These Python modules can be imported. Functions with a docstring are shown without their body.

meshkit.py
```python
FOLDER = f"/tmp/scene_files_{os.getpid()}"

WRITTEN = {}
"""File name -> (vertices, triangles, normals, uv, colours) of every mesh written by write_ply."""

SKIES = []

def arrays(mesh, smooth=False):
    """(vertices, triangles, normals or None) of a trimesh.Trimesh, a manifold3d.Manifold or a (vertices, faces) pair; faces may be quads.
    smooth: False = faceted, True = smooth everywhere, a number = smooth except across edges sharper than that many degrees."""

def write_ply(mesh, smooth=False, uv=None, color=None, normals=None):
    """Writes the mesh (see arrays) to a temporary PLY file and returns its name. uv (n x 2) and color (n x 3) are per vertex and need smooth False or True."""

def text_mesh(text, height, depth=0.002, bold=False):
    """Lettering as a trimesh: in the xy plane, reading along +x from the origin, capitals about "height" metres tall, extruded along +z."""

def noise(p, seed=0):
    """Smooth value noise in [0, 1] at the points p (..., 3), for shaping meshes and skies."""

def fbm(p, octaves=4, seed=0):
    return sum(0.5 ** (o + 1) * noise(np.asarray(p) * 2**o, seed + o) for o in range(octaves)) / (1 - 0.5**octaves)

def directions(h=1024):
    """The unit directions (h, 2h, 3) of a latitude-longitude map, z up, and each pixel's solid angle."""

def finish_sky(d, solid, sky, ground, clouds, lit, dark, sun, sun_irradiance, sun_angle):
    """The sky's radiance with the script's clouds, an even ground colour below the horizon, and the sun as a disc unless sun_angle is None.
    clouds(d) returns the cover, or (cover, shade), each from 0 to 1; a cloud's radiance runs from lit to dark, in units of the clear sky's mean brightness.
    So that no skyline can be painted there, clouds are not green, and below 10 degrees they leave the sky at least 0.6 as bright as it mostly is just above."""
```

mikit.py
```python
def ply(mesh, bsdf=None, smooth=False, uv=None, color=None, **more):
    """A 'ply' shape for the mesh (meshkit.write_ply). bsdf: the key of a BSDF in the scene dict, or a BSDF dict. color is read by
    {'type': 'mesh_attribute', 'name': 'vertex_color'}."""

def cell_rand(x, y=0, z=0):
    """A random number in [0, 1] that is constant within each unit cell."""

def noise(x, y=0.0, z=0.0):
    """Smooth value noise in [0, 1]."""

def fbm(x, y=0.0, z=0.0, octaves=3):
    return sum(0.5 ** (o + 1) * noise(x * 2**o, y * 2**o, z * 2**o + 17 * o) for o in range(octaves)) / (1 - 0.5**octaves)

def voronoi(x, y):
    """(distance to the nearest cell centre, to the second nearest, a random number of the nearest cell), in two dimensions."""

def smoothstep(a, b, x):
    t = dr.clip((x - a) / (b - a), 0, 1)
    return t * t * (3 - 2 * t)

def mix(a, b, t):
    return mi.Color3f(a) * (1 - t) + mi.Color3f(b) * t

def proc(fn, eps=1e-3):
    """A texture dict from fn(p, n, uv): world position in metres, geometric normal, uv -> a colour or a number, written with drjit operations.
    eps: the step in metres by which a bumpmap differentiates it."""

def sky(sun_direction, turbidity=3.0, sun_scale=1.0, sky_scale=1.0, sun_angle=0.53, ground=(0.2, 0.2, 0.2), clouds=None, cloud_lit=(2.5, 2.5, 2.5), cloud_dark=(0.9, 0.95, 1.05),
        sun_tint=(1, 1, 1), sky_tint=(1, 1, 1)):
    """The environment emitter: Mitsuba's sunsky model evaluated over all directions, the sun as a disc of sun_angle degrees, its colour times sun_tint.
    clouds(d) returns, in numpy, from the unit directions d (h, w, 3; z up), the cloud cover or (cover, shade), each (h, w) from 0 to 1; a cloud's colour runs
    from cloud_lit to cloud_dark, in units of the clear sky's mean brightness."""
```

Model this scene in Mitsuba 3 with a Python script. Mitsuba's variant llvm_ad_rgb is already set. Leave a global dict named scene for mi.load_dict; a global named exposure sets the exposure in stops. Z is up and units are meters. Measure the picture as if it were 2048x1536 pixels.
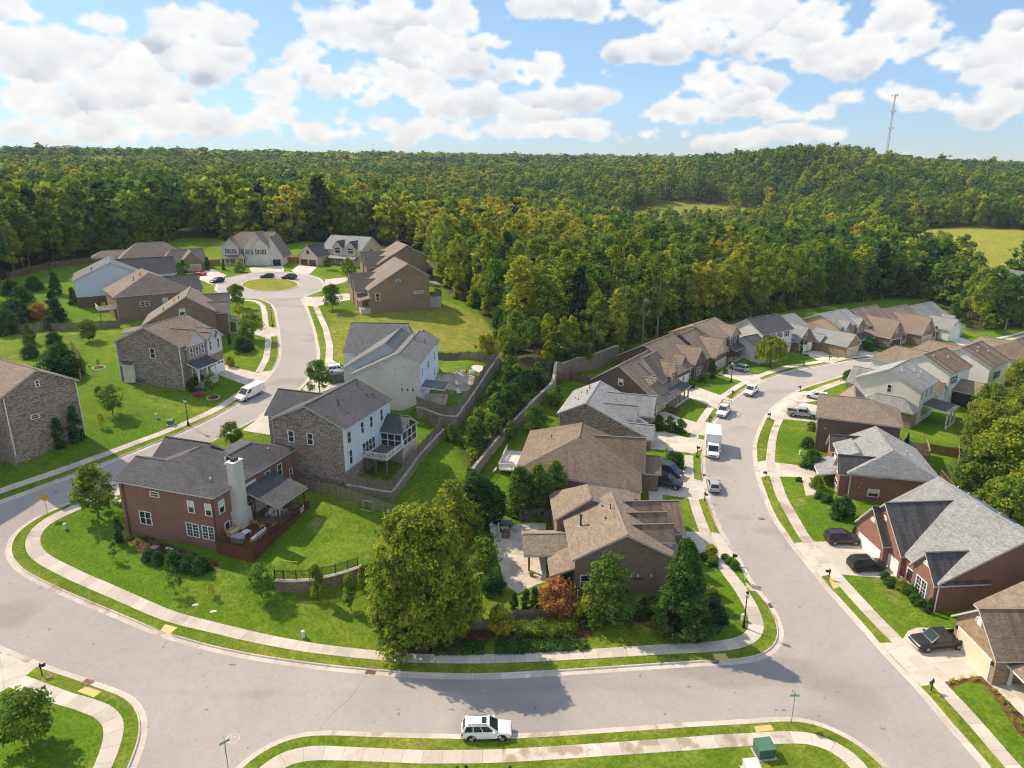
import math, random
import numpy as np
import shapely, trimesh, manifold3d
from shapely.geometry import Polygon, LineString, Point, MultiPolygon, box as sbox
from shapely import affinity
from shapely.ops import unary_union
from scipy.interpolate import RBFInterpolator, RegularGridInterpolator
from scipy.ndimage import gaussian_filter, gaussian_filter1d
import drjit as dr
import mitsuba as mi
import mikit, meshkit
from mikit import proc, noise, fbm, cell_rand, smoothstep, mix
T = mi.ScalarTransform4f
scene, labels = {}, {}

# ------------------------------------------------------------------ camera, sky, sun, exposure
PITCH = math.radians(17.0)
scene['camera'] = {'type': 'perspective', 'fov': 2 * math.degrees(math.atan(1024 / 1420)), 'fov_axis': 'x', 'near_clip': 1.0, 'far_clip': 9000.0,
                   'to_world': T().look_at(origin=[0, 0, 50], target=[0, math.cos(PITCH), 50 - math.sin(PITCH)], up=[0, 0, 1])}
SUN = np.array([-.825 * .72, .565 * .72, .695])
exposure = 1.95


# fair-weather cumulus: azimuth, elevation, half width and half height in degrees of the larger clouds of that day
CLOUDS = ((-32.2, 9.3, 1.9, 1.3), (-27.7, 8.8, 1.4, 0.6), (-21.9, 8.8, 3.5, 2.5), (-21.3, 7.0, 3.2, 2.0), (-30.6, 6.5, 4.0, 2.3), (-32.3, 3.9, 3.6, 2.0), (-26.9, 4.8, 4.7, 2.5), (-24.7, 2.8, 7.2, 1.7), (-31.0, 2.1, 4.3, 1.2), (-18.9, 3.5, 3.7, 2.0), (-16.9, 5.3, 2.2, 1.6), (-11.7, 9.3, 4.0, 2.8), (-8.1, 10.4, 7.1, 2.2), (-5.7, 7.8, 4.6, 2.2), (-9.8, 5.9, 5.9, 2.1), (-4.7, 4.6, 4.2, 1.6), (-12.9, 2.5, 5.3, 1.3), (-2.2, 9.0, 2.2, 0.8), (-6.6, 2.6, 5.2, 1.2), (-14.7, 7.0, 1.9, 2.0), (5.3, 10.8, 5.4, 1.2), (2.3, 6.7, 4.0, 1.4), (4.3, 5.2, 4.2, 1.4), (1.4, 3.9, 2.4, 0.9), (2.1, 2.5, 4.0, 1.1), (5.5, 2.7, 2.8, 1.0), (10.1, 7.9, 3.3, 1.4), (13.2, 9.2, 5.7, 2.1), (16.2, 10.1, 4.0, 1.6), (19.0, 7.9, 2.8, 1.6), (23.6, 7.2, 5.3, 1.7), (26.0, 9.1, 4.1, 1.5), (21.5, 8.9, 3.1, 1.6), (14.5, 5.5, 4.9, 1.5), (13.2, 3.8, 3.6, 1.0), (16.3, 4.4, 2.9, 1.0), (19.8, 3.7, 3.5, 1.0), (21.0, 2.1, 3.8, 0.9), (16.9, 1.9, 3.3, 0.8), (10.4, 2.6, 2.7, 0.8), (26.7, 4.3, 2.5, 0.9), (23.9, 4.7, 1.6, 0.6), (31.8, 3.6, 2.9, 1.5), (31.7, 7.0, 2.9, 1.8), (32.4, 5.5, 2.5, 1.6), (29.5, 6.6, 1.8, 0.9), (28.2, 3.8, 1.5, 0.6), (27.3, 8.0, 1.8, 1.0), (32.6, 8.6, 1.1, 0.8))


def _cum(d):
    az = np.degrees(np.arctan2(d[..., 0], d[..., 1]))
    el = np.degrees(np.arcsin(np.clip(d[..., 2], -1, 1)))

    def nz(f, o, seed, sq=1.0):
        return meshkit.fbm(d * np.array([f, f, f * sq]) + seed * 1.7, o, seed)
    w1, w2 = nz(22, 3, 5) - .5, nz(22, 3, 9) - .5
    bil = nz(26, 5, 21, 1.25)
    fine = nz(85, 3, 33, 1.2)
    ax, ey = az + w1 * 3.2, el + w2 * 1.6
    dens = np.full(az.shape, -1.0)
    base = np.zeros(az.shape)
    for a, e, rx, ry in CLOUDS:
        x, y = (ax - a) / rx, (ey - e) / ry
        g = 1.0 - x * x - np.where(y < 0, (1.25 * y) ** 2, y * y)
        m = g > dens
        base = np.where(m, np.clip(-y * .8 + .15, -1, 1), base)
        dens = np.maximum(dens, g)
    # the rest of the sky: the same kind of clouds from noise alone
    r = np.hypot(d[..., 0], d[..., 1]) / np.maximum(d[..., 2], .05)
    q = np.stack([d[..., 0] / np.maximum(d[..., 2], .05), d[..., 1] / np.maximum(d[..., 2], .05), 0 * r], -1)
    wild = (meshkit.fbm(q * 1.6 + 3, 4, 61) - .53) * 9
    infr = np.clip((41 - np.abs(az)) / 4, 0, 1) * np.clip((13.5 - el) / 2, 0, 1)
    dens = np.where(infr > 0, np.maximum(dens - (1 - infr) * .5, wild * (1 - infr) - infr * 9), wild)
    low = np.exp(-np.maximum(el, 0) / 1.5)
    dens = np.maximum(dens, -1 + 1.5 * low * (.4 + nz(40, 3, 71, 2.0)))
    t = dens * .62 + (bil - .5) * 2.1 + (fine - .5) * .55
    cover = np.clip((t - .0) / .34, 0, 1)
    cover = cover * cover * (3 - 2 * cover)
    shade = np.clip(.26 + .52 * base * np.clip(t, 0, 1) + 2.2 * (bil - .54) * np.clip(base + .35, 0, 1) + .5 * (.5 - fine) * .6, 0, 1)
    veil = .10 + .22 * np.exp(-np.maximum(el, 0) / 2.0)
    return np.maximum(cover, veil), np.clip(shade, 0, 1) * cover


scene['sky'] = mikit.sky(SUN.tolist(), turbidity=3, clouds=_cum, cloud_lit=(3.0, 2.98, 2.95), cloud_dark=(1.45, 1.6, 1.9), sky_tint=(.82, 1.02, 1.14))


# ------------------------------------------------------------------ the site plan: heights and outlines in metres
D = {
    'ctrl': ((-57.4, 68.2, 0.9), (-65.2, 81.9, 2.4), (-58, 74.5, 1.3), (-49.8, 69.5, 0.6), (-39.1, 64.9, 0.1), (-27, 61.1, 0), (-1.2, 57.5, 0), (18.8, 58.9, 0), (32.2, 61.1, 0), (36.4, 54.3, 0), (43.8, 51.3, 0), (-48.7, 55.5, 0.6), (-44.2, 49, 0.6), (-34.6, 51.1, 0.2), (-14.1, 49.5, 0.1), (12, 49.5, 0.1), (-55.2, 165.8, 14.6), (-43.3, 141.9, 11.8), (-42.1, 122.2, 9.6), (-44.8, 114.3, 8.6), (-51.4, 109.2, 7.4), (-55.8, 101.2, 6.4), (-64.1, 95.2, 5), (-70.8, 88.5, 4), (35.6, 69.2, 0.2), (33.9, 78.7, 0.7), (32.3, 90.3, 1.5), (33.7, 100.3, 2.2), (37.9, 114.8, 2.9), (44.7, 131.3, 3.5), (53.1, 144.9, 3.8), (70.6, 161.7, 3.4), (94.4, 178.6, 2.6), (124, 195.4, 1.8), (153.3, 209.2, 1.2), (48.1, 70.3, 0.7), (48.1, 90.9, 2), (50.9, 108.3, 2.9), (60.5, 131.6, 3.4), (78.5, 118.2, 1.5), (69.8, 92.2, 0.5), (90.6, 158.9, 2.4), (49.9, 60.8, 0.3), (13.9, 72.4, 1.3), (19.6, 69.3, 0.8), (7.1, 68.5, 0.7), (31.6, 114, 3.2), (29.3, 127.9, 3.7), (-0.3, 80.8, 1.6), (-1.9, 102.2, 3), (7, 123, 4.5), (18.3, 150.2, 5), (42.4, 153.5, 4), (67.6, 173.1, 3.4), (101, 192.2, 2.6), (-45.8, 79.7, 3), (-36.2, 77.1, 3.1), (-55.3, 82.8, 2.6), (-36.5, 72, 1.6), (-46.8, 74.9, 1.7), (-23.3, 86.4, 3.6), (-25.4, 79.1, 3.3), (-23.8, 72.8, 1.7), (-18.2, 68.5, 0.7), (-28.2, 95.2, 5), (-17.5, 92.4, 3.6), (-12.7, 82.3, 2.2), (-23.9, 92.7, 6.2), (-18.4, 94.2, 5.9), (-14.1, 106.7, 6.2), (-14.3, 100.9, 3.6), (-9.2, 106.2, 3.8), (-10.6, 113.5, 6.2), (-6.5, 116.6, 5), (-17, 118, 9.6), (-12.1, 132.9, 10.2), (-6.4, 137, 10), (-6.1, 128.6, 7.5), (-1.4, 133.2, 7), (-25.3, 156.3, 12.6), (-39.8, 171.6, 14), (-12, 178.3, 12.6), (-32.1, 184.5, 15.3), (-23.1, 186.1, 15), (-70.3, 205.6, 17.2), (-83.1, 201.2, 17.2), (-56.6, 209, 17.4), (-88.6, 241.3, 18.3), (-60.8, 245.5, 18.6), (-77.7, 228.4, 17.6), (-64.6, 129.5, 11.2), (-75.2, 129.8, 11.6), (-59.2, 128.9, 10.4), (-64, 110.3, 9.2), (-73.1, 99.9, 8.6), (-69.1, 106.6, 8.4), (-73.8, 99.3, 6.8), (-94.4, 149.2, 13.2), (-114.8, 165.8, 14), (-100.8, 170.6, 14.2), (-68.2, 165.9, 15.2), (-94, 188, 16), (-114.5, 184, 15.4), (-142.6, 209.9, 18), (-152.2, 249.1, 19), (-133.1, 249.1, 19), (-279.7, 315, 22), (-205.8, 315, 21), (-142.4, 315, 23), (-85.4, 315, 21), (-36.8, 315, 17), (0, 315, 14), (47.7, 315, 10), (100.6, 315, 7), (163.9, 315, 4), (216.3, 315, 4), (290.7, 315, 3), (-373, 420, 26), (-260.3, 420, 26), (-147.6, 420, 25), (-34.9, 420, 14), (35.5, 420, 8), (105.9, 420, 3), (176.3, 420, 4), (269.3, 420, 10), (387.6, 420, 8), (-466.2, 525, 30), (-325.4, 525, 30), (-184.5, 525, 27), (-43.7, 525, 14), (44.4, 525, 6), (97.2, 525, -1), (132.4, 525, -2), (167.6, 525, 0), (220.4, 525, 8), (290.8, 525, 12), (336.6, 525, 15), (484.5, 525, 10), (116.6, 630, 9), (158.9, 630, 10), (192.7, 630, 11), (125.4, 677.2, 20), (170.8, 677.2, 21), (207.1, 677.2, 22), (-708.6, 798, 40), (-494.5, 798, 40), (-280.5, 798, 34), (-66.4, 798, 22), (67.4, 798, 26), (201.2, 798, 34), (254.8, 798, 46), (308.3, 798, 58), (361.8, 798, 54), (404.6, 798, 46), (468.8, 798, 28), (629.4, 798, 20), (-1025.6, 1155, 52), (-715.8, 1155, 52), (-405.9, 1155, 45), (-96.1, 1155, 36), (213.8, 1155, 36), (446.2, 1155, 44), (601.1, 1155, 44), (756.1, 1155, 28), (988.5, 1155, 22), (-1678.3, 1890, 68), (-1171.3, 1890, 66), (-917.7, 1890, 62), (-410.7, 1890, 57), (-30.4, 1890, 54), (349.9, 1890, 46), (856.9, 1890, 40), (1298, 1890, 34), (1617.5, 1890, 32), (-2983.7, 3360, 60), (-1631.5, 3360, 55), (-54.1, 3360, 50), (1523.4, 3360, 34), (2875.5, 3360, 30), (-140, 60, 3), (-140, 20, 1), (150, 20, 0), (0, 10, 0), (-60, 20, 0.2), (60, 20, 0), (150, 90, 1), (200, 200, 1), (-160, 140, 14), (-200, 220, 20), (0, -60, 0), (-200, -60, 0), (200, -60, 0), (45, 190, 6), (70, 230, 7), (20, 190, 9), (0, 210, 12), (110, 240, 5), (-20, 240, 16)),
    'walls': {
        'yard_stone': (((-28.5, 73.1), (-26.5, 72.92), (-23.89, 73.04), (-21.58, 73.77), (-19.62, 75.19), (-17.75, 76.52)), 1.1, 9),
        'c2': (((-23.6, 92.48), (-20.3, 92.29), (-17.1, 92.22), (-15.09, 101.65), (-11.43, 111.31)), 1, 9),
        'c1': (((-16.26, 114.87), (-12.77, 114.04), (-9.6, 113.73), (-7.66, 122.18), (-5.73, 131.3), (-2.86, 144.63)), 1.9, 12),
        'gully': (((-6.15, 101.24), (-4.02, 107.82), (-1.22, 115.46), (3.39, 126.39), (8.24, 137.67), (9.25, 142.7)), 1.5, 12),
        'hill': (((9.21, 142.11), (10.54, 146.3), (17.05, 154.2), (25.42, 162.89)), 3, 16),
    },
    'road': ((-78.97, 85.04), (-72.28, 91.03), (-69.15, 94), (-68.04, 95.2), (-61.66, 101.36), (-59.17, 104.23), (-55.37, 109.12), (-51.6, 115.3), (-49.2, 120.68), (-48.31, 126.01), (-47.85, 131.85), (-47.88, 136.92), (-48.79, 143.21), (-50.94, 150.29), (-53.66, 158.48), (-56.25, 165.78), (-59.78, 175.53), (-62.83, 182.35), (-66.81, 186.51), (-73.36, 188.15), (-80.75, 194.09), (-83.86, 198.46), (-87.48, 209.45), (-87.39, 216.13), (-82.92, 227.37), (-78.77, 230.33), (-71.98, 228.2), (-64.2, 223.22), (-58.18, 216.22), (-54.17, 206.16), (-53.19, 198.21), (-55.76, 190.67), (-55.64, 187.31), (-52.35, 179.96), (-48.41, 169.3), (-44.98, 159.68), (-41.21, 147.88), (-39.97, 143.33), (-39.03, 137.58), (-38.89, 129.83), (-39.43, 125.92), (-39.91, 123.33), (-42, 119.7), (-43.74, 114.16), (-49.34, 106.21), (-55.07, 100.34), (-58.84, 96.41), (-61.58, 92.16), (-63.93, 89.7), (-65.11, 88.05), (-65.91, 86.45), (-66.09, 84.69), (-65.55, 82.8), (-64.51, 81.16), (-63.23, 79.65), (-60.45, 77.63), (-56.64, 75.63), (-52.63, 73.64), (-50.14, 72.48), (-46.01, 70.56), (-42.28, 68.81), (-39.61, 67.55), (-37.73, 66.85), (-35.44, 66), (-32.28, 64.91), (-27.16, 63.62), (-22.96, 62.84), (-18.84, 62.11), (-14.15, 61.51), (-9.7, 61.01), (-5.07, 60.88), (-1.23, 60.96), (7.81, 61.61), (17.06, 62.54), (21.11, 62.99), (23.08, 63.03), (25.91, 63.63), (27.46, 64.44), (28.81, 65.82), (29.65, 67.4), (30.06, 69.38), (30.16, 71.98), (29.66, 74.62), (29.25, 76.39), (29.13, 79.85), (29.18, 83.55), (28.89, 85.79), (28.65, 88.14), (28.82, 92.22), (29.23, 97.18), (30.06, 102.61), (30.88, 106.81), (32.03, 111.76), (34.86, 120.5), (38.22, 127.64), (43.51, 137.49), (49.92, 146.66), (53.89, 151.56), (58.99, 156.58), (63.88, 161.14), (69.91, 165.35), (79.68, 171.1), (84.49, 173.97), (92.34, 177.83), (104.03, 182.94), (123.53, 192.06), (133.2, 196.28), (155.13, 210.06), (186.43, 224.65), (178.29, 214.13), (149.29, 199.05), (118.64, 183.86), (99.23, 173.83), (83.61, 163.94), (75.66, 157.96), (66.08, 150.37), (61.74, 146.32), (57.23, 140.87), (53.43, 136.05), (49.76, 130.36), (45.53, 121.99), (43.04, 116.32), (41.01, 109.6), (39.81, 104.2), (39.2, 100.9), (38.39, 95.58), (37.95, 91.16), (38.12, 87.69), (38.14, 85.15), (38.83, 77.66), (39.05, 75.24), (39.64, 70.53), (40.17, 65.72), (40.35, 63.41), (41.04, 59.35), (41.3, 53.87), (41.73, 49.32), (41.58, 46.08), (32.36, 40.81), (32.61, 47.09), (32.35, 49.26), (31.59, 51.52), (30.36, 52.8), (29.03, 54.01), (27.85, 54.56), (26.27, 54.74), (24.06, 54.48), (22.89, 54.35), (16.33, 53.8), (10.42, 53.2), (3.48, 52.65), (-1.09, 52.38), (-4.51, 52.38), (-12.52, 52.56), (-16.6, 52.81), (-18.89, 52.82), (-20.66, 52.3), (-21.85, 51.33), (-23.05, 50.04), (-23.81, 48.54), (-24.14, 45.07), (-33.85, 42.26), (-32.75, 46.39), (-33.35, 49.15), (-33.8, 51.77), (-34.48, 53.67), (-35.45, 55.23), (-36.77, 56.71), (-38.26, 57.7), (-40.54, 58.48), (-43.84, 59.73), (-47.65, 61.01), (-54.46, 63.89), (-59.67, 65.98), (-69.18, 69.12)),
    'island': ((-62.14, 205.57), (-61.8, 203.64), (-61.87, 201.84), (-62.36, 200.26), (-63.23, 198.94), (-64.41, 197.94), (-65.87, 197.3), (-67.53, 197.06), (-69.32, 197.21), (-71.16, 197.76), (-72.97, 198.69), (-74.65, 199.95), (-76.15, 201.52), (-77.4, 203.34), (-78.32, 205.36), (-78.88, 207.48), (-79.02, 209.58), (-78.73, 211.52), (-77.98, 213.19), (-76.82, 214.47), (-75.3, 215.26), (-73.49, 215.52), (-71.5, 215.21), (-69.45, 214.39), (-67.46, 213.12), (-65.65, 211.48), (-64.11, 209.6), (-62.92, 207.59)),
    'side': {
        'center': (((-61.38, 91.4), (-62.82, 89.69), (-63.89, 88.53), (-64.49, 87.35), (-64.86, 85.89), (-64.61, 84.27), (-63.71, 82.4), (-62.71, 81.05), (-60.81, 79.58), (-58.03, 77.95), (-54.5, 76.05), (-50.59, 74.18), (-46.94, 72.36), (-43.07, 70.45), (-39.1, 68.66), (-37.42, 68.03), (-34.56, 67.21), (-31.45, 66.29), (-27.69, 65.2), (-22.62, 64.07), (-17.1, 63.19), (-11.72, 62.52), (-6.47, 62.32), (-1.25, 62.4), (2.15, 62.53), (7.93, 62.85), (15.97, 63.62), (21.25, 64.11), (22.81, 64.31), (24.93, 64.76), (26.52, 65.51), (27.68, 66.68), (28.35, 67.86), (28.82, 69.77), (29.06, 72.78), (28.93, 75.38), (28.22, 76.86), (27.83, 79.58), (27.54, 83.38), (27.53, 87.87), (27.56, 91.52), (28.06, 97.32), (28.88, 102.93), (29.36, 105.59), (30.74, 111.73)), ((-60.07, 90.66), (-60.9, 89.36), (-62.08, 88.39), (-62.85, 87.11), (-63.11, 85.76), (-62.65, 84.15), (-61.88, 82.76), (-60.63, 81.59), (-58.27, 79.94), (-55.43, 78.55), (-51.35, 76.36), (-48.2, 74.81), (-44.19, 72.78), (-38.51, 69.92), (-35.25, 68.93), (-28.22, 66.8), (-23.04, 65.61), (-20.19, 65.04), (-16.74, 64.53), (-14.65, 64.24), (-10.45, 63.63), (-4.45, 63.58), (-0.64, 63.65), (6.74, 64.28), (14.89, 64.96), (21.83, 65.67), (23.98, 66.14), (25.79, 67.02), (26.79, 68.23), (27.2, 69.71), (27.23, 72.23), (26.73, 75.58), (26.4, 78.13), (26.23, 80.49), (26.02, 83.91), (25.86, 87.83), (26.33, 93.28), (26.65, 97.76), (27.37, 102.92), (27.9, 105.58), (29.56, 112.87))),
        'right_left': (((30.74, 111.73), (33.21, 118.63), (36.18, 126.04), (42.06, 137.44), (45.57, 142.51), (50.24, 148.78), (58.56, 157.69), (67.09, 164.95), (76.76, 170.72), (86.72, 176.08), (96.84, 180.87), (112.48, 187.55), (131.52, 196.1), (159.51, 213.77)), ((29.56, 112.87), (32.23, 120.15), (35.47, 127.76), (39.94, 136.75), (43.86, 142.44), (47.28, 146.9), (51.84, 152.86), (56.88, 157.88), (67.49, 167.67), (77.73, 173.06), (87.61, 178.03), (97.88, 182.96), (113.68, 189.71), (132.94, 198.4), (161.21, 216.22))),
        'right_right': (((82.18, 160.9), (75.44, 156.4), (70.11, 151.98), (63.4, 145.85), (58.22, 139.07), (53.31, 132.91), (50.78, 128.82), (47.64, 122.52), (45.13, 116.77), (42.33, 109.78), (41.34, 104.69), (39.87, 97.92), (39.64, 93.27), (39.32, 88.15), (39.33, 84.41), (39.69, 78.68), (40.25, 75.21), (40.84, 69.42), (41.38, 65.44), (42.21, 59.19), (42.62, 54.9), (42.81, 49.31), (43, 47.55)), ((82.45, 158.97), (75.61, 154.2), (70.34, 149.89), (63.89, 143.58), (58.9, 137.6), (54.82, 132.69), (52.24, 128.86), (49.3, 123.29), (46.94, 117.91), (43.79, 109.19), (42.74, 104.32), (41.51, 96.82), (41.03, 91.58), (40.71, 86.75), (40.9, 83.68), (41.46, 78.41), (41.8, 73.7), (42.45, 68.67), (42.98, 65.8), (43.61, 59.72), (44.07, 54.57), (44.23, 49.3), (44.26, 47.54))),
        'south': (((-22.49, 48.44), (-21.91, 49.28), (-21.03, 50.59), (-19.62, 51.37), (-18.19, 51.59), (-14.32, 51.41), (-9.48, 51.14), (-3.53, 51.12), (-0.54, 51.24), (2.29, 51.45), (10.24, 52.03), (16.04, 52.6), (19.13, 52.99), (22.51, 53.2), (24.24, 53.39), (26.56, 53.4), (28.14, 52.98), (29.55, 51.98), (30.53, 50.68), (31.01, 49.37), (31.13, 48.37)), ((-20.12, 48.43), (-19.65, 49.28), (-18.62, 49.92), (-16.45, 50.02), (-12.01, 49.8), (-6.51, 49.57), (-1.05, 49.75), (4.45, 50.1), (10.02, 50.56), (16.83, 51.17), (21.92, 51.67), (23.84, 51.86), (26.4, 52.04), (28.06, 51.47), (29.17, 50.13), (29.35, 49.16), (29.3, 48.11))),
        'corner': (((-49.48, 60.29), (-45.72, 58.87), (-42.66, 57.71), (-40.95, 57.28), (-38.5, 56.33), (-36.92, 55.06), (-35.9, 53.64), (-35.11, 51.27), (-34.62, 49.12), (-34.45, 47.6)), ((-50.11, 58.61), (-45.48, 56.92), (-41.73, 55.7), (-39.32, 54.8), (-38, 53.76), (-37.03, 52.09), (-36.47, 50.27), (-36.24, 49.07), (-35.9, 47.57))),
        'north': (((-74.49, 91.22), (-73.09, 92.31), (-70.78, 94.34), (-68.61, 96.21), (-65.99, 98.81), (-62.3, 102.67), (-57.82, 107.69), (-54.7, 112.43), (-51.94, 116.17), (-49.71, 122.11), (-49.02, 125.12)), ((-75.07, 92.12), (-73.65, 93.21), (-71.37, 95.34), (-69.18, 97.23), (-66.51, 99.78), (-62.78, 103.65), (-59.04, 108.25), (-55.8, 112.46), (-52.18, 119.57), (-50.91, 124.2), (-50.27, 127.11))),
        'north_west': (((-49.21, 134.55), (-50.33, 142.82), (-53.1, 152.67), (-56.53, 161.8), (-60.78, 173.97), (-63.89, 181.22), (-67.35, 185.38), (-70.76, 186.45)), ((-50.67, 134.51), (-51.41, 141.34), (-53.76, 150.98), (-57.75, 161.63), (-63.93, 178.62), (-66.49, 183.23), (-68.86, 184.8), (-70.83, 184.79))),
        'north_east': (((-38.54, 122.65), (-37.98, 127.46), (-37.95, 134.86), (-38.43, 141.28), (-40.73, 151.17), (-44.01, 161.78), (-51.24, 180.61)), ((-37.17, 121.98), (-36.44, 126.95), (-36.33, 134.31), (-36.99, 141.3), (-38.73, 149.64), (-43.06, 163.14), (-50.24, 181.73))),
    },
    'drive': {
        'L2': ((-58.93, 134.26), (-58.13, 137.89), (-50.02, 134.03), (-47.55, 135.88), (-47.69, 130.16), (-48.2, 125.13), (-49.36, 124.24), (-49.82, 128.27)),
        'C1': ((-38.77, 138.13), (-36.99, 141.3), (-32.98, 135.64), (-29.24, 121.7), (-35.13, 123.58), (-38.99, 126.35), (-38.76, 130.07)),
        'C2': ((-39.79, 122.91), (-38.36, 122.02), (-38.26, 118.43), (-40.38, 112.4), (-40.06, 109.47), (-44.74, 110.85), (-43.74, 114.16), (-41.88, 119.3)),
        'C3': ((-61.93, 91.5), (-61.58, 92.16), (-59.37, 95.13), (-58.69, 97), (-55.85, 93.31), (-57.33, 93.09), (-58.53, 92.2), (-59.38, 91.1), (-60.02, 90.45)),
        'L7': ((-86.85, 235.43), (-76.52, 238.36), (-72.55, 226.38), (-78.48, 229.42), (-82.6, 226.45)),
        'L8': ((-71.22, 229.99), (-71.39, 239.12), (-64.76, 236.18), (-63.64, 222.31), (-67.63, 224.22)),
        'L6': ((-98.42, 226.29), (-98.6, 232.66), (-89.1, 221.41), (-87.25, 211.88), (-86.96, 205.55), (-93.96, 213.63)),
        'L9': ((-56.21, 213.79), (-51.31, 218.15), (-48.79, 213.54), (-52.55, 204.29), (-53.97, 204.77)),
        'L10': ((-55.64, 187.31), (-53.09, 180.84), (-50.12, 181.26), (-47.82, 184.57), (-42.96, 188.88), (-44.67, 195.7), (-48.94, 193.82), (-51.94, 190.52), (-55.61, 190.11)),
        'L3': ((-63.83, 160.2), (-57.52, 161.28), (-54.87, 162.04), (-52.72, 155.76), (-54.23, 155.24), (-55.42, 154.77), (-58.67, 156.81)),
        'L4': ((-81.97, 194.73), (-73.16, 187.58), (-70.83, 184.79), (-73.33, 182.67), (-79.49, 186.72)),
        'R1': ((21.23, 88.19), (25.96, 87.96), (28.58, 87.89), (29.21, 83.43), (28.71, 82.38), (26.86, 82.09), (24.8, 83.04), (21.86, 84.71)),
        'R2': ((22.68, 109.39), (27.98, 105.93), (28.96, 103.25), (30.15, 102.93), (29.27, 97.63), (27.94, 97.17), (26.19, 97.75), (22.88, 98.61), (22.19, 95.91), (20.49, 95.58)),
        'R3': ((25.63, 123.71), (31.28, 119.2), (32.99, 118.84), (34.12, 118.67), (32.73, 114.56), (31.42, 113.11), (29.48, 113.26), (23.95, 114.55)),
        'R4': ((27.02, 129.72), (30.08, 131.86), (32.5, 128.62), (34.74, 126.71), (38.11, 126.88), (34.95, 120.51), (32.69, 121.31), (29.45, 124.19)),
        'R5': ((34.27, 144.01), (39.11, 149.07), (43.86, 142.44), (45.66, 140.3), (41.3, 133.94), (39.86, 136.46)),
        'R6': ((47.63, 157.65), (52.25, 163.93), (56.52, 157.84), (56.52, 154.03), (52.04, 149.24), (51.72, 152.49)),
        'R9': ((75.66, 179.48), (81.69, 182.65), (82.74, 178.23), (83.88, 174.33), (79.68, 171.1), (77.54, 172.59)),
        'R10': ((88.99, 181.96), (94.47, 187.72), (96.23, 185.11), (99.97, 182.33), (93.71, 178.5)),
        'R11': ((101.51, 186.99), (108.27, 190.48), (108.65, 186.54), (110.85, 185.84), (102.88, 182.29)),
        'R12': ((115.34, 196.58), (121.17, 200.07), (123.96, 194.19), (126.33, 193.43), (117.87, 189.77)),
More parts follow.
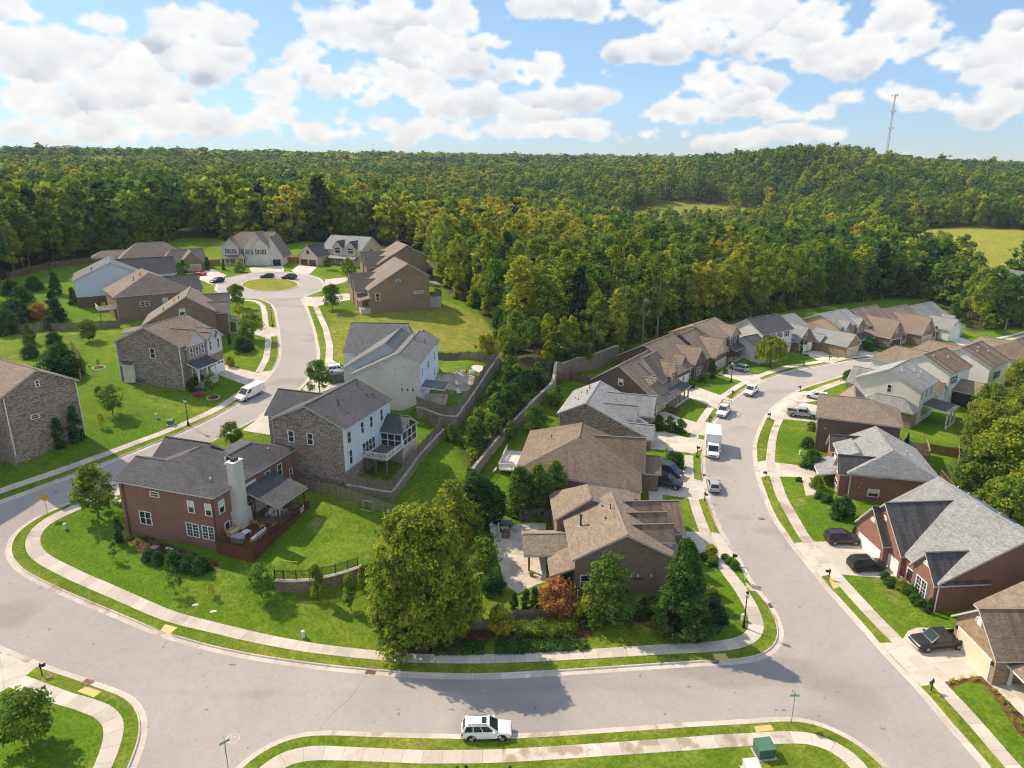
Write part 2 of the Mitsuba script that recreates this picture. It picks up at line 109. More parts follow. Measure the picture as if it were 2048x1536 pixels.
        'R13': ((125.98, 202.35), (131.63, 206.42), (132.94, 198.4), (134.64, 196.97), (127.43, 194.08)),
        'S4': ((53.32, 136.04), (57.34, 140.88), (59.39, 138.88), (62.08, 137.34), (58.13, 127.65), (55.38, 128.49), (52.34, 129.13), (50.59, 128.29), (49.86, 130.36)),
        'S5': ((57.57, 141.22), (61.49, 145.95), (67.06, 147.36), (65.71, 141.57), (60.47, 138.99)),
        'S3': ((40.93, 109.6), (42.33, 109.78), (43.79, 109.19), (50.75, 106.86), (49.44, 103.68), (46.02, 104.12), (42.74, 104.32), (41.34, 104.69), (39.81, 104.2)),
        'S3w': ((46.47, 104.47), (47.18, 103.63), (46.29, 98.44), (44.72, 98.13)),
        'S2': ((38.16, 85.39), (42.04, 85.5), (46.78, 85.54), (48.41, 82.09), (49.29, 78.61), (48.01, 78.08), (46, 77.68), (41.46, 78.41), (39.73, 78.47), (38.86, 78.18)),
        'S1': ((40.27, 65.72), (41.53, 65.52), (42.93, 66.13), (44.15, 67.42), (45.45, 67.97), (49.72, 67.64), (49.87, 60.84), (47.86, 60.64), (43.69, 59.86), (41.14, 59.35)),
        'S1w': ((47.91, 60.72), (49.17, 60.7), (49.71, 56.01), (48.63, 54.45)),
        'BL': ((-59.56, 65.83), (-54.36, 63.73), (-49.23, 61.65), (-49.48, 60.29), (-50.06, 58.54), (-51.61, 55.58)),
        'patio': ((-2.37, 85.92), (1.82, 89.46), (4.64, 89.6), (4.05, 76.18), (3.05, 75.78), (0.78, 74.04), (-0.79, 75.74), (-1.47, 79.91), (-2.05, 83.33)),
    },
    'ramp': {
        'ramp1': ((-39.11, 67.32), (-38.9, 68.21), (-37.25, 67.65), (-37.67, 66.7)),
        'ramp2': ((21.28, 63.81), (22.75, 63.93), (22.81, 63.03), (21.38, 62.99)),
        'ramp3': ((-42.94, 58.19), (-42.6, 59.05), (-40.56, 58.33), (-40.89, 57.42)),
        'ramp4': ((39.47, 77.85), (40.32, 77.93), (40.03, 75.81), (39.14, 75.44)),
        'ramp5': ((22.53, 54.11), (24.25, 54.36), (24.28, 53.51), (22.53, 53.26)),
        'ramp6': ((-61.93, 91.5), (-61.66, 92.05), (-60.64, 91.75), (-60.99, 91.08)),
        'ramp7': ((28.88, 76.99), (29.25, 76.19), (29.61, 75.01), (29.05, 74.99), (28.63, 75.76)),
    },
    'bed': {
        'r1_front': ((7.44, 69.25), (8.98, 70.51), (15.94, 70.77), (21.4, 69.43), (24.09, 70.89), (23.02, 68.65), (20.17, 66.72), (17, 67.43), (12.19, 68.77), (9.26, 67.72), (8.56, 66.36), (6.82, 65.2), (-1.28, 64.03), (-1.33, 67.24), (4.22, 67.46)),
        'r1_west': ((-13.22, 67.73), (-11.69, 67.99), (-1.33, 67.24), (-4.45, 63.58), (-10.45, 63.63), (-12.74, 64.01)),
        'c3': ((-50.69, 83.53), (-47.71, 83.57), (-36.18, 77.56), (-36.62, 76.29), (-42.76, 78.37), (-47.04, 80.08)),
        's1': ((43.79, 59.86), (45.88, 60.39), (47.67, 60.58), (48.41, 55.51), (46.8, 51.81), (46.69, 52.97), (47.27, 56.68), (47.61, 59.51), (45.75, 59.75), (43.63, 58.88)),
        's2': ((45.99, 77.78), (47.39, 78.08), (48.46, 74.22), (48.88, 70.91), (47.7, 70.65), (47.9, 73.74), (47.07, 76.23)),
        'r4': ((28.81, 130.41), (32.19, 134.8), (34.6, 137.89), (32.29, 130.7), (29.76, 127.91)),
    },
    'lot': {
        'forest': ((-161.34, 199.47), (-158.7, 225.1), (-153.39, 239.67), (-145.51, 252.82), (-139.37, 272.9), (-134.87, 312.33), (-110.39, 286.95), (-91.44, 283.52), (-82.63, 310.45), (-59.53, 325.35), (-34.94, 288.16), (-21.4, 218.03), (-17.87, 203.07), (-8.65, 189.26), (-3.65, 168.53), (-2.53, 144.12), (-6.36, 123.88), (-9.03, 109.68), (-6.97, 102.51), (-5.79, 101.92), (-1.22, 115.54), (3.4, 126.49), (8.63, 139.13), (10.53, 146.45), (17.43, 154.75), (26.35, 163.85), (30.34, 176.01), (41.8, 189.5), (51.4, 201.05), (64.29, 205.41), (81.5, 220.94), (103.02, 234.6), (132.76, 253.81), (152.32, 259.58), (146.52, 232.45), (139.61, 211.6), (150.6, 214.31), (163.83, 220.01), (190.8, 230.31)),
        'back_lot': ((68.19, 102.05), (81.17, 118.2), (92.54, 136.11), (96.46, 148.81), (112.33, 163.43), (128.36, 171.24), (156.32, 182.38), (115.48, 119.4), (74.72, 79.18), (72.77, 89.18), (73.39, 97.79)),
        'gully': ((-1.98, 142.41), (8.68, 140.07), (3.39, 126.31), (-1.22, 115.38), (-5.78, 101.61), (-9.03, 109.68), (-6.36, 123.88)),
        'vacant_lot': ((-48.77, 180.49), (-41.26, 178.36), (-33.77, 179.16), (-20.04, 195.77), (-8.47, 185.03), (-3.89, 168.4), (-3.89, 157.46), (-16.73, 149.49), (-18.36, 154.62), (-35.56, 151.56), (-33.3, 136.19), (-36.82, 141.9), (-39.12, 151.29), (-43.96, 165.9)),
    },
    'plants': (('maple_gold', -57.04, 88.26, 7.93, 'young maple with yellowing top beside the red brick corner house'), ('sapling', -49.92, 79.04, 2.69, 'thin olive sapling on the lawn left of the red brick house'), ('sapling', -39.84, 73.03, 3.35, 'small green sapling below the foundation shrubs of the red brick house'), ('sapling_gold', -35.09, 72.24, 1.87, 'tiny yellow sapling left of the silvery round tree'), ('silver', -29.23, 72.06, 4.56, 'silvery leaved round tree left of the iron fence'), ('columnar', -22.66, 71.91, 4.89, 'narrow yellow green tree in front of the curved stone wall'), ('columnar', -18.53, 70.5, 5.1, 'narrow pale tree right of the curved stone wall'), ('columnar', -17.76, 73.69, 3.58, 'narrow tree at the end of the stone wall beside the big oak'), ('bigoak', -9.89, 66.96, 15.59, 'big round yellow green oak behind the sidewalk'), ('autumn', -7.89, 83.75, 9.12, 'brownish gold tree behind the big oak'), ('arbor_big', -5.28, 88.54, 8.45, 'dark tall evergreen, left of the row behind the patio'), ('arbor_big', -3.75, 88.43, 7.71, 'dark tall evergreen, middle of the row behind the patio'), ('arbor_big', -2.25, 89.85, 5.7, 'dark tall evergreen, right of the row behind the patio'), ('arbor', -1.3, 92.36, 3.41, 'slim dark arborvitae between the evergreens and three upright trees'), ('hornbeam', 1.14, 91.44, 7.91, 'left of the three upright full trees beside the brown hip roof'), ('hornbeam', 3.66, 91.86, 8.01, 'middle of the three upright full trees beside the brown hip roof'), ('hornbeam', 6.08, 92.81, 8.15, 'right of the three upright full trees beside the brown hip roof'), ('maple_lime', -3.36, 77.57, 5.16, 'yellow green small tree left of the patio'), ('ball_big', -2.28, 74.29, 2.73, 'dark green shrub at the lower left of the patio'), ('orange', -5.98, 66.34, 3.79, 'orange and olive small tree left of the picket fence gap'), ('orange', -1.21, 66.83, 3.75, 'orange topped small tree at the left end of the long hedge'), ('arbor', 0.23, 70.25, 2.89, 'small arborvitae alone, left of the pair by the russet tree'), ('arbor', 1.61, 70.25, 3.35, 'small arborvitae in the middle below the patio'), ('arbor', 2.59, 70.51, 3.36, 'small arborvitae touching the russet tree'), ('russet', 5.09, 69.97, 5.02, 'russet purple leaved round tree at the corner of the picket fence'), ('ball_gold', 8.66, 68.98, 3.24, 'bright yellow green shrub at the brick gable wall'), ('birch', 10.88, 68.7, 8.76, 'tall loose green tree before the brick gable wall'), ('bigcone', 18.76, 67.32, 11.37, 'huge dark green conical evergreen at the round corner'), ('bluespruce', 22.56, 68.63, 3.62, 'blue grey spruce half behind the huge conical evergreen'), ('ball_gold', 23.12, 71.65, 2.8, 'yellow green bush behind the huge conical evergreen'), ('ball', 15.94, 70.77, 2.12, 'dark bush at the right end of the brick gable wall'), ('ball', 14.06, 69.87, 1.64, 'small dark bush below the wall vent'), ('ball_gold', 25.9, 81.94, 1.98, 'golden bush by the driveway of the corner house'), ('ball', 25.74, 80.36, 1.24, 'clipped green ball beside the golden bush'), ('ball', 24.95, 81.56, 1.03, 'low green bush left of the golden bush'), ('ball', 27.72, 81.67, 0.89, 'clipped ball at the upper end of the hedge by the mailbox'), ('ball', 28.02, 80.68, 1.02, 'clipped ball in the middle of the hedge by the mailbox'), ('ball', 28.45, 79.71, 1.16, 'clipped ball at the lower end of the hedge by the mailbox'), ('sapling', 22.83, 83.08, 2.08, 'spiky sapling in front of the corner house porch'), ('ball_big', 26.52, 107.48, 3.04, 'dense round shrub above the dark van'), ('sapling_gold', 26.34, 112.62, 1.51, 'small yellow shrub above the round shrub'), ('ball', 31.33, 111.36, 0.5, 'low green clump by the mailbox beside the box truck'), ('egg', 27, 122.63, 3.18, 'left of three egg shaped shrubs between two driveways'), ('egg', 28.91, 122.04, 3.07, 'middle of three egg shaped shrubs between two driveways'), ('egg', 30.7, 121.44, 2.87, 'right of three egg shaped shrubs between two driveways'), ('arbor', 45.32, 154.19, 4.78, 'tall dark arborvitae at the brick corner above the lamp'), ('ball', 42.27, 151.11, 1.48, 'dark bush by the twin white garage'), ('ball', 38.95, 147.04, 1.33, 'dark bush at the entry steps'), ('ball_gold', 49.42, 158.2, 1.43, 'yellowish bush above the silver wagon'), ('willow', 62.14, 164.65, 7.76, 'weeping yellow green tree by the bend of the right street'), ('arbor', 75.29, 179.88, 3.75, 'tall arborvitae left of the white garage door'), ('arbor', 84.7, 184.07, 3.42, 'tall arborvitae right of the white garage door'), ('arbor', 122.93, 201.38, 3.87, 'slim arborvitae before the last white garage'), ('arbor', 86.85, 182.55, 2.45, 'narrow arborvitae beside the stone gable'), ('ball_big', 95.75, 185.51, 3.86, 'bronze green bush between two far driveways'), ('ball', 107.83, 193.95, 1.87, 'dark bush below the second far brick gable'), ('ball', 94.82, 187.3, 1.67, 'dark bush left of the bronze bush'), ('ball', 118.6, 194.49, 1.31, 'green bush left of the last driveway'), ('maple', 74.88, 151.58, 4.04, 'small magnolia by the beige sided house'), ('ball_big', 49.06, 107.15, 3.38, 'big dark green bush below the plain brown house'), ('ball_big', 51.68, 115.67, 2.11, 'round dark bush at the corner of the plain brown house'), ('ball_gold', 55.56, 123.61, 1.83, 'bright yellow bush beside the silver pickup'), ('ball_big', 47.39, 91.74, 3.33, 'large round dark bush before the red brick house with white porch'), ('ball', 46.4, 97.22, 1.35, 'clipped hedge bush at the white porch'), ('ball', 47.03, 96.02, 1.5, 'clipped hedge bush next to the large round bush'), ('ball_gold', 47.21, 100.35, 2.22, 'yellow green bush at the white porch walk'), ('ball', 45.27, 102.78, 0.81, 'small rusty bush at the driveway edge'), ('arbor', 46.77, 86.86, 1.61, 'small dark conifer beside the upper dark car'), ('ball', 46.46, 77.47, 0.99, 'small green shrub, first in the bed beside the dark cars'), ('ball', 46.36, 76.04, 1.26, 'green shrub, second in the bed by the red flag'), ('ball_gold', 47.19, 75.02, 1.59, 'yellow green shrub below the red flag'), ('ball', 47.75, 74.03, 1.51, 'low shrub right of the yellow green one'), ('ball', 47.75, 72.68, 1.35, 'low shrub in the bed before the shuttered window'), ('ball', 47.83, 71.74, 1.21, 'low shrub near the end of the brick front bed'), ('arbor', 48.04, 70.64, 2.12, 'small conifer at the corner of the long brick house'), ('oak_e', 74.18, 97.83, 13.97, 'broad yellow green tree at the right edge behind the yards'), ('oak_e', 83.48, 117.28, 9.7, 'pale yellow green tree behind the covered porch'), ('oak_e', 91.43, 118.74, 12.1, 'tall yellow green tree at the right edge above the yards'), ('oak_e', 93.21, 130.74, 8.57, 'light green tree beside the white sided house'), ('oak_e', 108.8, 144.97, 9.87, 'yellow green tree before the brown streaked roof'), ('oak_e', 66.17, 86.12, 9.88, 'dense green tree at the right edge behind the long grey roof'), ('oak_e', 73.02, 90.57, 10.63, 'dense tree cut by the right edge'), ('oak_d', 70.78, 99.14, 8.94, 'olive tree above the back fence'), ('oak_d', 79.27, 102, 8.73, 'olive green tree in the thicket at the right'), ('oak_e', 83.52, 102.99, 14.92, 'tall tree just outside the right edge'), ('ball_big', 66.73, 94.37, 3.5, 'bush at the end of the back fence'), ('oak_d', 79.28, 106.29, 9.42, 'mid green tree in the thicket at the right'), ('maple', -35.34, 124.45, 6.71, 'full green street tree before the white brick house'), ('maple_lime', -45.02, 106.04, 4.38, 'small street tree beyond the red brick house roof'), ('maple', -69.4, 176.89, 6.44, 'dark green street tree left of the turning circle'), ('sapling_gold', -64.99, 166.7, 4.2, 'small tan sapling below the dark street tree'), ('maple_lime', -56.92, 152.28, 6.56, 'yellow tinged street tree at the walk with the flag'), ('maple', -45.66, 178.17, 7, 'street tree with dark shadow at the gabled brick house'), ('maple_gold', -49.21, 213.43, 7.02, 'golden round topped street tree at the turning circle'), ('maple', -59.79, 230.8, 4.36, 'round street tree before the dormer house'), ('ball_gold', -86.95, 227.06, 3.66, 'yellow shrub before the pale painted house'), ('arbor', -93.13, 230.29, 3.71, 'dark small conifer at the pale painted house corner'), ('arbor', -98.15, 229.92, 4.5, 'dark slim conifer at the edge of the lawn by the red car'), ('maple_lime', -98.94, 213.66, 6.14, 'light green tree before the tan hip roofed house'), ('maple_lime', -92.35, 151.27, 5.31, 'pale young maple in the left back lawn'), ('birch', -104.51, 149.69, 4.72, 'sparse tall shrub by the left fence'), ('dark_bush', -86.31, 130.82, 6.37, 'big dark evergreen bush by the tan fence'), ('dark_bush', -98.82, 141.05, 3.03, 'dark bush left of the big evergreen bush'), ('dark_bush', -98.96, 149.5, 2.96, 'dark bush behind the big evergreen bush'), ('bluespruce', -110.03, 168.8, 5.36, 'blue spruce in front of the fence'), ('bluespruce', -121.25, 185.22, 3.3, 'smaller blue spruce behind'), ('cone_dark', -124.91, 193.33, 6.69, 'tall blue green conifer near the white sided house'), ('columnar', -144.31, 222.75, 3.43, 'slim yellow green tree on the far left lawn'), ('cone_dark', -114.65, 183.77, 4.85, 'conifer at the corner of the white sided house'), ('dark_bush', -118.49, 166.06, 6.11, 'dark rounded bush at the left edge'), ('russet', -114.68, 169.88, 4.53, 'purple leaved bush among dark shrubs'), ('dark_bush', -115.21, 157.92, 5.63, 'dark shrub cut by the left edge'), ('ball_big', -117.55, 169.63, 3.3, 'bright green bush among dark shrubs'), ('dark_bush', -128.44, 184.37, 4.6, 'loose shrub by the far left fence'), ('dark_bush', -133.09, 197.02, 4.04, 'bushy shrub before the far left lawn'), ('dark_bush', -136.67, 191.93, 4.49, 'dark bush by the orange fence panel'), ('dark_bush', -107.36, 161.45, 3.4, 'dark bush by the left fence corner'), ('arbor', -72.69, 102.3, 4.81, 'dark narrow evergreen, left of three at the flecked brick wall'), ('arbor', -70.42, 103.05, 5.16, 'dark narrow evergreen, middle of three at the flecked brick wall'), ('arbor', -68.75, 104.94, 6.22, 'dark narrow evergreen, right of three at the flecked brick wall'), ('silver', -67.83, 113.83, 5.55, 'silvery young tree on the left lawn'), ('sapling_gold', -67.57, 109.65, 2.65, 'tiny golden tree on the left lawn'), ('ball_gold', -74.16, 121.58, 1.93, 'orange yellow shrub by the tan fence end'), ('sapling', -54.21, 122.53, 4.87, 'young tree in a mulch ring before the porch'), ('dark_bush', -58.59, 125.5, 2.76, 'dark bush by the porch steps'), ('dark_bush', -57.71, 126.99, 2.4, 'second dark bush by the porch steps'), ('orange', -56.49, 137.25, 2.24, 'autumn tinted round shrub by the driveway'), ('flower', -57.17, 123.38, 1.01, 'pink flowering clump by the porch'), ('dark_bush', -56.95, 145.47, 3.32, 'dark shrub before the brown brick house'), ('arbor', -61.01, 149.36, 2.52, 'dark conifer at the brown brick wall'), ('ball_big', -55.81, 146.76, 2.05, 'dark green hedge shrub by the walk'), ('sapling', -81.66, 135.2, 1.6, 'small bronze sapling in a mulch ring'), ('ball_big', -45.7, 78.86, 1.56, 'dark foundation shrub, first from the left at the red brick wall'), ('ball_big', -44.07, 78.2, 1.69, 'dark foundation shrub, second from the left at the red brick wall'), ('ball_big', -41.68, 77.33, 2.37, 'dark foundation shrub in the middle of the red brick wall'), ('ball_big', -39.75, 76.86, 2.08, 'dark foundation shrub right of the middle at the red brick wall'), ('ball_big', -37.9, 76.42, 2.07, 'dark foundation shrub nearest the boarded deck'), ('arbor', -51.07, 82.57, 3.91, 'dark conical shrub at the left corner of the red brick house'), ('maple_lime', -43.07, 51.32, 6, 'small full tree on the lower left corner lawn'), ('orange', -5.45, 143.74, 5.64, 'orange green young tree at the corner of the fenced patio yard'), ('ashy', 8.25, 130.52, 4.63, 'grey green loose tree below the long retaining wall'), ('ashy', 3.94, 119.06, 5.34, 'grey green loose tree left of the grey roofed house'), ('maple_lime', -0.17, 115.69, 3.75, 'light green shrubby tree by the gully'), ('arbor', -3.91, 48.47, 1.15, 'evergreen tip at the bottom edge'), ('arbor', -4.67, 48.31, 1.15, 'second evergreen tip at the bottom edge'), ('arbor', -0.17, 48.32, 1.2, 'third evergreen tip at the bottom edge'), ('birch', -9.85, 109.61, 3.38, 'pale shrub tree at the end of the fenced yard'), ('maple_lime', -5.67, 85.68, 5.44, 'green tree between the big oak and the evergreens')),
    'cars': (('suv', 'white', (-4.32, 52.97), (-0.37, 53.09), 'white crossover with a dark sunroof parked on the near street'), ('van', 'white', (-46.9, 125.14), (-48.76, 121.71), 'white cargo van parked on the left street'), ('boxtruck', 'white', (35.85, 118.76), (33.51, 109.35), 'white box truck parked on the right street'), ('hatch', 'silver', (30.94, 98.53), (31.61, 103.1), 'silver blue hatchback parked behind the box truck'), ('pickup_rack', 'white', (43.53, 135.45), (39.54, 127.95), 'white pickup with a ladder rack'), ('pickup', 'white', (53.37, 147.91), (48.6, 140.71), 'white pickup at the bend of the right street'), ('offroad', 'navy', (21.99, 102.04), (26.29, 100.2), 'dark off-road vehicle with roof box in the driveway'), ('van', 'navy', (22.65, 106.04), (26.76, 103.73), 'dark van beside the off-road vehicle'), ('suv', 'silver', (54.73, 159.57), (52.15, 162.35), 'silver wagon in the driveway by the street lamp'), ('suv', 'navy', (92.01, 183.89), (90.65, 186.53), 'dark blue car right of the arborvitaes'), ('pickup', 'grey', (100.83, 188.37), (104.78, 187.49), 'grey pickup before the open brick garage'), ('pickup', 'silver', (54.21, 131.04), (58.78, 129.73), 'silver pickup before the plain brown house'), ('suv', 'white', (64.87, 140.81), (62.99, 142.16), 'white car half hidden behind the plain brown house'), ('suv', 'plum', (42.44, 85.49), (46.73, 85.42), 'dark plum car, the upper of two before the white garage doors'), ('suv', 'black', (42.73, 79.43), (47.37, 79.57), 'black car, the lower of two before the white garage doors'), ('pickup', 'black', (48.68, 65.35), (43.22, 64.83), 'black pickup in the driveway at the lower right'), ('suv', 'white', (-35.38, 134.04), (-32.8, 134.82), 'white car with roof rails beside the white brick house'), ('suv', 'navy', (-34.02, 129.46), (-31.36, 130.4), 'dark blue car beside the white brick house'), ('hatch', 'black', (-72.29, 217.01), (-77.05, 216.18), 'dark hatchback, left of two parked by the round island'), ('suv', 'black', (-64.62, 214.26), (-70.2, 215.2), 'black car, right of two parked by the round island'), ('hatch', 'black', (-86.17, 211.03), (-88.05, 207.89), 'dark car at the left rim of the turning circle'), ('hatch', 'red', (-100.07, 222.69), (-93.76, 219.47), 'red sports car in the far left driveway')),
    'lamps': ((-54.41, 112.14, 'street lamp on the left lawn by the green box'), (-55.75, 161.91, 'street lamp below the turning circle'), (25.99, 68.19, 'street lamp at the round corner'), (48.98, 151.94, 'street lamp above the silver wagon'), (114.73, 195.98, 'far street lamp by the tan brick houses')),
    'mail': ((-47.74, 60.34, 'black mailbox in the lower left corner'), (31.62, 112.53, 'mailbox beside the box truck'), (28.89, 96.74, 'mailbox behind the silver hatchback'), (40.25, 103.34, 'mailbox across from the silver hatchback'), (28.51, 80.81, 'mailbox by the clipped hedge'), (39.43, 77.44, 'mailbox below the two dark cars'), (41.62, 58.51, 'mailbox by the black pickup driveway'), (49.52, 128.52, 'mailbox near the silver pickup'), (62.17, 146.04, 'mailbox at the inside of the bend'), (46.14, 141.57, 'mailbox beside the white pickup at the bend'), (37.53, 126.85, 'mailbox beside the pickup with the rack'), (70.98, 166.83, 'mailbox right of the weeping tree'), (79.95, 172.9, 'mailbox by the white garage driveway'), (97.13, 180.92, 'mailbox on the far street')),
    'pedestal': ((-22.81, 66.13, 'small pale utility pedestal on the lawn near the sidewalk'), (26.24, 69.4, 'small pale utility pedestal by the corner lamp'), (-60.22, 85.81, 'small pale utility pedestal inside the left curve'), (49.18, 112.38, 'small white utility pedestal on the right lawn'), (-60.4, 113.63, 'small pale utility pedestal by the green box'), (-43.1, 172.51, 'small green utility pedestal by the empty lot')),
    'cabinet': ((-57.29, 112.05, 0.9, 0.8, 0.75, 'green transformer box by the left street lamp'), (22.38, 50.77, 1.5, 1.3, 1.05, 'green transformer box at the lower edge'), (20.65, 48.86, 1.2, 1, 0.8, 'pale utility box at the bottom edge')),
    'fence': {
        'c3': ((-31.78, 94.56), (-27.52, 92.72), (-22.88, 91.05), (-18.43, 89.57), (-15.49, 88.42)),
        'c2': ((-12.07, 111.55), (-15.07, 114.29)),
        'c1n': ((-15.58, 144.43), (-14.69, 143.93), (-10.75, 141.71), (-7.11, 141.39), (-3.54, 142.54)),
        'left1': ((-116.26, 157.46), (-112.38, 158.46), (-108.4, 159.77), (-106.84, 160.6)),
        'left2': ((-106.84, 160.6), (-104.22, 159.7), (-99.49, 160.71), (-91.09, 161.55)),
        'tan': ((-93.05, 145.86), (-87.44, 138.95), (-80.69, 127.32)),
        'far': ((-148.86, 211.28), (-149.63, 216.09), (-149.61, 223.22), (-147.7, 232.23), (-142.56, 240.08), (-140.36, 243.41)),
        'orange': ((-154.33, 216.08), (-148.36, 210.54)),
        'l7a': ((-102.85, 237.04), (-97.77, 239.34)),
        'l7b': ((-79.07, 245.04), (-72.7, 244.98)),
        'picket': ((-12.76, 67.33), (-10.21, 67.35), (-2.23, 67.72), (0.57, 69.31), (4.33, 69.55), (7.48, 69.76), (7.92, 74.88)),
        'back': ((73.53, 116.16), (75.82, 115.2), (77.96, 114.8)),
        'back2': ((80.21, 118.55), (72.95, 106.71)),
        'r4': ((12.28, 146.57), (17.42, 145.04)),
        'r3': ((9.21, 142.05), (12.46, 146.04)),
        'deckr': ((1.13, 90.35), (3.98, 90.78), (6.68, 90.9)),
    },
    'spot': {
        'diamond': (-64.27, 88.72),
        'stop_e': (26.18, 54.37),
        'stop_w': (-24.41, 48.75),
        'realtor': (28.85, 77.09),
        'street_l': (-75.34, 96.14),
        'goal_w': (-20.07, 89.86),
        'goal_y': (-26.61, 75.37),
        'ring': (-25.51, 52.6),
        'manhole': (35.84, 91.89),
        'drain1': (-14.78, 61.01),
        'drain2': (-42.6, 59.48),
        'drain3': (31.26, 105.43),
        'drain4': (30.37, 72.27),
        'manhole2': (21.36, 62.92),
        'adir1': (-56.71, 91.85),
        'adir2': (-55.71, 91.27),
        'person': (-8.8, 131.63),
        'firepit': (-8.09, 130.95),
        'wchair1': (-11.13, 133.16),
        'wchair2': (-9.57, 133.25),
        'wchair3': (-10.08, 127.74),
        'wchair4': (-9.67, 124.51),
        'wchair5': (-8.16, 128.68),
        'bbq': (-7.72, 133.21),
        'sandpit': (-6.41, 136.89),
        'patio': (-11.3, 129.08),
        'umb': (-1.81, 84.87),
        'ps1': (-2.48, 87.52),
        'ps2': (-1.05, 89.15),
        'ps3': (0.41, 87.7),
        'pt': (-0.96, 87.37),
        'ps4': (-0.81, 85.89),
        'ps5': (-2.31, 86.17),
        'pot': (2.42, 77.28),
        'hvac1': (-28.29, 95.78),
        'hvac2': (-43.05, 79.76),
        'hvac3': (-45.33, 80.12),
        'hvac4': (-69.02, 127.34),
        'hvac5': (-70.3, 127.68),
        'hvac6': (-20.47, 120.35),
        'hvac7': (-59.47, 176.55),
        'bin1': (-106.06, 182.4),
        'bin2': (86.29, 183.39),
        'hoop': (75.85, 177.27),
        'paver1': (-36.59, 70.98),
        'paver2': (-34.11, 69.95),
        'drain5': (-61.69, 82.76),
        'pallet': (-27.6, 86.7),
        'scooter': (-22.33, 92.82),
        'brickseat': (-18.91, 76.52),
        'ring1': (-81.37, 134.66),
        'ring2': (-54.21, 122.53),
        'rocks': (-77.45, 132.81),
    },
}

# ------------------------------------------------------------------ registry
def uniq(base):
    if base not in scene and base not in labels:
        return base
    for i in range(1, 10000):
        k = '%s_%03d' % (base, i)
        if k not in scene and k not in labels:
            return k


def put(base, mesh, bsdf, parent=None, smooth=False, uv=None, color=None, label=None, cat=None, group=None, kind=None, to_world=None):
    key = uniq((parent + '__' if parent else '') + base)
    v, f = (mesh if isinstance(mesh, tuple) else (np.asarray(mesh.vertices), np.asarray(mesh.faces)))
    v = np.asarray(v, float)
    if uv is not None and np.ndim(uv) == 1:
        uv = np.tile(np.asarray(uv, float), (len(v), 1))
    if color is not None and np.ndim(color) == 1:
        color = np.tile(np.asarray(color, float), (len(v), 1))
    if bsdf in ('paint', 'gloss') and color is None:
        color = np.tile([.5, .5, .5], (len(v), 1))
    scene[key] = mikit.ply((v, f), bsdf, smooth=smooth, uv=uv, color=color)
    if to_world is not None:
        scene[key]['to_world'] = to_world
    info(key, label, cat, group, kind)
    return key


def info(key, label=None, cat=None, group=None, kind=None):
    d = {k: x for k, x in (('label', label), ('category', cat), ('group', group), ('kind', kind)) if x}
    if d:
        labels[key] = d
    return key


def thing(base, label, cat, group=None):
    return info(uniq(base), label, cat, group)


def copy_thing(src, base, M, label, cat, group=None):
    """A copy of a thing under a new key: the same meshes under the transform M."""
    k = thing(base, label, cat, group)
    for key in [x for x in scene if x == src or x.startswith(src + '__')]:
        scene[k + key[len(src):]] = {**scene[key], 'to_world': M}
    return k


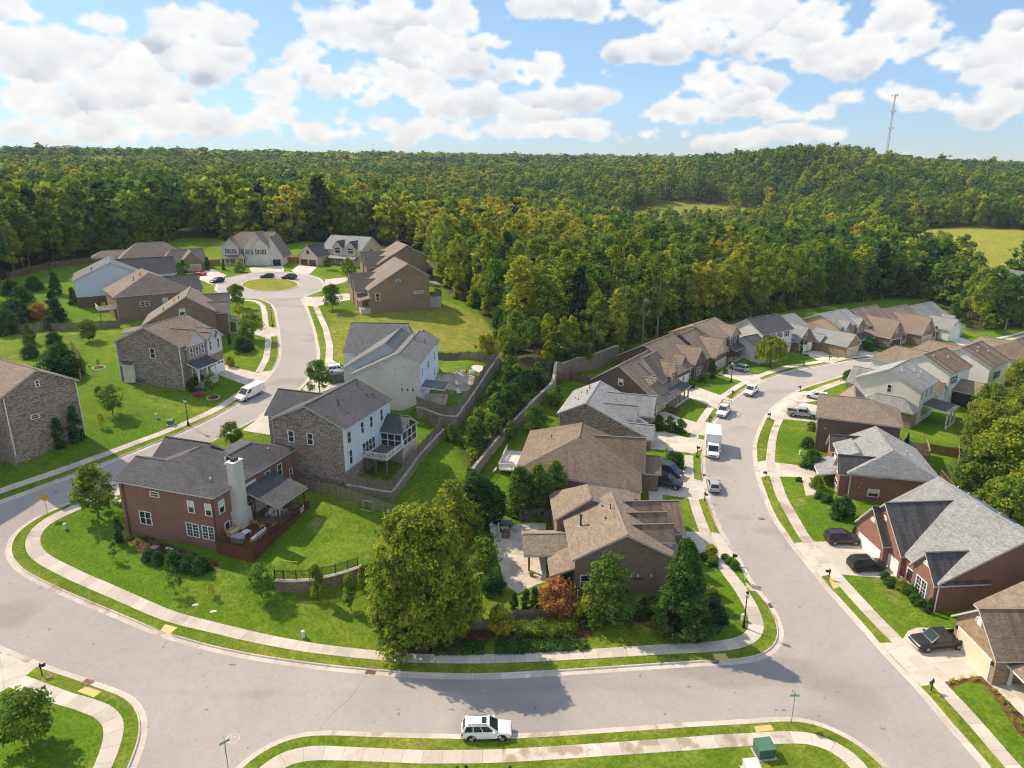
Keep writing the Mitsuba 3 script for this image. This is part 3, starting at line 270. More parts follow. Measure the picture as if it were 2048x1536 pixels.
class MB:
    """Collects boxes, prisms, tubes and polygons; xf maps local points to the world."""
    def __init__(self, xf=None):
        self.v, self.f, self.c, self.n, self.xf, self.col = [], [], [], 0, xf, None

    def add(self, v, f, col=None):
        v = np.asarray(v, float)
        f = np.asarray(f, int)
        if f.shape[1] == 4:
            f = np.vstack([f[:, [0, 1, 2]], f[:, [0, 2, 3]]])
        if self.xf is not None:
            v = self.xf(v)
        self.v.append(v)
        self.f.append(f + self.n)
        c = col if col is not None else (self.col if self.col is not None else (.5, .5, .5))
        self.c.append(np.tile(np.asarray(c, float), (len(v), 1)))
        self.n += len(v)
        return self

    BF = np.array([[0, 2, 3, 1], [4, 5, 7, 6], [0, 1, 5, 4], [2, 6, 7, 3], [0, 4, 6, 2], [1, 3, 7, 5]])

    def box(self, x0, x1, y0, y1, z0, z1, col=None):
        v = [(x, y, z) for z in (z0, z1) for y in (y0, y1) for x in (x0, x1)]
        return self.add(v, self.BF, col)

    def obox(self, p, q, w, h, col=None, up=(0, 0, 1)):
        """A bar from p to q, w wide and h tall."""
        p, q = np.asarray(p, float), np.asarray(q, float)
        d = q - p
        L = np.linalg.norm(d)
        d = d / L
        s = np.cross(up, d)
        if np.linalg.norm(s) < 1e-6:
            s = np.array([1., 0, 0])
        s /= np.linalg.norm(s)
        t = np.cross(d, s)
        v = [a + s * w / 2 * i + t * h / 2 * j for a in (p, q) for j in (-1, 1) for i in (-1, 1)]
        return self.add(v, self.BF[:, ::-1], col)

    def prism(self, poly, z0, z1, col=None):
        poly = [(float(x), float(y)) for x, y in poly]
        if sum(a[0] * b[1] - b[0] * a[1] for a, b in zip(poly, poly[1:] + poly[:1])) < 0:
            poly = poly[::-1]
        n = len(poly)
        m = trimesh.creation.extrude_polygon(Polygon(poly), z1 - z0, engine='earcut')
        v = np.array(m.vertices)
        v[:, 2] += z0
        return self.add(v, m.faces, col)

    def tube(self, pts, r, sides=6, col=None):
        pts = np.asarray(pts, float)
        r = np.broadcast_to(np.asarray(r, float), (len(pts),))
        t = np.gradient(pts, axis=0)
        t /= np.linalg.norm(t, axis=1, keepdims=True) + 1e-12
        ref = np.where(np.abs(t[:, 2:]) < .9, [0, 0, 1.], [1., 0, 0])
        a = np.cross(t, ref)
        a /= np.linalg.norm(a, axis=1, keepdims=True) + 1e-12
        b = np.cross(t, a)
        an = np.arange(sides) * 2 * np.pi / sides
        v = pts[:, None] + r[:, None, None] * (np.cos(an)[None, :, None] * a[:, None] + np.sin(an)[None, :, None] * b[:, None])
        N = len(pts)
        i, j = np.meshgrid(np.arange(N - 1), np.arange(sides), indexing='ij')
        q = np.stack([i * sides + j, i * sides + (j + 1) % sides, (i + 1) * sides + (j + 1) % sides, (i + 1) * sides + j], -1).reshape(-1, 4)
        v = v.reshape(-1, 3)
        f = np.vstack([q[:, [0, 2, 1]], q[:, [0, 3, 2]]])
        c0, c1 = len(v), len(v) + 1
        v = np.vstack([v, pts[0], pts[-1]])
        k = np.arange(sides)
        f = np.vstack([f, np.stack([k * 0 + c0, k, (k + 1) % sides], 1), np.stack([k * 0 + c1, (N - 1) * sides + (k + 1) % sides, (N - 1) * sides + k], 1)])
        return self.add(v, f, col)

    def cyl(self, p, q, r, sides=10, col=None, r2=None):
        return self.tube([p, q], [r, r if r2 is None else r2], sides, col)

    def poly3(self, pts, col=None):
        n = len(pts)
        return self.add(pts, [[0, i, i + 1] for i in range(1, n - 1)], col)

    def mesh(self):
        return (np.vstack(self.v), np.vstack(self.f))

    def colors(self):
        return np.vstack(self.c)

    def put(self, base, bsdf, parent=None, **kw):
        if bsdf in ('paint', 'gloss'):
            kw.setdefault('color', self.colors())
        return put(base, self.mesh(), bsdf, parent, **kw)


def placer(x, y, z, rot):
    c, s = math.cos(math.radians(rot)), math.sin(math.radians(rot))
    R = np.array([[c, s, 0], [-s, c, 0], [0, 0, 1]])
    o = np.array([x, y, z])
    return lambda v: np.asarray(v, float) @ R + o


def TW(x, y, z, rot, s=1.0):
    return T().translate([x, y, z]).rotate([0, 0, 1], rot).scale(s)


# ------------------------------------------------------------------ terrain
def seg_sd(px, py, line):
    best, sd, run = np.full(px.shape, 1e9), np.zeros(px.shape), np.zeros(px.shape)
    n = len(line) - 1
    for i in range(n):
        ax, ay = line[i]
        bx, by = line[i + 1]
        dx, dy = bx - ax, by - ay
        L2 = dx * dx + dy * dy
        tr = ((px - ax) * dx + (py - ay) * dy) / L2
        t = np.clip(tr, 0, 1)
        d = np.hypot(px - ax - t * dx, py - ay - t * dy)
        cr = dx * (py - ay) - dy * (px - ax)
        m = d < best - 1e-9
        best, sd = np.where(m, d, best), np.where(m, np.sign(cr) * d, sd)
        over = np.where((i == 0) & (tr < 0), -tr * np.sqrt(L2), np.where((i == n - 1) & (tr > 1), (tr - 1) * np.sqrt(L2), 0.))
        run = np.where(m, over, run)
    return sd, run


def sst(a, b, x):
    t = np.clip((x - a) / (b - a), 0, 1)
    return t * t * (3 - 2 * t)


_c = np.array(D['ctrl'])
_rbf = RBFInterpolator(_c[:, :2] / 100, _c[:, 2], kernel='linear', smoothing=0.02)
GX0, GX1, GY0, GY1 = -150, 220, 20, 300
_gx, _gy = np.arange(-150, 221, 2.), np.arange(10, 301, 2.)
_Z = gaussian_filter(_rbf(np.stack(np.meshgrid(_gx, _gy, indexing='ij'), -1).reshape(-1, 2) / 100).reshape(len(_gx), len(_gy)), 1.5)
_zi = RegularGridInterpolator((_gx, _gy), _Z, bounds_error=False, fill_value=None)
_nx, _ny = np.arange(GX0, GX1 + 1.), np.arange(GY0, GY1 + 1.)
_MX, _MY = np.meshgrid(_nx, _ny, indexing='ij')
GZ = _zi(np.stack([_MX, _MY], -1))
for _l, _h, _d in D['walls'].values():
    _sd, _run = seg_sd(_MX, _MY, _l)
    GZ = GZ + _h * sst(-.1, .6, _sd) * (1 - sst(_d * .3, _d, _sd)) * (1 - sst(0, 4, _run))
LIFT = .14      # lawns stand a kerb's height above the road


def tz(x, y):
    """Road-level terrain height, linear on each triangle of the 1 m grid."""
    x, y = np.asarray(x, float), np.asarray(y, float)
    u, v = np.clip(x - GX0, 0, GX1 - GX0 - 1e-6), np.clip(y - GY0, 0, GY1 - GY0 - 1e-6)
    i, j = u.astype(int), v.astype(int)
    a, b = u - i, v - j
    z00, z10, z01, z11 = GZ[i, j], GZ[i + 1, j], GZ[i, j + 1], GZ[i + 1, j + 1]
    return np.where(a >= b, z00 + a * (z10 - z00) + b * (z11 - z10), z00 + b * (z01 - z00) + a * (z11 - z01))


def gz(x, y):
    return float(tz(x, y)) + LIFT


def drape(poly, up=0.0, skirt=0.0, world=False):
    """The polygon as a sheet exactly parallel to the ground grid."""
    x0, y0, x1, y1 = poly.bounds
    i0, i1 = int(max(GX0, math.floor(x0))), int(min(GX1, math.ceil(x1)))
    j0, j1 = int(max(GY0, math.floor(y0))), int(min(GY1, math.ceil(y1)))
    I, J = np.meshgrid(np.arange(i0, i1), np.arange(j0, j1), indexing='ij')
    I, J = I.ravel().astype(float), J.ravel().astype(float)
    A, B, C_, D_ = np.stack([I, J], -1), np.stack([I + 1, J], -1), np.stack([I + 1, J + 1], -1), np.stack([I, J + 1], -1)
    tri = np.concatenate([np.stack([A, B, C_], 1), np.stack([A, C_, D_], 1)])
    tp = shapely.polygons(tri)
    shapely.prepare(poly)
    ins = shapely.contains_properly(poly, tp)
    crs = shapely.intersects(poly, tp) & ~ins
    V, F, n = [tri[ins].reshape(-1, 2)], [np.arange(ins.sum() * 3).reshape(-1, 3)], int(ins.sum() * 3)
    for g in shapely.intersection(poly, tp[crs]):
        for q in getattr(g, 'geoms', [g]):
            if q.geom_type != 'Polygon' or q.area < 1e-4:
                continue
            c = np.array(q.exterior.coords)[:-1]
            if len(q.interiors) == 0 and len(c) == 3:
                f = np.array([[0, 1, 2]])
            else:
                c, f = trimesh.creation.triangulate_polygon(q, engine='earcut')
                c = np.asarray(c)
            a = c[f]
            s = (a[:, 1, 0] - a[:, 0, 0]) * (a[:, 2, 1] - a[:, 0, 1]) - (a[:, 1, 1] - a[:, 0, 1]) * (a[:, 2, 0] - a[:, 0, 0])
            f = np.where((s < 0)[:, None], f[:, ::-1], f)
            V.append(c)
            F.append(f + n)
            n += len(c)
    V, F = np.vstack(V), np.vstack(F)
    u = up(V[:, 0], V[:, 1]) if callable(up) else up
    v3 = np.column_stack([V, tz(V[:, 0], V[:, 1]) + u])
    # merge equal vertices
    key = np.round(v3 * 2000).astype(np.int64)
    _, idx, inv = np.unique(key, axis=0, return_index=True, return_inverse=True)
    v3, F = v3[idx], inv.reshape(-1)[F]
    if skirt:
        for ring in [q.exterior for q in getattr(poly, 'geoms', [poly])]:
            r = np.array(shapely.segmentize(ring, 1.0).coords)
            if ring.is_ccw is False:
                r = r[::-1]
            u = up(r[:, 0], r[:, 1]) if callable(up) else up
            z = tz(r[:, 0], r[:, 1]) + u
            k, b = len(r), len(v3)
            v3 = np.vstack([v3, np.column_stack([r, z]), np.column_stack([r, z - skirt])])
            i = np.arange(k - 1)
            F = np.vstack([F, np.stack([b + i, b + k + i, b + k + i + 1], 1), np.stack([b + i, b + k + i + 1, b + i + 1], 1)])
    return v3, F


def norm(v):
    v = np.asarray(v, float)
    return v / np.linalg.norm(v)

# ------------------------------------------------------------------ materials
def mat(name, color, rough=.9, bump=None, bscale=.0, eps=.02, two=True, **kw):
    b = {'type': 'principled', 'base_color': proc(color) if callable(color) else color, 'roughness': rough, **kw}
    if bump:
        b = {'type': 'bumpmap', 'tex': proc(bump, eps=eps), 'scale': bscale, 'bsdf': b}
    scene[name] = {'type': 'twosided', 'b': b} if two else b


VC = {'type': 'mesh_attribute', 'name': 'vertex_color'}
scene['paint'] = {'type': 'twosided', 'b': {'type': 'principled', 'base_color': VC, 'roughness': .6, 'specular': .4}}
scene['gloss'] = {'type': 'twosided', 'b': {'type': 'principled', 'base_color': VC, 'roughness': .32, 'specular': .5, 'clearcoat': .8, 'clearcoat_gloss': .9}}
scene['pane'] = {'type': 'twosided', 'b': {'type': 'principled', 'base_color': {'type': 'rgb', 'value': [.028, .036, .042]}, 'roughness': .06, 'specular': .6}}
scene['metal'] = {'type': 'twosided', 'b': {'type': 'principled', 'base_color': {'type': 'rgb', 'value': [.45, .46, .47]}, 'roughness': .4, 'metallic': .8}}


def along(p, n):
    """Horizontal run along an upright or sloping face."""
    h = dr.sqrt(n.x * n.x + n.y * n.y) + 1e-6
    return (p.y * n.x - p.x * n.y) / h


def pick(k, cols):
    c = mi.Color3f(*cols[0])
    for i, q in enumerate(cols[1:], 1):
        c = dr.select(k > i - .5, mi.Color3f(*q), c)
    return c


def grass_c(p, n, uv):
    """uv.x: 0 lawn, 1 woodland floor; uv.y: 0 lush, 1 dry."""
    a = fbm(p.x * .11, p.y * .11, 3.0, 3)
    b = fbm(p.x * .9, p.y * .9, 7.0, 3)
    c = noise(p.x * 5.0, p.y * 5.0)
    stripe = smoothstep(.35, .65, noise(p.x * .45 + p.y * .75, (p.x * .1 - p.y * .06), 4.0))
    lush = mix((.070, .150, .010), (.125, .200, .013), a)
    lush = mix(lush, (.100, .190, .010), stripe * .35)
    dry = mix((.185, .205, .026), (.255, .245, .055), b)
    d = dr.clip(uv.y + (a - .5) * .9 + (b - .5) * .5, 0, 1)
    g = mix(lush, dry, dr.clip(d, 0, 1) * .9)
    bare = smoothstep(.70, .84, fbm(p.x * .33 + 40, p.y * .33, 2.0, 3)) * smoothstep(.35, .6, b)
    g = mix(g, (.26, .205, .10), bare * .45)
    g = g * (.72 + .56 * c * (.5 + b))
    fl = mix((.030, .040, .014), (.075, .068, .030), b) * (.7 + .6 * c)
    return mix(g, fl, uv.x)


mat('grass', grass_c, .95, specular=.1)


def asphalt_c(p, n, uv):
    a = fbm(p.x * .16, p.y * .16, 1.0, 4)
    b = noise(p.x * 9, p.y * 9)
    c = fbm(p.x * 1.7, p.y * 1.7, 5.0, 3)
    col = mix((.335, .318, .305), (.405, .385, .372), a)
    col = col * (.90 + .12 * b + .10 * c)
    dark = smoothstep(.60, .74, fbm(p.x * .07 + 9, p.y * .13, 8.0, 3))
    col = col * (1 - .16 * dark)
    # sealed joints: thin dark wandering lines
    w = (noise(p.x * .35, p.y * .35, 3.0) - .5) * 1.6
    l1 = dr.abs((p.x + 14.0) * .92 + (p.y - 62) * -.38 + w)
    l2 = dr.abs((p.y - 58.6) + w * .5 - (p.x + 10) * .02)
    k = dr.maximum(.7 * (1 - smoothstep(.02, .06, l1)), .10 * (1 - smoothstep(.05, .7, l2)))
    spots = smoothstep(.93, .96, noise(p.x * 1.3, p.y * 1.3, 9.0)) * smoothstep(.55, .7, noise(p.x * 5, p.y * 5, 2.0))
    return col * (1 - .35 * k) * (1 - .45 * spots)


mat('asphalt', asphalt_c, .92, specular=.2)


def concrete_c(p, n, uv):
    """uv.x: slab tone, uv.y: how stained."""
    a = fbm(p.x * .5, p.y * .5, 1.0, 3)
    b = noise(p.x * 6, p.y * 6)
    col = mix((.50, .46, .405), (.60, .565, .515), a) * (.86 + .26 * uv.x) * (.95 + .1 * b)
    s = smoothstep(.42, .70, fbm(p.x * .9 + 3, p.y * .9, 6.0, 4)) * uv.y
    return mix(col, (.30, .225, .15), s * .8)


mat('concrete', concrete_c, .9, specular=.2)

BRICK = [((.235, .165, .125), (.150, .105, .085), .30),      # 0 tan-brown brick
         ((.235, .120, .095), (.165, .078, .062), .16),      # 1 red brick
         ((.175, .105, .085), (.330, .285, .255), .75),      # 2 tumbled brick with pale flecks
         ((.640, .610, .560), (.500, .470, .420), .35),      # 3 white-washed brick
         ((.270, .185, .140), (.200, .140, .110), .30),      # 4 light tan brick
         ((.320, .240, .165), (.210, .150, .100), .55),      # 5 field stone
         ((.150, .098, .072), (.105, .070, .055), .25)]      # 6 brown brick


def brick_c(p, n, uv):
    k = uv.x
    t = along(p, n)
    row = dr.floor(p.z / .085)
    off = .5 * (row - 2 * dr.floor(row / 2))
    cell = dr.floor(t / .24 + off)
    r1 = cell_rand(cell, row, 3.0)
    r2 = cell_rand(dr.floor(t / .5), dr.floor(p.z / .17), 5.0)
    blot = fbm(t * .35, p.z * .5, 2.0, 3)
    A = pick(k, [b[0] for b in BRICK])
    B = pick(k, [b[1] for b in BRICK])
    q = pick(k, [(b[2],) * 3 for b in BRICK]).x
    col = mix(A, B, smoothstep(1 - q, 1.0 - q * .45, .55 * r1 + .45 * r2))
    fz, ft = p.z / .085 - row, t / .24 + off - cell
    mort = dr.maximum(1 - smoothstep(.0, .14, fz), 1 - smoothstep(.0, .06, ft))
    col = mix(col, (.42, .39, .35), mort * .40)
    return col * (.80 + .30 * blot + .16 * r1)


def brick_h(p, n, uv):
    t = along(p, n)
    row = dr.floor(p.z / .085)
    off = .5 * (row - 2 * dr.floor(row / 2))
    a, b = p.z / .085 - row, t / .24 + off - dr.floor(t / .24 + off)
    return smoothstep(.0, .18, a) * smoothstep(.0, .07, b)


mat('brick', brick_c, .9, specular=.15)

SID = [(.72, .69, .62), (.66, .60, .52), (.60, .68, .78), (.74, .74, .72), (.52, .54, .58), (.50, .40, .28), (.62, .53, .44), (.38, .34, .30)]


def siding_c(p, n, uv):
    f = p.z / .16 - dr.floor(p.z / .16)
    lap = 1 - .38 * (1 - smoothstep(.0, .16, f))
    a = fbm(along(p, n) * .6, p.z * .6, 2.0, 3)
    return pick(uv.x, SID) * lap * (.92 + .12 * a)


mat('siding', siding_c, .7, specular=.25)
mat('batten', lambda p, n, uv: pick(uv.x, SID) * (1 - .30 * (1 - smoothstep(.06, .10, dr.abs(along(p, n) / .45 - dr.floor(along(p, n) / .45) - .5)))), .7, specular=.25)

SHIN = [(.250, .205, .165), (.100, .102, .112), (.270, .285, .295), (.205, .165, .130), (.160, .165, .175), (.225, .190, .165), (.300, .250, .200)]


def shingle_c(p, n, uv):
    """uv.x: colour, uv.y: how streaked with algae."""
    t = along(p, n)
    row = dr.floor(p.z / .095)
    r = cell_rand(dr.floor(t / .28 + .37 * row), row, 2.0)
    r2 = cell_rand(dr.floor(t / .9 + .5 * row), row, 8.0)
    f = p.z / .095 - row
    a = fbm(p.x * .4, p.y * .4, p.z * .4, 3)
    st = fbm(t * 1.6, p.z * .22, 4.0, 4)
    col = pick(uv.x, SHIN) * (.72 + .36 * r + .22 * r2) * (.86 + .26 * a)
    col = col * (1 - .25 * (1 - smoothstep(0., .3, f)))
    return mix(col, (.060, .056, .052), smoothstep(.42, .66, st) * uv.y * .8)


mat('shingle', shingle_c, .95, specular=.12)


def leaf_ramp(u):
    c = mix((.035, .085, .050), (.070, .150, .040), smoothstep(0., .25, u))
    c = mix(c, (.155, .260, .042), smoothstep(.25, .5, u))
    c = mix(c, (.400, .430, .050), smoothstep(.5, .75, u))
    c = mix(c, (.520, .360, .055), smoothstep(.75, .9, u))
    c = mix(c, (.360, .150, .085), smoothstep(.9, 1.05, u))
    return mix(c, (.55, .10, .30), smoothstep(1.12, 1.25, u))


def leaf_c(p, n, uv):
    """uv.x: hue from blue-green over yellow to russet; uv.y: tone."""
    a = noise(p.x * .13, p.y * .13, 3.0) - .5
    b = noise(p.x * .9, p.y * .9, p.z * .9) - .5
    u = uv.x + a * .16 + b * .10
    return leaf_ramp(u) * (uv.y * (1 + .5 * b))


scene['leaf'] = {'type': 'principledthin', 'base_color': proc(leaf_c), 'roughness': .5, 'diff_trans': .9, 'spec_trans': 0.0, 'eta': 1.3}


def bark_c(p, n, uv):
    a = noise(along(p, n) * 7, p.z * 1.3, 2.0)
    return mix((.085, .066, .050), (.24, .215, .185), uv.x) * (.7 + .6 * a)


mat('bark', bark_c, .95, specular=.1)


def mulch_c(p, n, uv):
    a, b = noise(p.x * 4, p.y * 4), fbm(p.x * .8, p.y * .8, 2.0, 3)
    return mix((.085, .038, .024), (.19, .105, .066), a) * (.6 + .8 * b)


mat('mulch', mulch_c, .97, specular=.05)

BLOCK = [((.33, .28, .225), (.24, .195, .155)), ((.30, .22, .165), (.17, .12, .09)), ((.36, .31, .25), (.26, .22, .18))]


def block_c(p, n, uv):
    t = along(p, n)
    row = dr.floor(p.z / .2)
    off = .5 * (row - 2 * dr.floor(row / 2))
    r = cell_rand(dr.floor(t / .42 + off), row, 3.0)
    fz, ft = p.z / .2 - row, t / .42 + off - dr.floor(t / .42 + off)
    joint = dr.maximum(1 - smoothstep(0., .12, fz), 1 - smoothstep(0., .07, ft))
    top = smoothstep(.6, .9, n.z)
    col = mix(pick(uv.x, [b[0] for b in BLOCK]), pick(uv.x, [b[1] for b in BLOCK]), r) * (.8 + .35 * noise(t * 3, p.z * 3, p.x))
    return col * (1 - .55 * joint * (1 - top))


mat('block', block_c, .92, specular=.1)


def wood_c(p, n, uv):
    t = along(p, n)
    k = dr.floor(t / .145)
    r = cell_rand(k, 3.0, 1.0)
    f = t / .145 - k
    gap = 1 - smoothstep(.0, .10, f)
    a = noise(t * 22, p.z * .8, 2.0)
    top = smoothstep(.6, .9, n.z)
    base = pick(uv.x, [(.215, .185, .150), (.300, .215, .130), (.145, .062, .034), (.330, .130, .055), (.175, .160, .140), (.26, .23, .14), (.20, .13, .085)])
    return base * (.74 + .30 * r + .18 * a) * (1 - .45 * gap * (1 - top))


mat('wood', wood_c, .9, specular=.1)

# ------------------------------------------------------------------ roads, kerbs, pavements, drives, lawns
DOM = sbox(GX0 + 1, GY0 + 1, GX1 - 1, GY1 - 1)
IN_VIEW = Polygon([(-6, 22), (6, 22), (30, 30), (216, 296), (-146, 296), (-146, 180)]).union(sbox(-75, 28, 75, 110))


def smooth_ring(pts, step=.6, sig=2.2):
    ls = LineString(list(pts) + [pts[0]])
    n = int(ls.length / step)
    q = np.array([ls.interpolate(i / n, normalized=True).coords[0] for i in range(n)])
    return np.column_stack([gaussian_filter1d(q[:, k], sig, mode='wrap') for k in (0, 1)])


ROAD = Polygon(smooth_ring(D['road'])).buffer(0)
ISLAND = Polygon(smooth_ring(D['island'], .5, 1.5))
DRIVE = {k: Polygon(v).buffer(.15, join_style=2) for k, v in D['drive'].items()}
RAMP = {k: Polygon(v) for k, v in D['ramp'].items()}
BED = {k: Polygon(v).buffer(.6).buffer(-.5) for k, v in D['bed'].items()}
LOT = {k: Polygon(v).buffer(0) for k, v in D['lot'].items()}
aprons = unary_union([p for k, p in DRIVE.items() if k not in ('patio', 'S3w', 'S1w')] + list(RAMP.values()))
aprons_soft = aprons.buffer(.4)
GUT = .72
ASPH = ROAD.buffer(-GUT)
isl_g = ISLAND.buffer(.35)
asph = ASPH.difference(isl_g).intersection(DOM)
put('road', drape(asph, 0.005), 'asphalt', kind='structure', label='pale grey asphalt street running from the corner up to the turning circle', uv=[0, 0])

ring = np.array(shapely.segmentize(ROAD.exterior, .75).coords)[:-1]
L_ = LineString(ring)
n_ = int(L_.length / .75)
ring = np.array([L_.interpolate(i / n_, normalized=True).coords[0] for i in range(n_)])
tan_ = np.roll(ring, -2, 0) - np.roll(ring, 2, 0)
tan_ = np.column_stack([gaussian_filter1d(tan_[:, k], 2, mode='wrap') for k in (0, 1)])
tan_ /= np.linalg.norm(tan_, axis=1, keepdims=True)
nin = np.column_stack([-tan_[:, 1], tan_[:, 0]])
if not ROAD.exterior.is_ccw:
    nin = -nin
gutter_base = info(uniq('gutter'), 'pale concrete gutter pan running along both sides of the street', None, None, 'structure')
kerb_base = info(uniq('kerb'), 'low pale concrete kerb edging the lawn strips', None, None, 'structure')
scene_gut, rest_g, rest_k = 0, [], []
rng = np.random.default_rng(5)


def kerb_h(p):
    pt = Point(p)
    d = aprons.distance(pt) if aprons_soft.buffer(1.5).contains(pt) else 9.
    return .02 + (LIFT + .015 - .02) * float(sst(.25, 1.3, d))


def ring_piece(i, j):
    idx = np.arange(i, j + 1) % n_
    o, t, nn = ring[idx].copy(), tan_[idx], nin[idx]
    o[0] += t[0] * .012
    o[-1] -= t[-1] * .012
    return o, nn


for i in range(0, n_, 4):
    o, nn = ring_piece(i, min(i + 4, n_))
    mid = o.mean(0)
    if not DOM.buffer(-1.5).contains(Point(mid)) or not IN_VIEW.contains(Point(mid)):
        continue
    near = math.hypot(mid[0], mid[1]) < 125
    inner = o + nn * (GUT + .01)
    pg = Polygon(np.vstack([o, inner[::-1]])).buffer(0)
    if pg.area < .3:
        continue
    tone = rng.random() * .8 + .1
    st = .75 if rng.random() < .18 else .12
    g = drape(pg, lambda x, y: .012, skirt=.03)
    hs = np.array([kerb_h(q) for q in o])
    k = len(o)
    prof = [(0.03, 0), (0.0, 1), (.11, 1), (.15, .8), (.19, 0)]
    V, F = [], []
    for a, (w, hh) in enumerate(prof):
        q = o + nn * w
        zb = tz(q[:, 0], q[:, 1])
        V.append(np.column_stack([q, zb + (hs * hh if hh else -.05)]))
    V = np.vstack(V)
    for a in range(len(prof) - 1):
        for b in range(k - 1):
            p0, p1, p2, p3 = a * k + b, a * k + b + 1, (a + 1) * k + b + 1, (a + 1) * k + b
            F += [[p0, p1, p2], [p0, p2, p3]]
    if near:
        put('pan', g, 'concrete', gutter_base, uv=[tone, st])
        put('block', (V, np.array(F)), 'concrete', kerb_base, uv=[tone * .8, st])
    else:
        rest_g.append(g)
        rest_k.append((V, np.array(F)))


def join(ms):
    n, V, F = 0, [], []
    for v, f in ms:
        V.append(v)
        F.append(np.asarray(f) + n)
        n += len(v)
    return np.vstack(V), np.vstack(F)


put('far_pan', join(rest_g), 'concrete', gutter_base, uv=[.5, .15], kind='stuff')
put('far_block', join(rest_k), 'concrete', kerb_base, uv=[.4, .15], kind='stuff')
# island kerb
io = np.array(ISLAND.exterior.coords)
put('turning_circle_kerb', drape(isl_g.difference(ISLAND.buffer(-.05)), LIFT + .01, skirt=.2), 'concrete', kind='structure', label='pale kerb ring round the grass island of the turning circle', uv=[.4, .1])

# pavements, slab by slab
side_union = []


def pavement(name, near, far, lab, slab=1.55):
    def res(pts, n=400):
        ls = LineString(pts)
        q = np.array([ls.interpolate(i / (n - 1), normalized=True).coords[0] for i in range(n)])
        return np.column_stack([gaussian_filter1d(q[:, k], 3, mode='nearest') for k in (0, 1)])
    a, b = res(near), res(far)
    m = (a + b) / 2
    ln, lf = LineString(near), LineString(far)
    wid = np.array([ln.distance(Point(q)) + lf.distance(Point(q)) for q in m])
    wid = np.clip(gaussian_filter1d(wid, 25), 1.25, 2.2)
    ls = LineString(m)
    N = max(2, int(ls.length / slab))
    key = info(uniq('sidewalk'), lab, None, None, 'structure')
    M = N * 3
    q = np.array([ls.interpolate(i / M, normalized=True).coords[0] for i in range(M + 1)])
    w = np.interp(np.linspace(0, 1, M + 1), np.linspace(0, 1, len(wid)), wid)
    t = np.gradient(q, axis=0)
    t = np.column_stack([gaussian_filter1d(t[:, k], 2, mode='nearest') for k in (0, 1)])
    t /= np.linalg.norm(t, axis=1, keepdims=True)
    nn = np.column_stack([-t[:, 1], t[:, 0]])
    full = Polygon(np.vstack([q + nn * w[:, None] / 2, (q - nn * w[:, None] / 2)[::-1]])).buffer(0)
    side_union.append(full)
    cut = unary_union([p for k, p in DRIVE.items() if k != 'patio']) if True else None
    put('joint_bed', drape(full.intersection(DOM), LIFT + .004), 'concrete', key, uv=[-1.2, .9])
    for i in range(N):
        s = slice(3 * i, 3 * i + 4)
        o, tt, no, ww = q[s].copy(), t[s], nn[s], w[s][:, None]
        o[0] += tt[0] * .016
        o[-1] -= tt[-1] * .016
        pg = Polygon(np.vstack([o + no * ww / 2, (o - no * ww / 2)[::-1]])).buffer(0)
        if not DOM.contains(pg) or not IN_VIEW.intersects(pg) or pg.area < .4:
            continue
        stain = .9 if (name == 'south' and .36 < i / N < .86 and rng.random() < .8) else (.35 if rng.random() < .2 else .05)
        if name == 'right_right' and 8 < i < 60 and rng.random() < .35:
            stain = .7
        put('slab', drape(pg, LIFT + .022, skirt=.02), 'concrete', key, uv=[rng.random(), stain])
    return key


for nm, lab, sl in (('center', 'concrete sidewalk curving round the corner block with the big willow oak', 1.55), ('right_left', 'sidewalk of concrete slabs before the row of tan roofed houses', 2.2),
                    ('right_right', 'sidewalk with some rust stained slabs before the red brick houses', 1.55), ('south', 'sidewalk with brown stained slabs beyond the white parked car', 1.75),
                    ('corner', 'short sidewalk bending round the lower left corner lawn', 1.75), ('north', 'sidewalk beside the lawn of the pale flecked brick houses', 1.7),
                    ('north_west', 'sidewalk beside the street lamp below the turning circle', 2.2), ('north_east', 'sidewalk along the empty yellowish lot', 2.2)):
    pavement(nm, *D['side'][nm], lab, sl)


# drives, panel by panel
def ramp_up(x, y, top=LIFT + .02):
    d = shapely.distance(ROAD, shapely.points(np.asarray(x), np.asarray(y)))
    return np.minimum(top, .03 + (top - .03) * d / 1.1)


DLAB = {'L2': 'driveway of the flecked brick house with the white garage doors', 'C1': 'driveway with two cars beside the white brick house', 'C2': 'driveway before the flecked brick house with blue siding',
        'C3': 'driveway of the red brick corner house with the white chimney', 'L7': 'shaded driveway before the open garages at the turning circle', 'L8': 'white driveway before the brown garage doors',
        'L6': 'driveway with the red car', 'L9': 'driveway on the right of the turning circle', 'L10': 'driveway leading to the gabled brick house', 'L3': 'front walk of the house with the flag', 'L4': 'driveway left of the turning circle',
        'R1': 'driveway of the tan brick corner house', 'R2': 'driveway under the two dark off-road vehicles', 'R3': 'shaded driveway of the grey roofed brick house', 'R4': 'driveway beside the three round shrubs', 'R5': 'driveway before twin white garage doors',
        'R6': 'driveway with the silver wagon by the lamp', 'R9': 'driveway right of the weeping tree', 'R10': 'driveway of the grey roofed stone house', 'R11': 'driveway of the open brick garage', 'R12': 'driveway by the far lamp', 'R13': 'driveway of the last grey roofed house',
        'S4': 'driveway with the silver pickup', 'S5': 'driveway with the white car half hidden behind the brown house', 'S3': 'driveway of the red brick house with the white porch', 'S3w': 'front walk by the yellow green bush', 'S2': 'driveway with two dark cars', 'S1': 'driveway with the black pickup',
        'S1w': 'front walk between mulch beds', 'BL': 'driveway in the lower left corner', 'patio': 'concrete patio behind the tan brick corner house'}
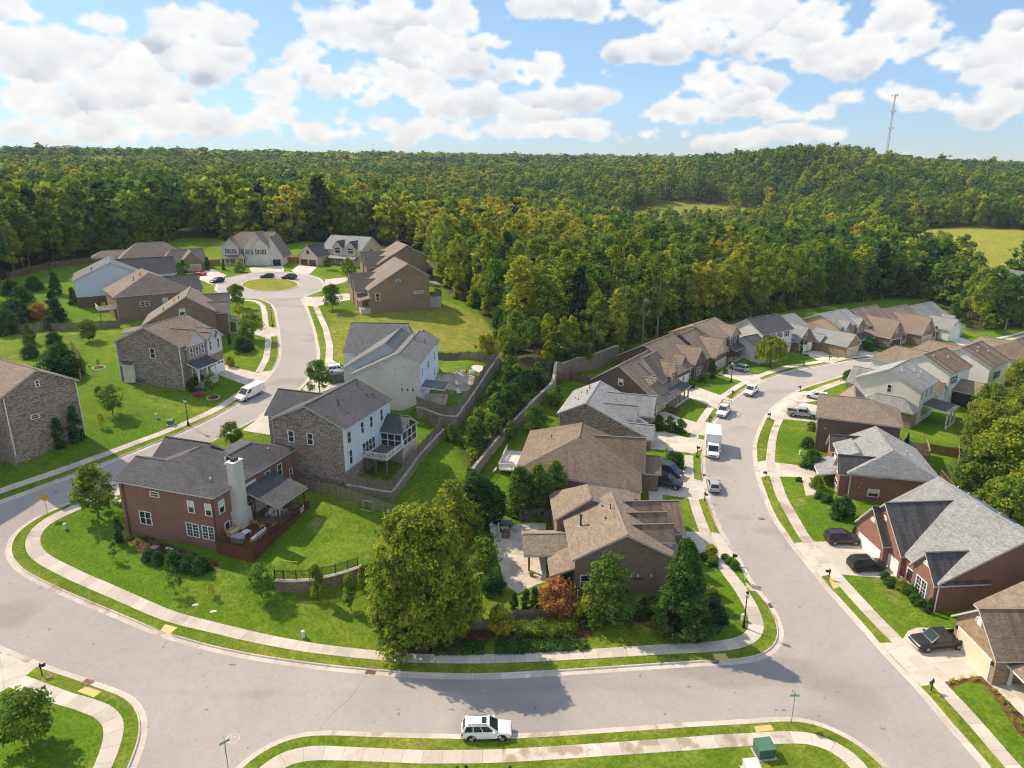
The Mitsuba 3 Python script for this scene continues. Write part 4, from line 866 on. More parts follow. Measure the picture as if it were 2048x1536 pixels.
for k, p in DRIVE.items():
    p = p.difference(ROAD.buffer(.0)).difference(unary_union(side_union).buffer(.0) if k in ('patio',) else Polygon()).intersection(DOM)
    if p.is_empty:
        continue
    key = info(uniq('patio' if k == 'patio' else 'driveway'), DLAB[k], None, None, 'structure')
    put('joint_bed', drape(p, lambda x, y: ramp_up(x, y) - .014), 'concrete', key, uv=[-1.2, .9])
    r = np.array(p.minimum_rotated_rectangle.exterior.coords)
    e = [(np.linalg.norm(r[i + 1] - r[i]), i) for i in (0, 1)]
    a = norm(r[max(e)[1] + 1] - r[max(e)[1]])
    b = np.array([-a[1], a[0]])
    o = np.array(p.centroid.coords[0])
    q = (np.array(p.exterior.coords if p.geom_type == 'Polygon' else p.convex_hull.exterior.coords) - o) @ np.column_stack([a, b])
    sa, sb = (3.0, 3.0) if k != 'patio' else (4.2, 4.2)
    na, nb = max(1, round(np.ptp(q[:, 0]) / sa)), max(1, round(np.ptp(q[:, 1]) / sb))
    for i in range(na):
        for j in range(nb):
            A0, A1 = (q[:, 0].min() + np.ptp(q[:, 0]) * t / na for t in (i, i + 1))
            B0, B1 = (q[:, 1].min() + np.ptp(q[:, 1]) * t / nb for t in (j, j + 1))
            g = .016
            cell = Polygon([o + a * x + b * y for x, y in ((A0 + g, B0 + g), (A1 - g, B0 + g), (A1 - g, B1 - g), (A0 + g, B1 - g))]).intersection(p)
            for c in getattr(cell, 'geoms', [cell]):
                if c.geom_type == 'Polygon' and c.area > .15:
                    put('panel', drape(c, ramp_up, skirt=.014), 'concrete', key, uv=[.35 + .5 * rng.random(), .45 if k == 'patio' else (.4 if rng.random() < .2 else .05)])
for k, p in RAMP.items():
    put('crossing_ramp', drape(p.difference(ROAD.buffer(-.02)), lambda x, y: np.minimum(LIFT + .03, .035 + .1 * shapely.distance(ROAD, shapely.points(x, y)))), 'paint', kind='structure', color=[.56, .44, .15] if k not in ('ramp6', 'ramp7') else [.5, .45, .32],
        label={'ramp1': 'yellow kerb ramp in the lawn strip left of centre', 'ramp2': 'yellow kerb ramp near the round corner', 'ramp3': 'yellow kerb ramp in the lower left', 'ramp4': 'yellow kerb ramp beside the two dark parked cars', 'ramp5': 'yellow kerb ramp by the stop sign',
               'ramp6': 'yellowish kerb ramp beyond the diamond sign', 'ramp7': 'yellowish kerb ramp above the corner lamp'}[k])

# lawns and woodland floor: one sheet
FOREST = Polygon(list(D['lot']['forest']) + [(230, 240), (230, 420), (-175, 420)]).buffer(0)
paved = unary_union([p for k, p in DRIVE.items()] + list(RAMP.values()))
lawn = DOM.difference(ROAD).difference(paved).union(ISLAND)
gv, gf = drape(lawn, LIFT)
pts = shapely.points(gv[:, 0], gv[:, 1])


def soft(poly, w):
    inside = shapely.contains_xy(poly, gv[:, 0], gv[:, 1])
    d = shapely.distance(poly.boundary, pts)
    return sst(-w, w, np.where(inside, d, -d))


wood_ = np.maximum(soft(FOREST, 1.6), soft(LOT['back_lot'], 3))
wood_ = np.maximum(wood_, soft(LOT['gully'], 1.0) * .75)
for nm in ('r1_front',):
    pass
dry_ = np.maximum(.85 * soft(LOT['vacant_lot'], 1.0), .95 * soft(ISLAND.buffer(.5), .4))
dry_ = np.maximum(dry_, .28 * (1 - sst(34, 54, np.hypot(gv[:, 0] - 10, gv[:, 1] - 22))))       # mown verge in the foreground
dry_ = np.maximum(dry_, .45 * np.exp(-((gv[:, 0] + 100) ** 2 + (gv[:, 1] - 150) ** 2) / 160))
verge = np.clip(1 - shapely.distance(ROAD, pts) / 3.0, 0, 1)
dry_ = np.maximum(dry_, verge * .42)
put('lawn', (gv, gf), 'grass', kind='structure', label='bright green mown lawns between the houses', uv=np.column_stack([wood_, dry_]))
for k, p in BED.items():
    put('mulch_bed', drape(p.difference(ROAD.buffer(.2)).difference(unary_union(side_union)).difference(paved), LIFT + .012, skirt=.04), 'mulch', kind='structure',
        label={'r1_front': 'reddish mulch bed below the tan brick corner house', 'r1_west': 'bark mulch bed under the big yellow green tree', 'c3': 'mulch bed at the foot of the red brick house wall', 's1': 'mulch bed with yellow tufts in the lower right corner', 's2': 'mulch bed along the red brick front', 'r4': 'mulch bed of the three round shrubs'}[k], uv=[0, 0])

# woodland and hills beyond: a coarse sheet out to the horizon
hx = np.concatenate([np.arange(-4200, -900, 120.), np.arange(-900, 1300, 12.), np.arange(1300, 4700, 120.)])
hy = np.concatenate([np.arange(-400, 0, 50.), np.arange(0, 1900, 12.), np.arange(1900, 6400, 120.)])


def far_z(x, y):
    x, y = np.asarray(x, float), np.asarray(y, float)
    sh = x.shape
    z = np.empty(x.size)
    P_ = np.stack([np.clip(x, -3000, 3500), np.clip(y, -100, 3600)], -1).reshape(-1, 2) / 100
    for i in range(0, len(P_), 20000):
        z[i:i + 20000] = _rbf(P_[i:i + 20000])
    return z.reshape(sh)


HXm, HYm = np.meshgrid(hx, hy, indexing='ij')
HZ = gaussian_filter(far_z(HXm, HYm), 1.2)
_hi = RegularGridInterpolator((hx, hy), HZ, bounds_error=False, fill_value=None)
MEADOW = [Polygon([(92, 590), (110, 645), (150, 668), (195, 655), (215, 628), (190, 612), (140, 606), (110, 585)]),
          Polygon([(182, 280), (190, 340), (205, 400), (232, 470), (268, 482), (300, 480), (330, 470), (300, 380), (262, 320), (236, 285)])]


def wild_z(x, y):
    x, y = np.asarray(x, float), np.asarray(y, float)
    inside = (x > GX0) & (x < GX1) & (y > GY0) & (y < GY1)
    return np.where(inside, tz(x, y) + LIFT, _hi(np.stack([x, y], -1)))


inn = (HXm > GX0 + 14) & (HXm < GX1 - 14) & (HYm > GY0 + 10) & (HYm < GY1 - 14)
edge = (HXm > GX0 - 1) & (HXm < GX1 + 1) & (HYm > GY0 - 1) & (HYm < GY1 + 1)
HZ2 = np.where(edge, HZ - .8, HZ)
hv = np.column_stack([HXm.ravel(), HYm.ravel(), HZ2.ravel()])
I, J = np.meshgrid(np.arange(len(hx) - 1), np.arange(len(hy) - 1), indexing='ij')
W_ = len(hy)
q4 = np.stack([I * W_ + J, (I + 1) * W_ + J, (I + 1) * W_ + J + 1, I * W_ + J + 1], -1).reshape(-1, 4)
q4 = q4[~inn.ravel()[q4].all(1)]
hf = np.vstack([q4[:, [0, 1, 2]], q4[:, [0, 2, 3]]])
mead = np.zeros(len(hv))
for m in MEADOW:
    mead = np.maximum(mead, shapely.contains_xy(m.buffer(6), hv[:, 0], hv[:, 1]).astype(float))
near_lawn = (np.hypot(hv[:, 0], hv[:, 1]) < 150)
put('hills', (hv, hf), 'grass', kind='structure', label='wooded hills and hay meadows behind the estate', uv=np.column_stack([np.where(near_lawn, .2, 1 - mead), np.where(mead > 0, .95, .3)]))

# ------------------------------------------------------------------ houses
WHITE, CREAM, TAUPE, DARK = (.74, .74, .73), (.60, .53, .43), (.38, .33, .28), (.045, .045, .05)


class House:
    def __init__(s, base, label, x, y, rot, zb, wall=('brick', 0), roof=(0, .15), trim=CREAM, group=None, cat='house'):
        s.key = thing(base, label, cat, group)
        s.x, s.y, s.rot, s.zb = x, y, rot, zb
        s.xf = placer(x, y, zb, rot)
        s.wall, s.roofm, s.trim = wall, roof, trim

    def uvw(s, w):
        return dict(bsdf=w[0], uv=[w[1], 0]) if w[0] in ('brick', 'siding', 'batten', 'wood', 'block') else dict(bsdf='paint', color=w[1])

    def block(s, x0, x1, y0, y1, hl, hr=None, zr=None, rx=None, ridge='y', h0=0, h1=0, o=.4, wall=None, roof=None, z0=-2.2, gw=None, up=None, trim=None, name='wall'):
        """Walls x0..x1, y0..y1 with a gable or hip roof. hl, hr: the heights of the two eaves; zr: the ridge at rx from the left eave;
        h0, h1: how far the ridge stops short of either end (hips); gw: the gables' own cladding; up: (height, cladding) of an upper storey."""
        hr = hl if hr is None else hr
        L, Wd = (y1 - y0, x1 - x0) if ridge == 'y' else (x1 - x0, y1 - y0)
        rx = Wd / 2 if rx is None else rx
        zr = max(hl, hr) + .5 * rx if zr is None else zr

        def m(a, b, z):      # a across the ridge, b along it
            return (x0 + a, y0 + b, z) if ridge == 'y' else (x0 + b, y0 + a, z)
        flip = ridge != 'y'
        wall = wall or s.wall

        def solid(zlo, zl, zrr, zt, material, nm, grow=0.0):
            g = grow
            V = [m(-g, -g, zlo), m(Wd + g, -g, zlo), m(Wd + g, L + g, zlo), m(-g, L + g, zlo),
                 m(-g, -g, zl), m(Wd + g, -g, zrr), m(Wd + g, L + g, zrr), m(-g, L + g, zl), m(rx, h0 - (g if not h0 else 0), zt), m(rx, L - h1 + (g if not h1 else 0), zt)]
            Fq = [[0, 1, 5], [0, 5, 4], [1, 2, 6], [1, 6, 5], [2, 3, 7], [2, 7, 6], [3, 0, 4], [3, 4, 7], [4, 5, 8], [6, 7, 9], [5, 6, 9], [5, 9, 8], [7, 4, 8], [7, 8, 9]]
            Fq = np.array(Fq)
            if flip:
                Fq = Fq[:, ::-1]
            mb = MB(s.xf)
            mb.add(V, Fq)
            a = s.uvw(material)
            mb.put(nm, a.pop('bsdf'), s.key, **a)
        e = .06
        lower = (zr - hl) * e
        if gw:
            solid(z0, hl - .05, hr - .05, min(hl, hr) - .04, wall, name)
            solid(min(hl, hr) - .25, hl - .02, hr - .02, zr - .06, gw, 'gable', .025)
        elif up:
            solid(z0, up[0], up[0], up[0] + .01, wall, name)
            solid(up[0] - .02, hl - .02, hr - .02, zr - .06, up[1], 'upper_wall', .04)
        else:
            solid(z0, hl - .02, hr - .02, zr - .06, wall, name)
        # roof planes
        pl, pr = (zr - hl) / rx, (zr - hr) / (Wd - rx)
        t = .20
        E = {}
        lo_a, hi_a = -o, Wd + o
        zl, zrt = hl - pl * o, hr - pr * o
        b0, b1 = -o, L + o
        A, B, C_, D_ = (lo_a, b0, zl), (hi_a, b0, zrt), (hi_a, b1, zrt), (lo_a, b1, zl)
        ro0 = -o if not h0 else h0
        ro1 = L + o if not h1 else L - h1
        P0, P1 = (rx, ro0, zr), (rx, ro1, zr)
        faces = [[A, P0, P1, D_], [B, C_, P1, P0]]
        if h0:
            faces.append([A, B, P0])
        if h1:
            faces.append([C_, D_, P1])
        rf = roof or s.roofm
        mb, tr = MB(s.xf), MB(s.xf)
        for q in faces:
            top = [m(a, b, z + .16) for a, b, z in q]
            mid = [m(a, b, z + .115) for a, b, z in q]
            idx = list(range(len(q)))
            if flip:
                top = top[::-1]
                mid = mid[::-1]
            n = len(q)
            fa = [[0, i + 1, i] if False else [0, i, i + 1] for i in range(1, n - 1)]
            # orient upwards
            nv = np.cross(np.subtract(top[1], top[0]), np.subtract(top[2], top[0]))
            if nv[2] < 0:
                top, mid = top[::-1], mid[::-1]
            mb.add(top, fa)
            sk = top + mid
            mb.add(sk, [[i, n + i, n + (i + 1) % n] for i in range(n)] + [[i, n + (i + 1) % n, (i + 1) % n] for i in range(n)])
            low = [(x, y, z - t) for x, y, z in mid]
            grow = mid + low
            tr.add(grow, [[i, n + i, n + (i + 1) % n] for i in range(n)] + [[i, n + (i + 1) % n, (i + 1) % n] for i in range(n)])
            tr.add(low[::-1], fa)
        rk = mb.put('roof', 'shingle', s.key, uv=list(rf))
        tr.col = trim or s.trim
        tr.put('trim', 'paint', rk)
        # ridge cap
        if zr - max(hl, hr) > .6 and L - h0 - h1 > .8:
            c = MB(s.xf)
            c.obox(m(rx, ro0 + .02, zr + .17), m(rx, ro1 - .02, zr + .17), .26, .06)
            c.put('ridge_cap', 'shingle', rk, uv=[rf[0], rf[1] * .5])
        return dict(x0=x0, x1=x1, y0=y0, y1=y1)

    def _side(s, blk, side):
        """(origin, run direction, outward direction) of a wall: side is x0, x1, y0 or y1; the run starts at the wall's left as seen from outside."""
        b = blk
        return {'y0': ((b['x0'], b['y0']), (1, 0), (0, -1)), 'x1': ((b['x1'], b['y0']), (0, 1), (1, 0)),
                'y1': ((b['x1'], b['y1']), (-1, 0), (0, 1)), 'x0': ((b['x0'], b['y1']), (0, -1), (-1, 0))}[side]

    def frame(s, blk, side):
        o, r, n = s._side(blk, side)
        o, r, n = np.array(o, float), np.array(r, float), np.array(n, float)

        def f(v):
            v = np.asarray(v, float)
            p = o + v[:, :1] * r + v[:, 1:2] * n
            return s.xf(np.column_stack([p, v[:, 2]]))
        return f

    def window(s, blk, side, u, z, w=.95, h=1.55, n=1, frame=WHITE, shutter=None, grid=False, blind=False, off=0.):
        """n sashes side by side, the first with its left edge at u, the sill at z."""
        f = s.frame(blk, side)
        mb, gl = MB(f), MB(f)
        mb.col = frame
        W = w * n
        d0, d1, p = -.02 + off, .055 + off, .03 + off
        t = .07
        mb.box(u - t, u + W + t, d0, d1, z - .09, z)
        mb.box(u - t, u + W + t, d0, d1, z + h, z + h + .10)
        for i in range(n + 1):
            x = u + w * i
            mb.box(x - t, x + t if i < n else x + t, d0, d1 - .002, z, z + h)
        mb.box(u, u + W, d0, d1 - .012, z + h * .5 - .035, z + h * .5 + .035)
        if grid:
            for i in range(n):
                mb.box(u + w * (i + .5) - .018, u + w * (i + .5) + .018, d0, d1 - .016, z, z + h)
                for q in (.25, .75):
                    mb.box(u + w * i, u + w * i + w, d0, d1 - .018, z + h * q - .016, z + h * q + .016)
        gl.box(u, u + W, d0, p - .012, z, z + h)
        if shutter:
            for x in (u - t - .42, u + W + t + .02):
                sh = MB(f)
                sh.col = shutter
                sh.box(x, x + .40, d0, .045 + off, z - .05, z + h + .06)
                for q in range(5):
                    sh.box(x + .05, x + .35, .04 + off, .058 + off, z + .05 + q * h / 5, z + .12 + q * h / 5)
                sh.put('shutter', 'paint', s.key)
        k = mb.put('window', 'paint', s.key)
        gl.put('pane', 'pane', k)
        if blind:
            b = MB(f)
            b.box(u + .06, u + W - .06, d0, p - .006, z + h * .52, z + h - .03, (.62, .62, .60))
            b.put('blind', 'paint', k)
        return k

    def door(s, blk, side, u, z=.1, w=1.0, h=2.1, col=(.12, .05, .03), off=0.):
        f = s.frame(blk, side)
        mb = MB(f)
        mb.col = WHITE
        mb.box(u - .12, u, -.02, .06 + off, z, z + h + .12)
        mb.box(u + w, u + w + .12, -.02, .06 + off, z, z + h + .12)
        mb.box(u, u + w, -.02, .058 + off, z + h, z + h + .12)
        k = mb.put('door_frame', 'paint', s.key)
        d = MB(f)
        d.col = col
        d.box(u, u + w, -.02, .03 + off, z, z + h)
        for a, b in ((.15, .45), (.55, .92)):
            for c in (.12, .56):
                d.box(u + w * c, u + w * (c + .32), .0, .045 + off, z + h * a, z + h * b)
        k = d.put('door', 'paint', s.key)
        g = MB(f)
        g.col = (.5, .4, .2)
        g.box(u + w * .88, u + w * .93, .02, .10 + off, z + .95, z + 1.08)
        g.put('handle', 'paint', k)

    def garage(s, blk, side, u, w=4.9, h=2.15, z=.05, col=(.78, .78, .77), lites=False, open_=False, frame=WHITE):
        f = s.frame(blk, side)
        mb = MB(f)
        mb.col = frame
        mb.box(u - .14, u, -.02, .07, z, z + h + .14)
        mb.box(u + w, u + w + .14, -.02, .07, z, z + h + .14)
        mb.box(u, u + w, -.02, .068, z + h, z + h + .14)
        mb.put('garage_frame', 'paint', s.key)
        d = MB(f)
        d.col = col
        if open_:
            d.col = (.02, .02, .022)
            d.box(u, u + w, -.02, .012, z, z + h)
            return d.put('garage_opening', 'paint', s.key)
        key = uniq(s.key + '__garage_door')
        N = 4
        for i in range(N):
            p = MB(f)
            p.col = col
            za, zb = z + h * i / N, z + h * (i + 1) / N
            p.box(u, u + w, -.02, .022, za + .012, zb - .012)
            k = max(2, int(round(w / 1.2)))
            for j in range(k):
                a = u + w * (j + .12) / k
                b = u + w * (j + .88) / k
                if lites and i == N - 1:
                    p.box(a, b, .0, .034, za + .12, zb - .12, (.03, .035, .04))
                else:
                    p.box(a, b, .0, .034, za + .11, zb - .11)
            put('panel', p.mesh(), 'paint', key, color=p.colors())
        return key

    def porch(s, x0, x1, y0, y1, zlo, zhi, side, cols=3, roof=None, colw=.3, floor=.3, wall=None, rail=False, colc=WHITE, z0=-1.5, deck=(.55, .52, .47)):
        """A lean-to roof: the high edge on the house; side says which edge is the outer, low one."""
        rf = roof or s.roofm
        o = .3
        X0, X1, Y0, Y1 = x0 - o, x1 + o, y0 - o, y1 + o
        hz = {'y0': (zlo, zlo, zhi, zhi), 'y1': (zhi, zhi, zlo, zlo), 'x0': (zlo, zhi, zhi, zlo), 'x1': (zhi, zlo, zlo, zhi)}[side]
        if side == 'y0':
            Y1 = y1 + .02
        if side == 'y1':
            Y0 = y0 - .02
        if side == 'x0':
            X1 = x1 + .02
        if side == 'x1':
            X0 = x0 - .02
        P = [(X0, Y0, hz[0]), (X1, Y0, hz[1]), (X1, Y1, hz[2]), (X0, Y1, hz[3])]
        mb = MB(s.xf)
        up = [(x, y, z + .1) for x, y, z in P]
        mid = [(x, y, z + .06) for x, y, z in P]
        lo = [(x, y, z - .16) for x, y, z in P]
        mb.add(up, [[0, 1, 2], [0, 2, 3]])
        mb.add(up + mid, [[i, 4 + i, 4 + (i + 1) % 4] for i in range(4)] + [[i, 4 + (i + 1) % 4, (i + 1) % 4] for i in range(4)])
        k = mb.put('porch_roof', 'shingle', s.key, uv=list(rf))
        t = MB(s.xf)
        t.col = s.trim
        t.add(mid + lo, [[i, 4 + i, 4 + (i + 1) % 4] for i in range(4)] + [[i, 4 + (i + 1) % 4, (i + 1) % 4] for i in range(4)])
        t.add(lo[::-1], [[0, 1, 2], [0, 2, 3]])
        t.put('trim', 'paint', k)
        f = MB(s.xf)
        f.box(x0, x1, y0, y1, z0, floor)
        f.put('porch_floor', 'concrete', s.key, uv=[.3, .2])
        for i in range(cols):
            q = (i + .0) / max(1, cols - 1)
            c = colw / 2
            if side in ('y0', 'y1'):
                cx, cy = x0 + c + q * (x1 - x0 - 2 * c), (y0 + c if side == 'y0' else y1 - c)
            else:
                cx, cy = (x0 + c if side == 'x0' else x1 - c), y0 + c + q * (y1 - y0 - 2 * c)
            cm = MB(s.xf)
            cm.col = colc
            cm.box(cx - c * .75, cx + c * .75, cy - c * .75, cy + c * .75, floor, zlo - .1)
            cm.box(cx - c, cx + c, cy - c, cy + c, floor, floor + .25)
            cm.box(cx - c, cx + c, cy - c, cy + c, zlo - .3, zlo - .1)
            cm.put('column', 'paint', s.key)

    def vent(s, x, y, z, h=.7, r=.07, cap=True, col=(.06, .06, .06)):
        m = MB(s.xf)
        m.col = col
        m.cyl((x, y, z - .5), (x, y, z + h), r, 8)
        if cap:
            m.cyl((x, y, z + h), (x, y, z + h + .14), r * 1.7, 8)
        m.cyl((x, y, z - .02), (x, y, z + .03), r * 2.2, 8, (.6, .6, .6))
        m.put('vent_pipe', 'paint', s.key)

    def spout(s, x, y, z1, z0=-.3, col=None):
        m = MB(s.xf)
        m.col = col or s.trim
        m.box(x - .06, x + .06, y - .06, y + .06, z0, z1)
        m.put('downspout', 'paint', s.key)

    def box(s, name, x0, x1, y0, y1, z0, z1, m):
        b = MB(s.xf)
        b.box(x0, x1, y0, y1, z0, z1)
        a = s.uvw(m) if isinstance(m[0], str) and m[0] != 'concrete' else dict(bsdf='concrete', uv=[.5, .1])
        return b.put(name, a.pop('bsdf'), s.key, **a)

    def deck(s, x0, x1, y0, y1, z, posts=3, rail=WHITE, sides=('y0', 'x1'), floor=('wood', 4), z0=-2.5, post=None, gapless=False):
        k = s.box('deck', x0, x1, y0, y1, z - .25, z, floor)
        for i in range(posts):
            for yy in (y0 + .15, ):
                x = x0 + .15 + (x1 - x0 - .3) * i / max(1, posts - 1)
                s.box('deck_post', x - .09, x + .09, yy - .09, yy + .09, z0, z - .24, post or ('wood', 4))
        for sd in sides:
            m = MB(s.xf)
            m.col = rail
            P = {'y0': ((x0, y0), (x1, y0)), 'y1': ((x0, y1), (x1, y1)), 'x0': ((x0, y0), (x0, y1)), 'x1': ((x1, y0), (x1, y1))}[sd]
            (ax, ay), (bx, by) = P
            L = math.hypot(bx - ax, by - ay)
            for zz, th in ((z + .98, .09), (z + .12, .07)):
                m.obox((ax, ay, zz), (bx, by, zz), .09, th)
            n = max(2, int(L / 1.8) + 1)
            for i in range(n):
                t = i / (n - 1)
                x, y = ax + (bx - ax) * t, ay + (by - ay) * t
                m.box(x - .06, x + .06, y - .06, y + .06, z, z + 1.06)
            n = int(L / .14)
            for i in range(n):
                t = (i + .5) / n
                x, y = ax + (bx - ax) * t, ay + (by - ay) * t
                m.box(x - .016, x + .016, y - .016, y + .016, z + .12, z + .96)
            m.put('railing', 'paint', s.key)
        return k


def dormer_gable(h, x0, x1, y0, y1, z0, hl, zr, ridge, **kw):
    return h.block(x0, x1, y0, y1, hl, zr=zr, ridge=ridge, z0=z0, name='dormer_wall', o=kw.pop('o', .25), **kw)

# ---- the red brick corner house with the white chimney
h = House('brick_house', 'red brick house with dark hip roof, tall white chimney and boarded deck', -50.9, 84.75, -19, 2.9, ('brick', 1), (1, 0), (.50, .46, .38))
A = h.block(0, 14.6, 0, 10.4, 8.1, zr=10.6, rx=6.4, h0=5.4, h1=2.5, z0=-2.5)
h.block(-.6, 6, .004, 7.4, 8.12, zr=9.75, ridge='x', z0=0)
Cb = h.block(5.5, 14.6, 8, 16.6, 8.1, zr=9.95, rx=5.4, h0=0, h1=4.2)
h.block(-1.2, 6, 6.6, 12.6, 8.1, zr=10.3, ridge='x')
X1 = dict(x0=0, x1=14.6, y0=0, y1=16.6)
h.window(A, 'y0', 4.6, 6.6, 1.4, .62, 1)
h.window(A, 'y0', 10.5, 5.3, .95, 1.55, blind=True)
h.window(A, 'y0', 13.2, 5.3, .95, 1.55, blind=True)
h.window(A, 'y0', 2.2, 2.3, .95, 1.75, 2, grid=False)
h.window(A, 'y0', 9.8, 1.9, .95, 1.75, 2, grid=True)
h.window(A, 'y0', 12.3, 1.9, .9, 1.75, 2, grid=True)
h.window(X1, 'x1', .8, 5.3, .95, 1.6, blind=True)
h.window(X1, 'x1', 1.4, 1.7, .9, 1.9)
h.window(X1, 'x1', 6.0, 5.4, .95, 1.6, 2, blind=True)
h.window(X1, 'x1', 10.0, 5.4, .95, 1.6)
h.window(X1, 'x1', 12.6, 5.4, .95, 1.6)
h.window(X1, 'x1', 15.2, 4.0, .6, 1.3)
h.door(X1, 'x1', 7.6, 2.2, 1.8, 2.1, (.55, .55, .55))
h.window(X1, 'x1', 5.4, 2.9, 1.5, 1.4)
m = MB(h.xf)
m.col = (.60, .58, .54)
m.box(14.55, 15.7, 3.0, 4.7, 4.6, 11.3)
m.box(14.55, 15.9, 2.7, 5.1, -1, 4.6)
m.box(14.45, 15.8, 2.9, 4.8, 11.3, 11.42, (.66, .66, .64))
ck = m.put('chimney', 'paint', h.key)
m = MB(h.xf)
m.col = (.03, .03, .03)
m.box(14.85, 15.4, 3.4, 4.3, 11.42, 11.75)
m.put('flue_cap', 'paint', ck)
h.porch(14.6, 19.8, 5.4, 11.4, 4.9, 6.6, 'x1', 3, colc=(.09, .05, .035), floor=2.2, colw=.26)
h.box('deck', 14.6, 20.2, -.6, 11.6, 1.95, 2.2, ('wood', 2))
h.box('deck_skirt', 14.62, 20.1, -.5, 11.5, -2.5, 1.95, ('wood', 2))
for sd, P in (('y0', ((14.7, -.6), (20.2, -.6))), ('x1', ((20.2, -.6), (20.2, 11.6)))):
    m = MB(h.xf)
    m.col = (.075, .036, .024)
    (ax, ay), (bx, by) = P
    for zz in (2.35, 3.15):
        m.obox((ax, ay, zz), (bx, by, zz), .10, .08)
    nn = int(math.hypot(bx - ax, by - ay) / .2)
    for i in range(nn + 1):
        t = i / nn
        m.box(ax + (bx - ax) * t - .025, ax + (bx - ax) * t + .025, ay + (by - ay) * t - .025, ay + (by - ay) * t + .025, 2.2, 3.15)
    m.put('railing', 'paint', h.key)
for x, y, z, hh in ((11.3, 6.5, 9.3, .75), (12.2, 7.7, 9.0, .75), (12.4, 2.3, 8.7, .45), (12.9, 13.2, 8.7, .4)):
    h.vent(x, y, z, hh, .07, col=(.55, .55, .55))
h.spout(14.5, -.12, 8, col=(.12, .07, .06))
h.spout(.1, -.12, 8, col=(.12, .07, .06))
HC3 = h

# ---- flecked brick house with blue siding
h = House('brick_house', 'flecked brick house with pale blue rear siding, white deck and screened porch', -34.7, 96.8, -19, 6.4, ('brick', 2), (1, 0), (.60, .58, .53))
A = h.block(0, 11.9, 0, 13.2, 8.8, zr=11.4, z0=-3)
h.block(-4.4, 4, 4.6, 11.6, 7.6, zr=10.3, ridge='x')
h.box('siding', 11.88, 11.96, .15, 13.1, 2.35, 8.68, ('siding', 2))
h.box('corner_board', 11.86, 12.0, -.05, .17, 2.3, 8.7, ('paint', WHITE))
h.window(A, 'y0', 2.5, 5.6, .95, 1.6)
h.window(A, 'y0', 5.7, 5.6, .95, 1.6)
for u, z in ((.5, 6.2), (4.2, 6.4), (6.8, 6.4), (9.9, 6.4), (.7, 3.0)):
    h.window(A, 'x1', u, z, .85 if u > .6 else 1.0, 1.65 if z > 3.2 else 2.0, off=.06)
h.window(A, 'x1', 4.3, 2.95, .92, 1.75, 4, off=.06)
h.deck(11.96, 15.9, 4.4, 9.7, 2.6, 3, z0=-2.6)
h.box('porch_base', 11.96, 15.6, 9.75, 14.6, -2.8, 2.5, ('siding', 6))
S_ = h.block(11.96, 15.6, 9.75, 14.6, 5.0, zr=6.7, ridge='x', wall=('paint', (.03, .035, .04)), z0=2.5, o=.35, trim=WHITE)
for sd, L in (('y0', 3.64), ('x1', 4.85)):
    f = h.frame(S_, sd)
    m = MB(f)
    m.col = WHITE
    nn = 3
    for i in range(nn + 1):
        x = .06 + (L - .12) * i / nn
        m.box(x - .07, x + .07, -.02, .07, 2.5, 5.0)
    for zz in (2.5, 3.5, 4.85):
        m.box(0, L, -.02, .06, zz, zz + .12)
    if sd == 'x1':
        m.obox((0, .03, 5.0), (L / 2, .03, 6.6), .09, .14)
        m.obox((L, .03, 5.0), (L / 2, .03, 6.6), .09, .14)
        m.box(L / 2 - .06, L / 2 + .06, -.02, .06, 5, 6.5)
    m.put('screen_frame', 'paint', h.key)
m = MB(h.xf)
m.col = (.10, .34, .42)
m.add([(13.2, 11.0, 5.97), (14.2, 11.0, 5.97), (14.2, 11.7, 6.46), (13.2, 11.7, 6.46)], [[0, 1, 2], [0, 2, 3]])
m.add([(13.2, 11.0, 5.9), (14.2, 11.0, 5.9), (14.2, 11.7, 6.39), (13.2, 11.7, 6.39), (13.2, 11.0, 5.97), (14.2, 11.0, 5.97), (14.2, 11.7, 6.46), (13.2, 11.7, 6.46)], [[0, 1, 5], [0, 5, 4], [1, 2, 6], [1, 6, 5], [3, 0, 4], [3, 4, 7]])
m.put('skylight', 'paint', h.key, label='blue skylight')
for x, y, z, hh in ((8.6, 4.0, 10.3, 1.0), (7.2, 11.8, 10.9, .7), (9.5, 10.5, 9.9, .35), (9.9, 11.6, 9.7, .35)):
    h.vent(x, y, z, hh, .08)
h.spout(11.78, -.1, 8.6, col=WHITE)
h.spout(.1, -.1, 8.6, col=(.5, .42, .34))
h.spout(15.75, 9.6, 5, col=WHITE)
HC2 = h

# ---- white-washed brick house
h = House('brick_house', 'white washed brick house with dark stepped roof beside the fenced patio', -27.7, 118.2, -4, 10.1, ('brick', 3), (4, 0), (.68, .70, .73))
A = h.block(0, 11.9, 0, 16.1, 5.5, 8.0, 9.6, 8.7, z0=-3)
h.block(-2.6, 8.6, 3.4, 15.8, 5.6, 7.6, 10.3, 7.9, wall=('siding', 4))
h.block(-4.6, 6, 11.4, 24, 6.6, zr=10.7, ridge='x', wall=('siding', 2))
h.block(7.5, 11.88, 15, 18.2, 7.6, zr=9.3, rx=1.6, wall=('siding', 2))
h.box('siding', 11.88, 11.95, .1, 16, -2.5, 7.7, ('siding', 2))
for i in range(3):
    h.window(A, 'y0', 8.4 + i * .95, 2.7, .5, .5)
h.window(A, 'x1', 1.0, 5.0, .9, 1.5, off=.06)
h.window(A, 'x1', 6.4, 4.8, .9, 1.5, 2, off=.06)
h.window(A, 'x1', 13, 4.8, .9, 1.5, off=.06)
h.window(A, 'x1', 12.6, 1.8, .9, 1.5, off=.06)
h.door(A, 'x1', 9.6, 1.1, .95, 2.05, (.7, .7, .7), off=.06)
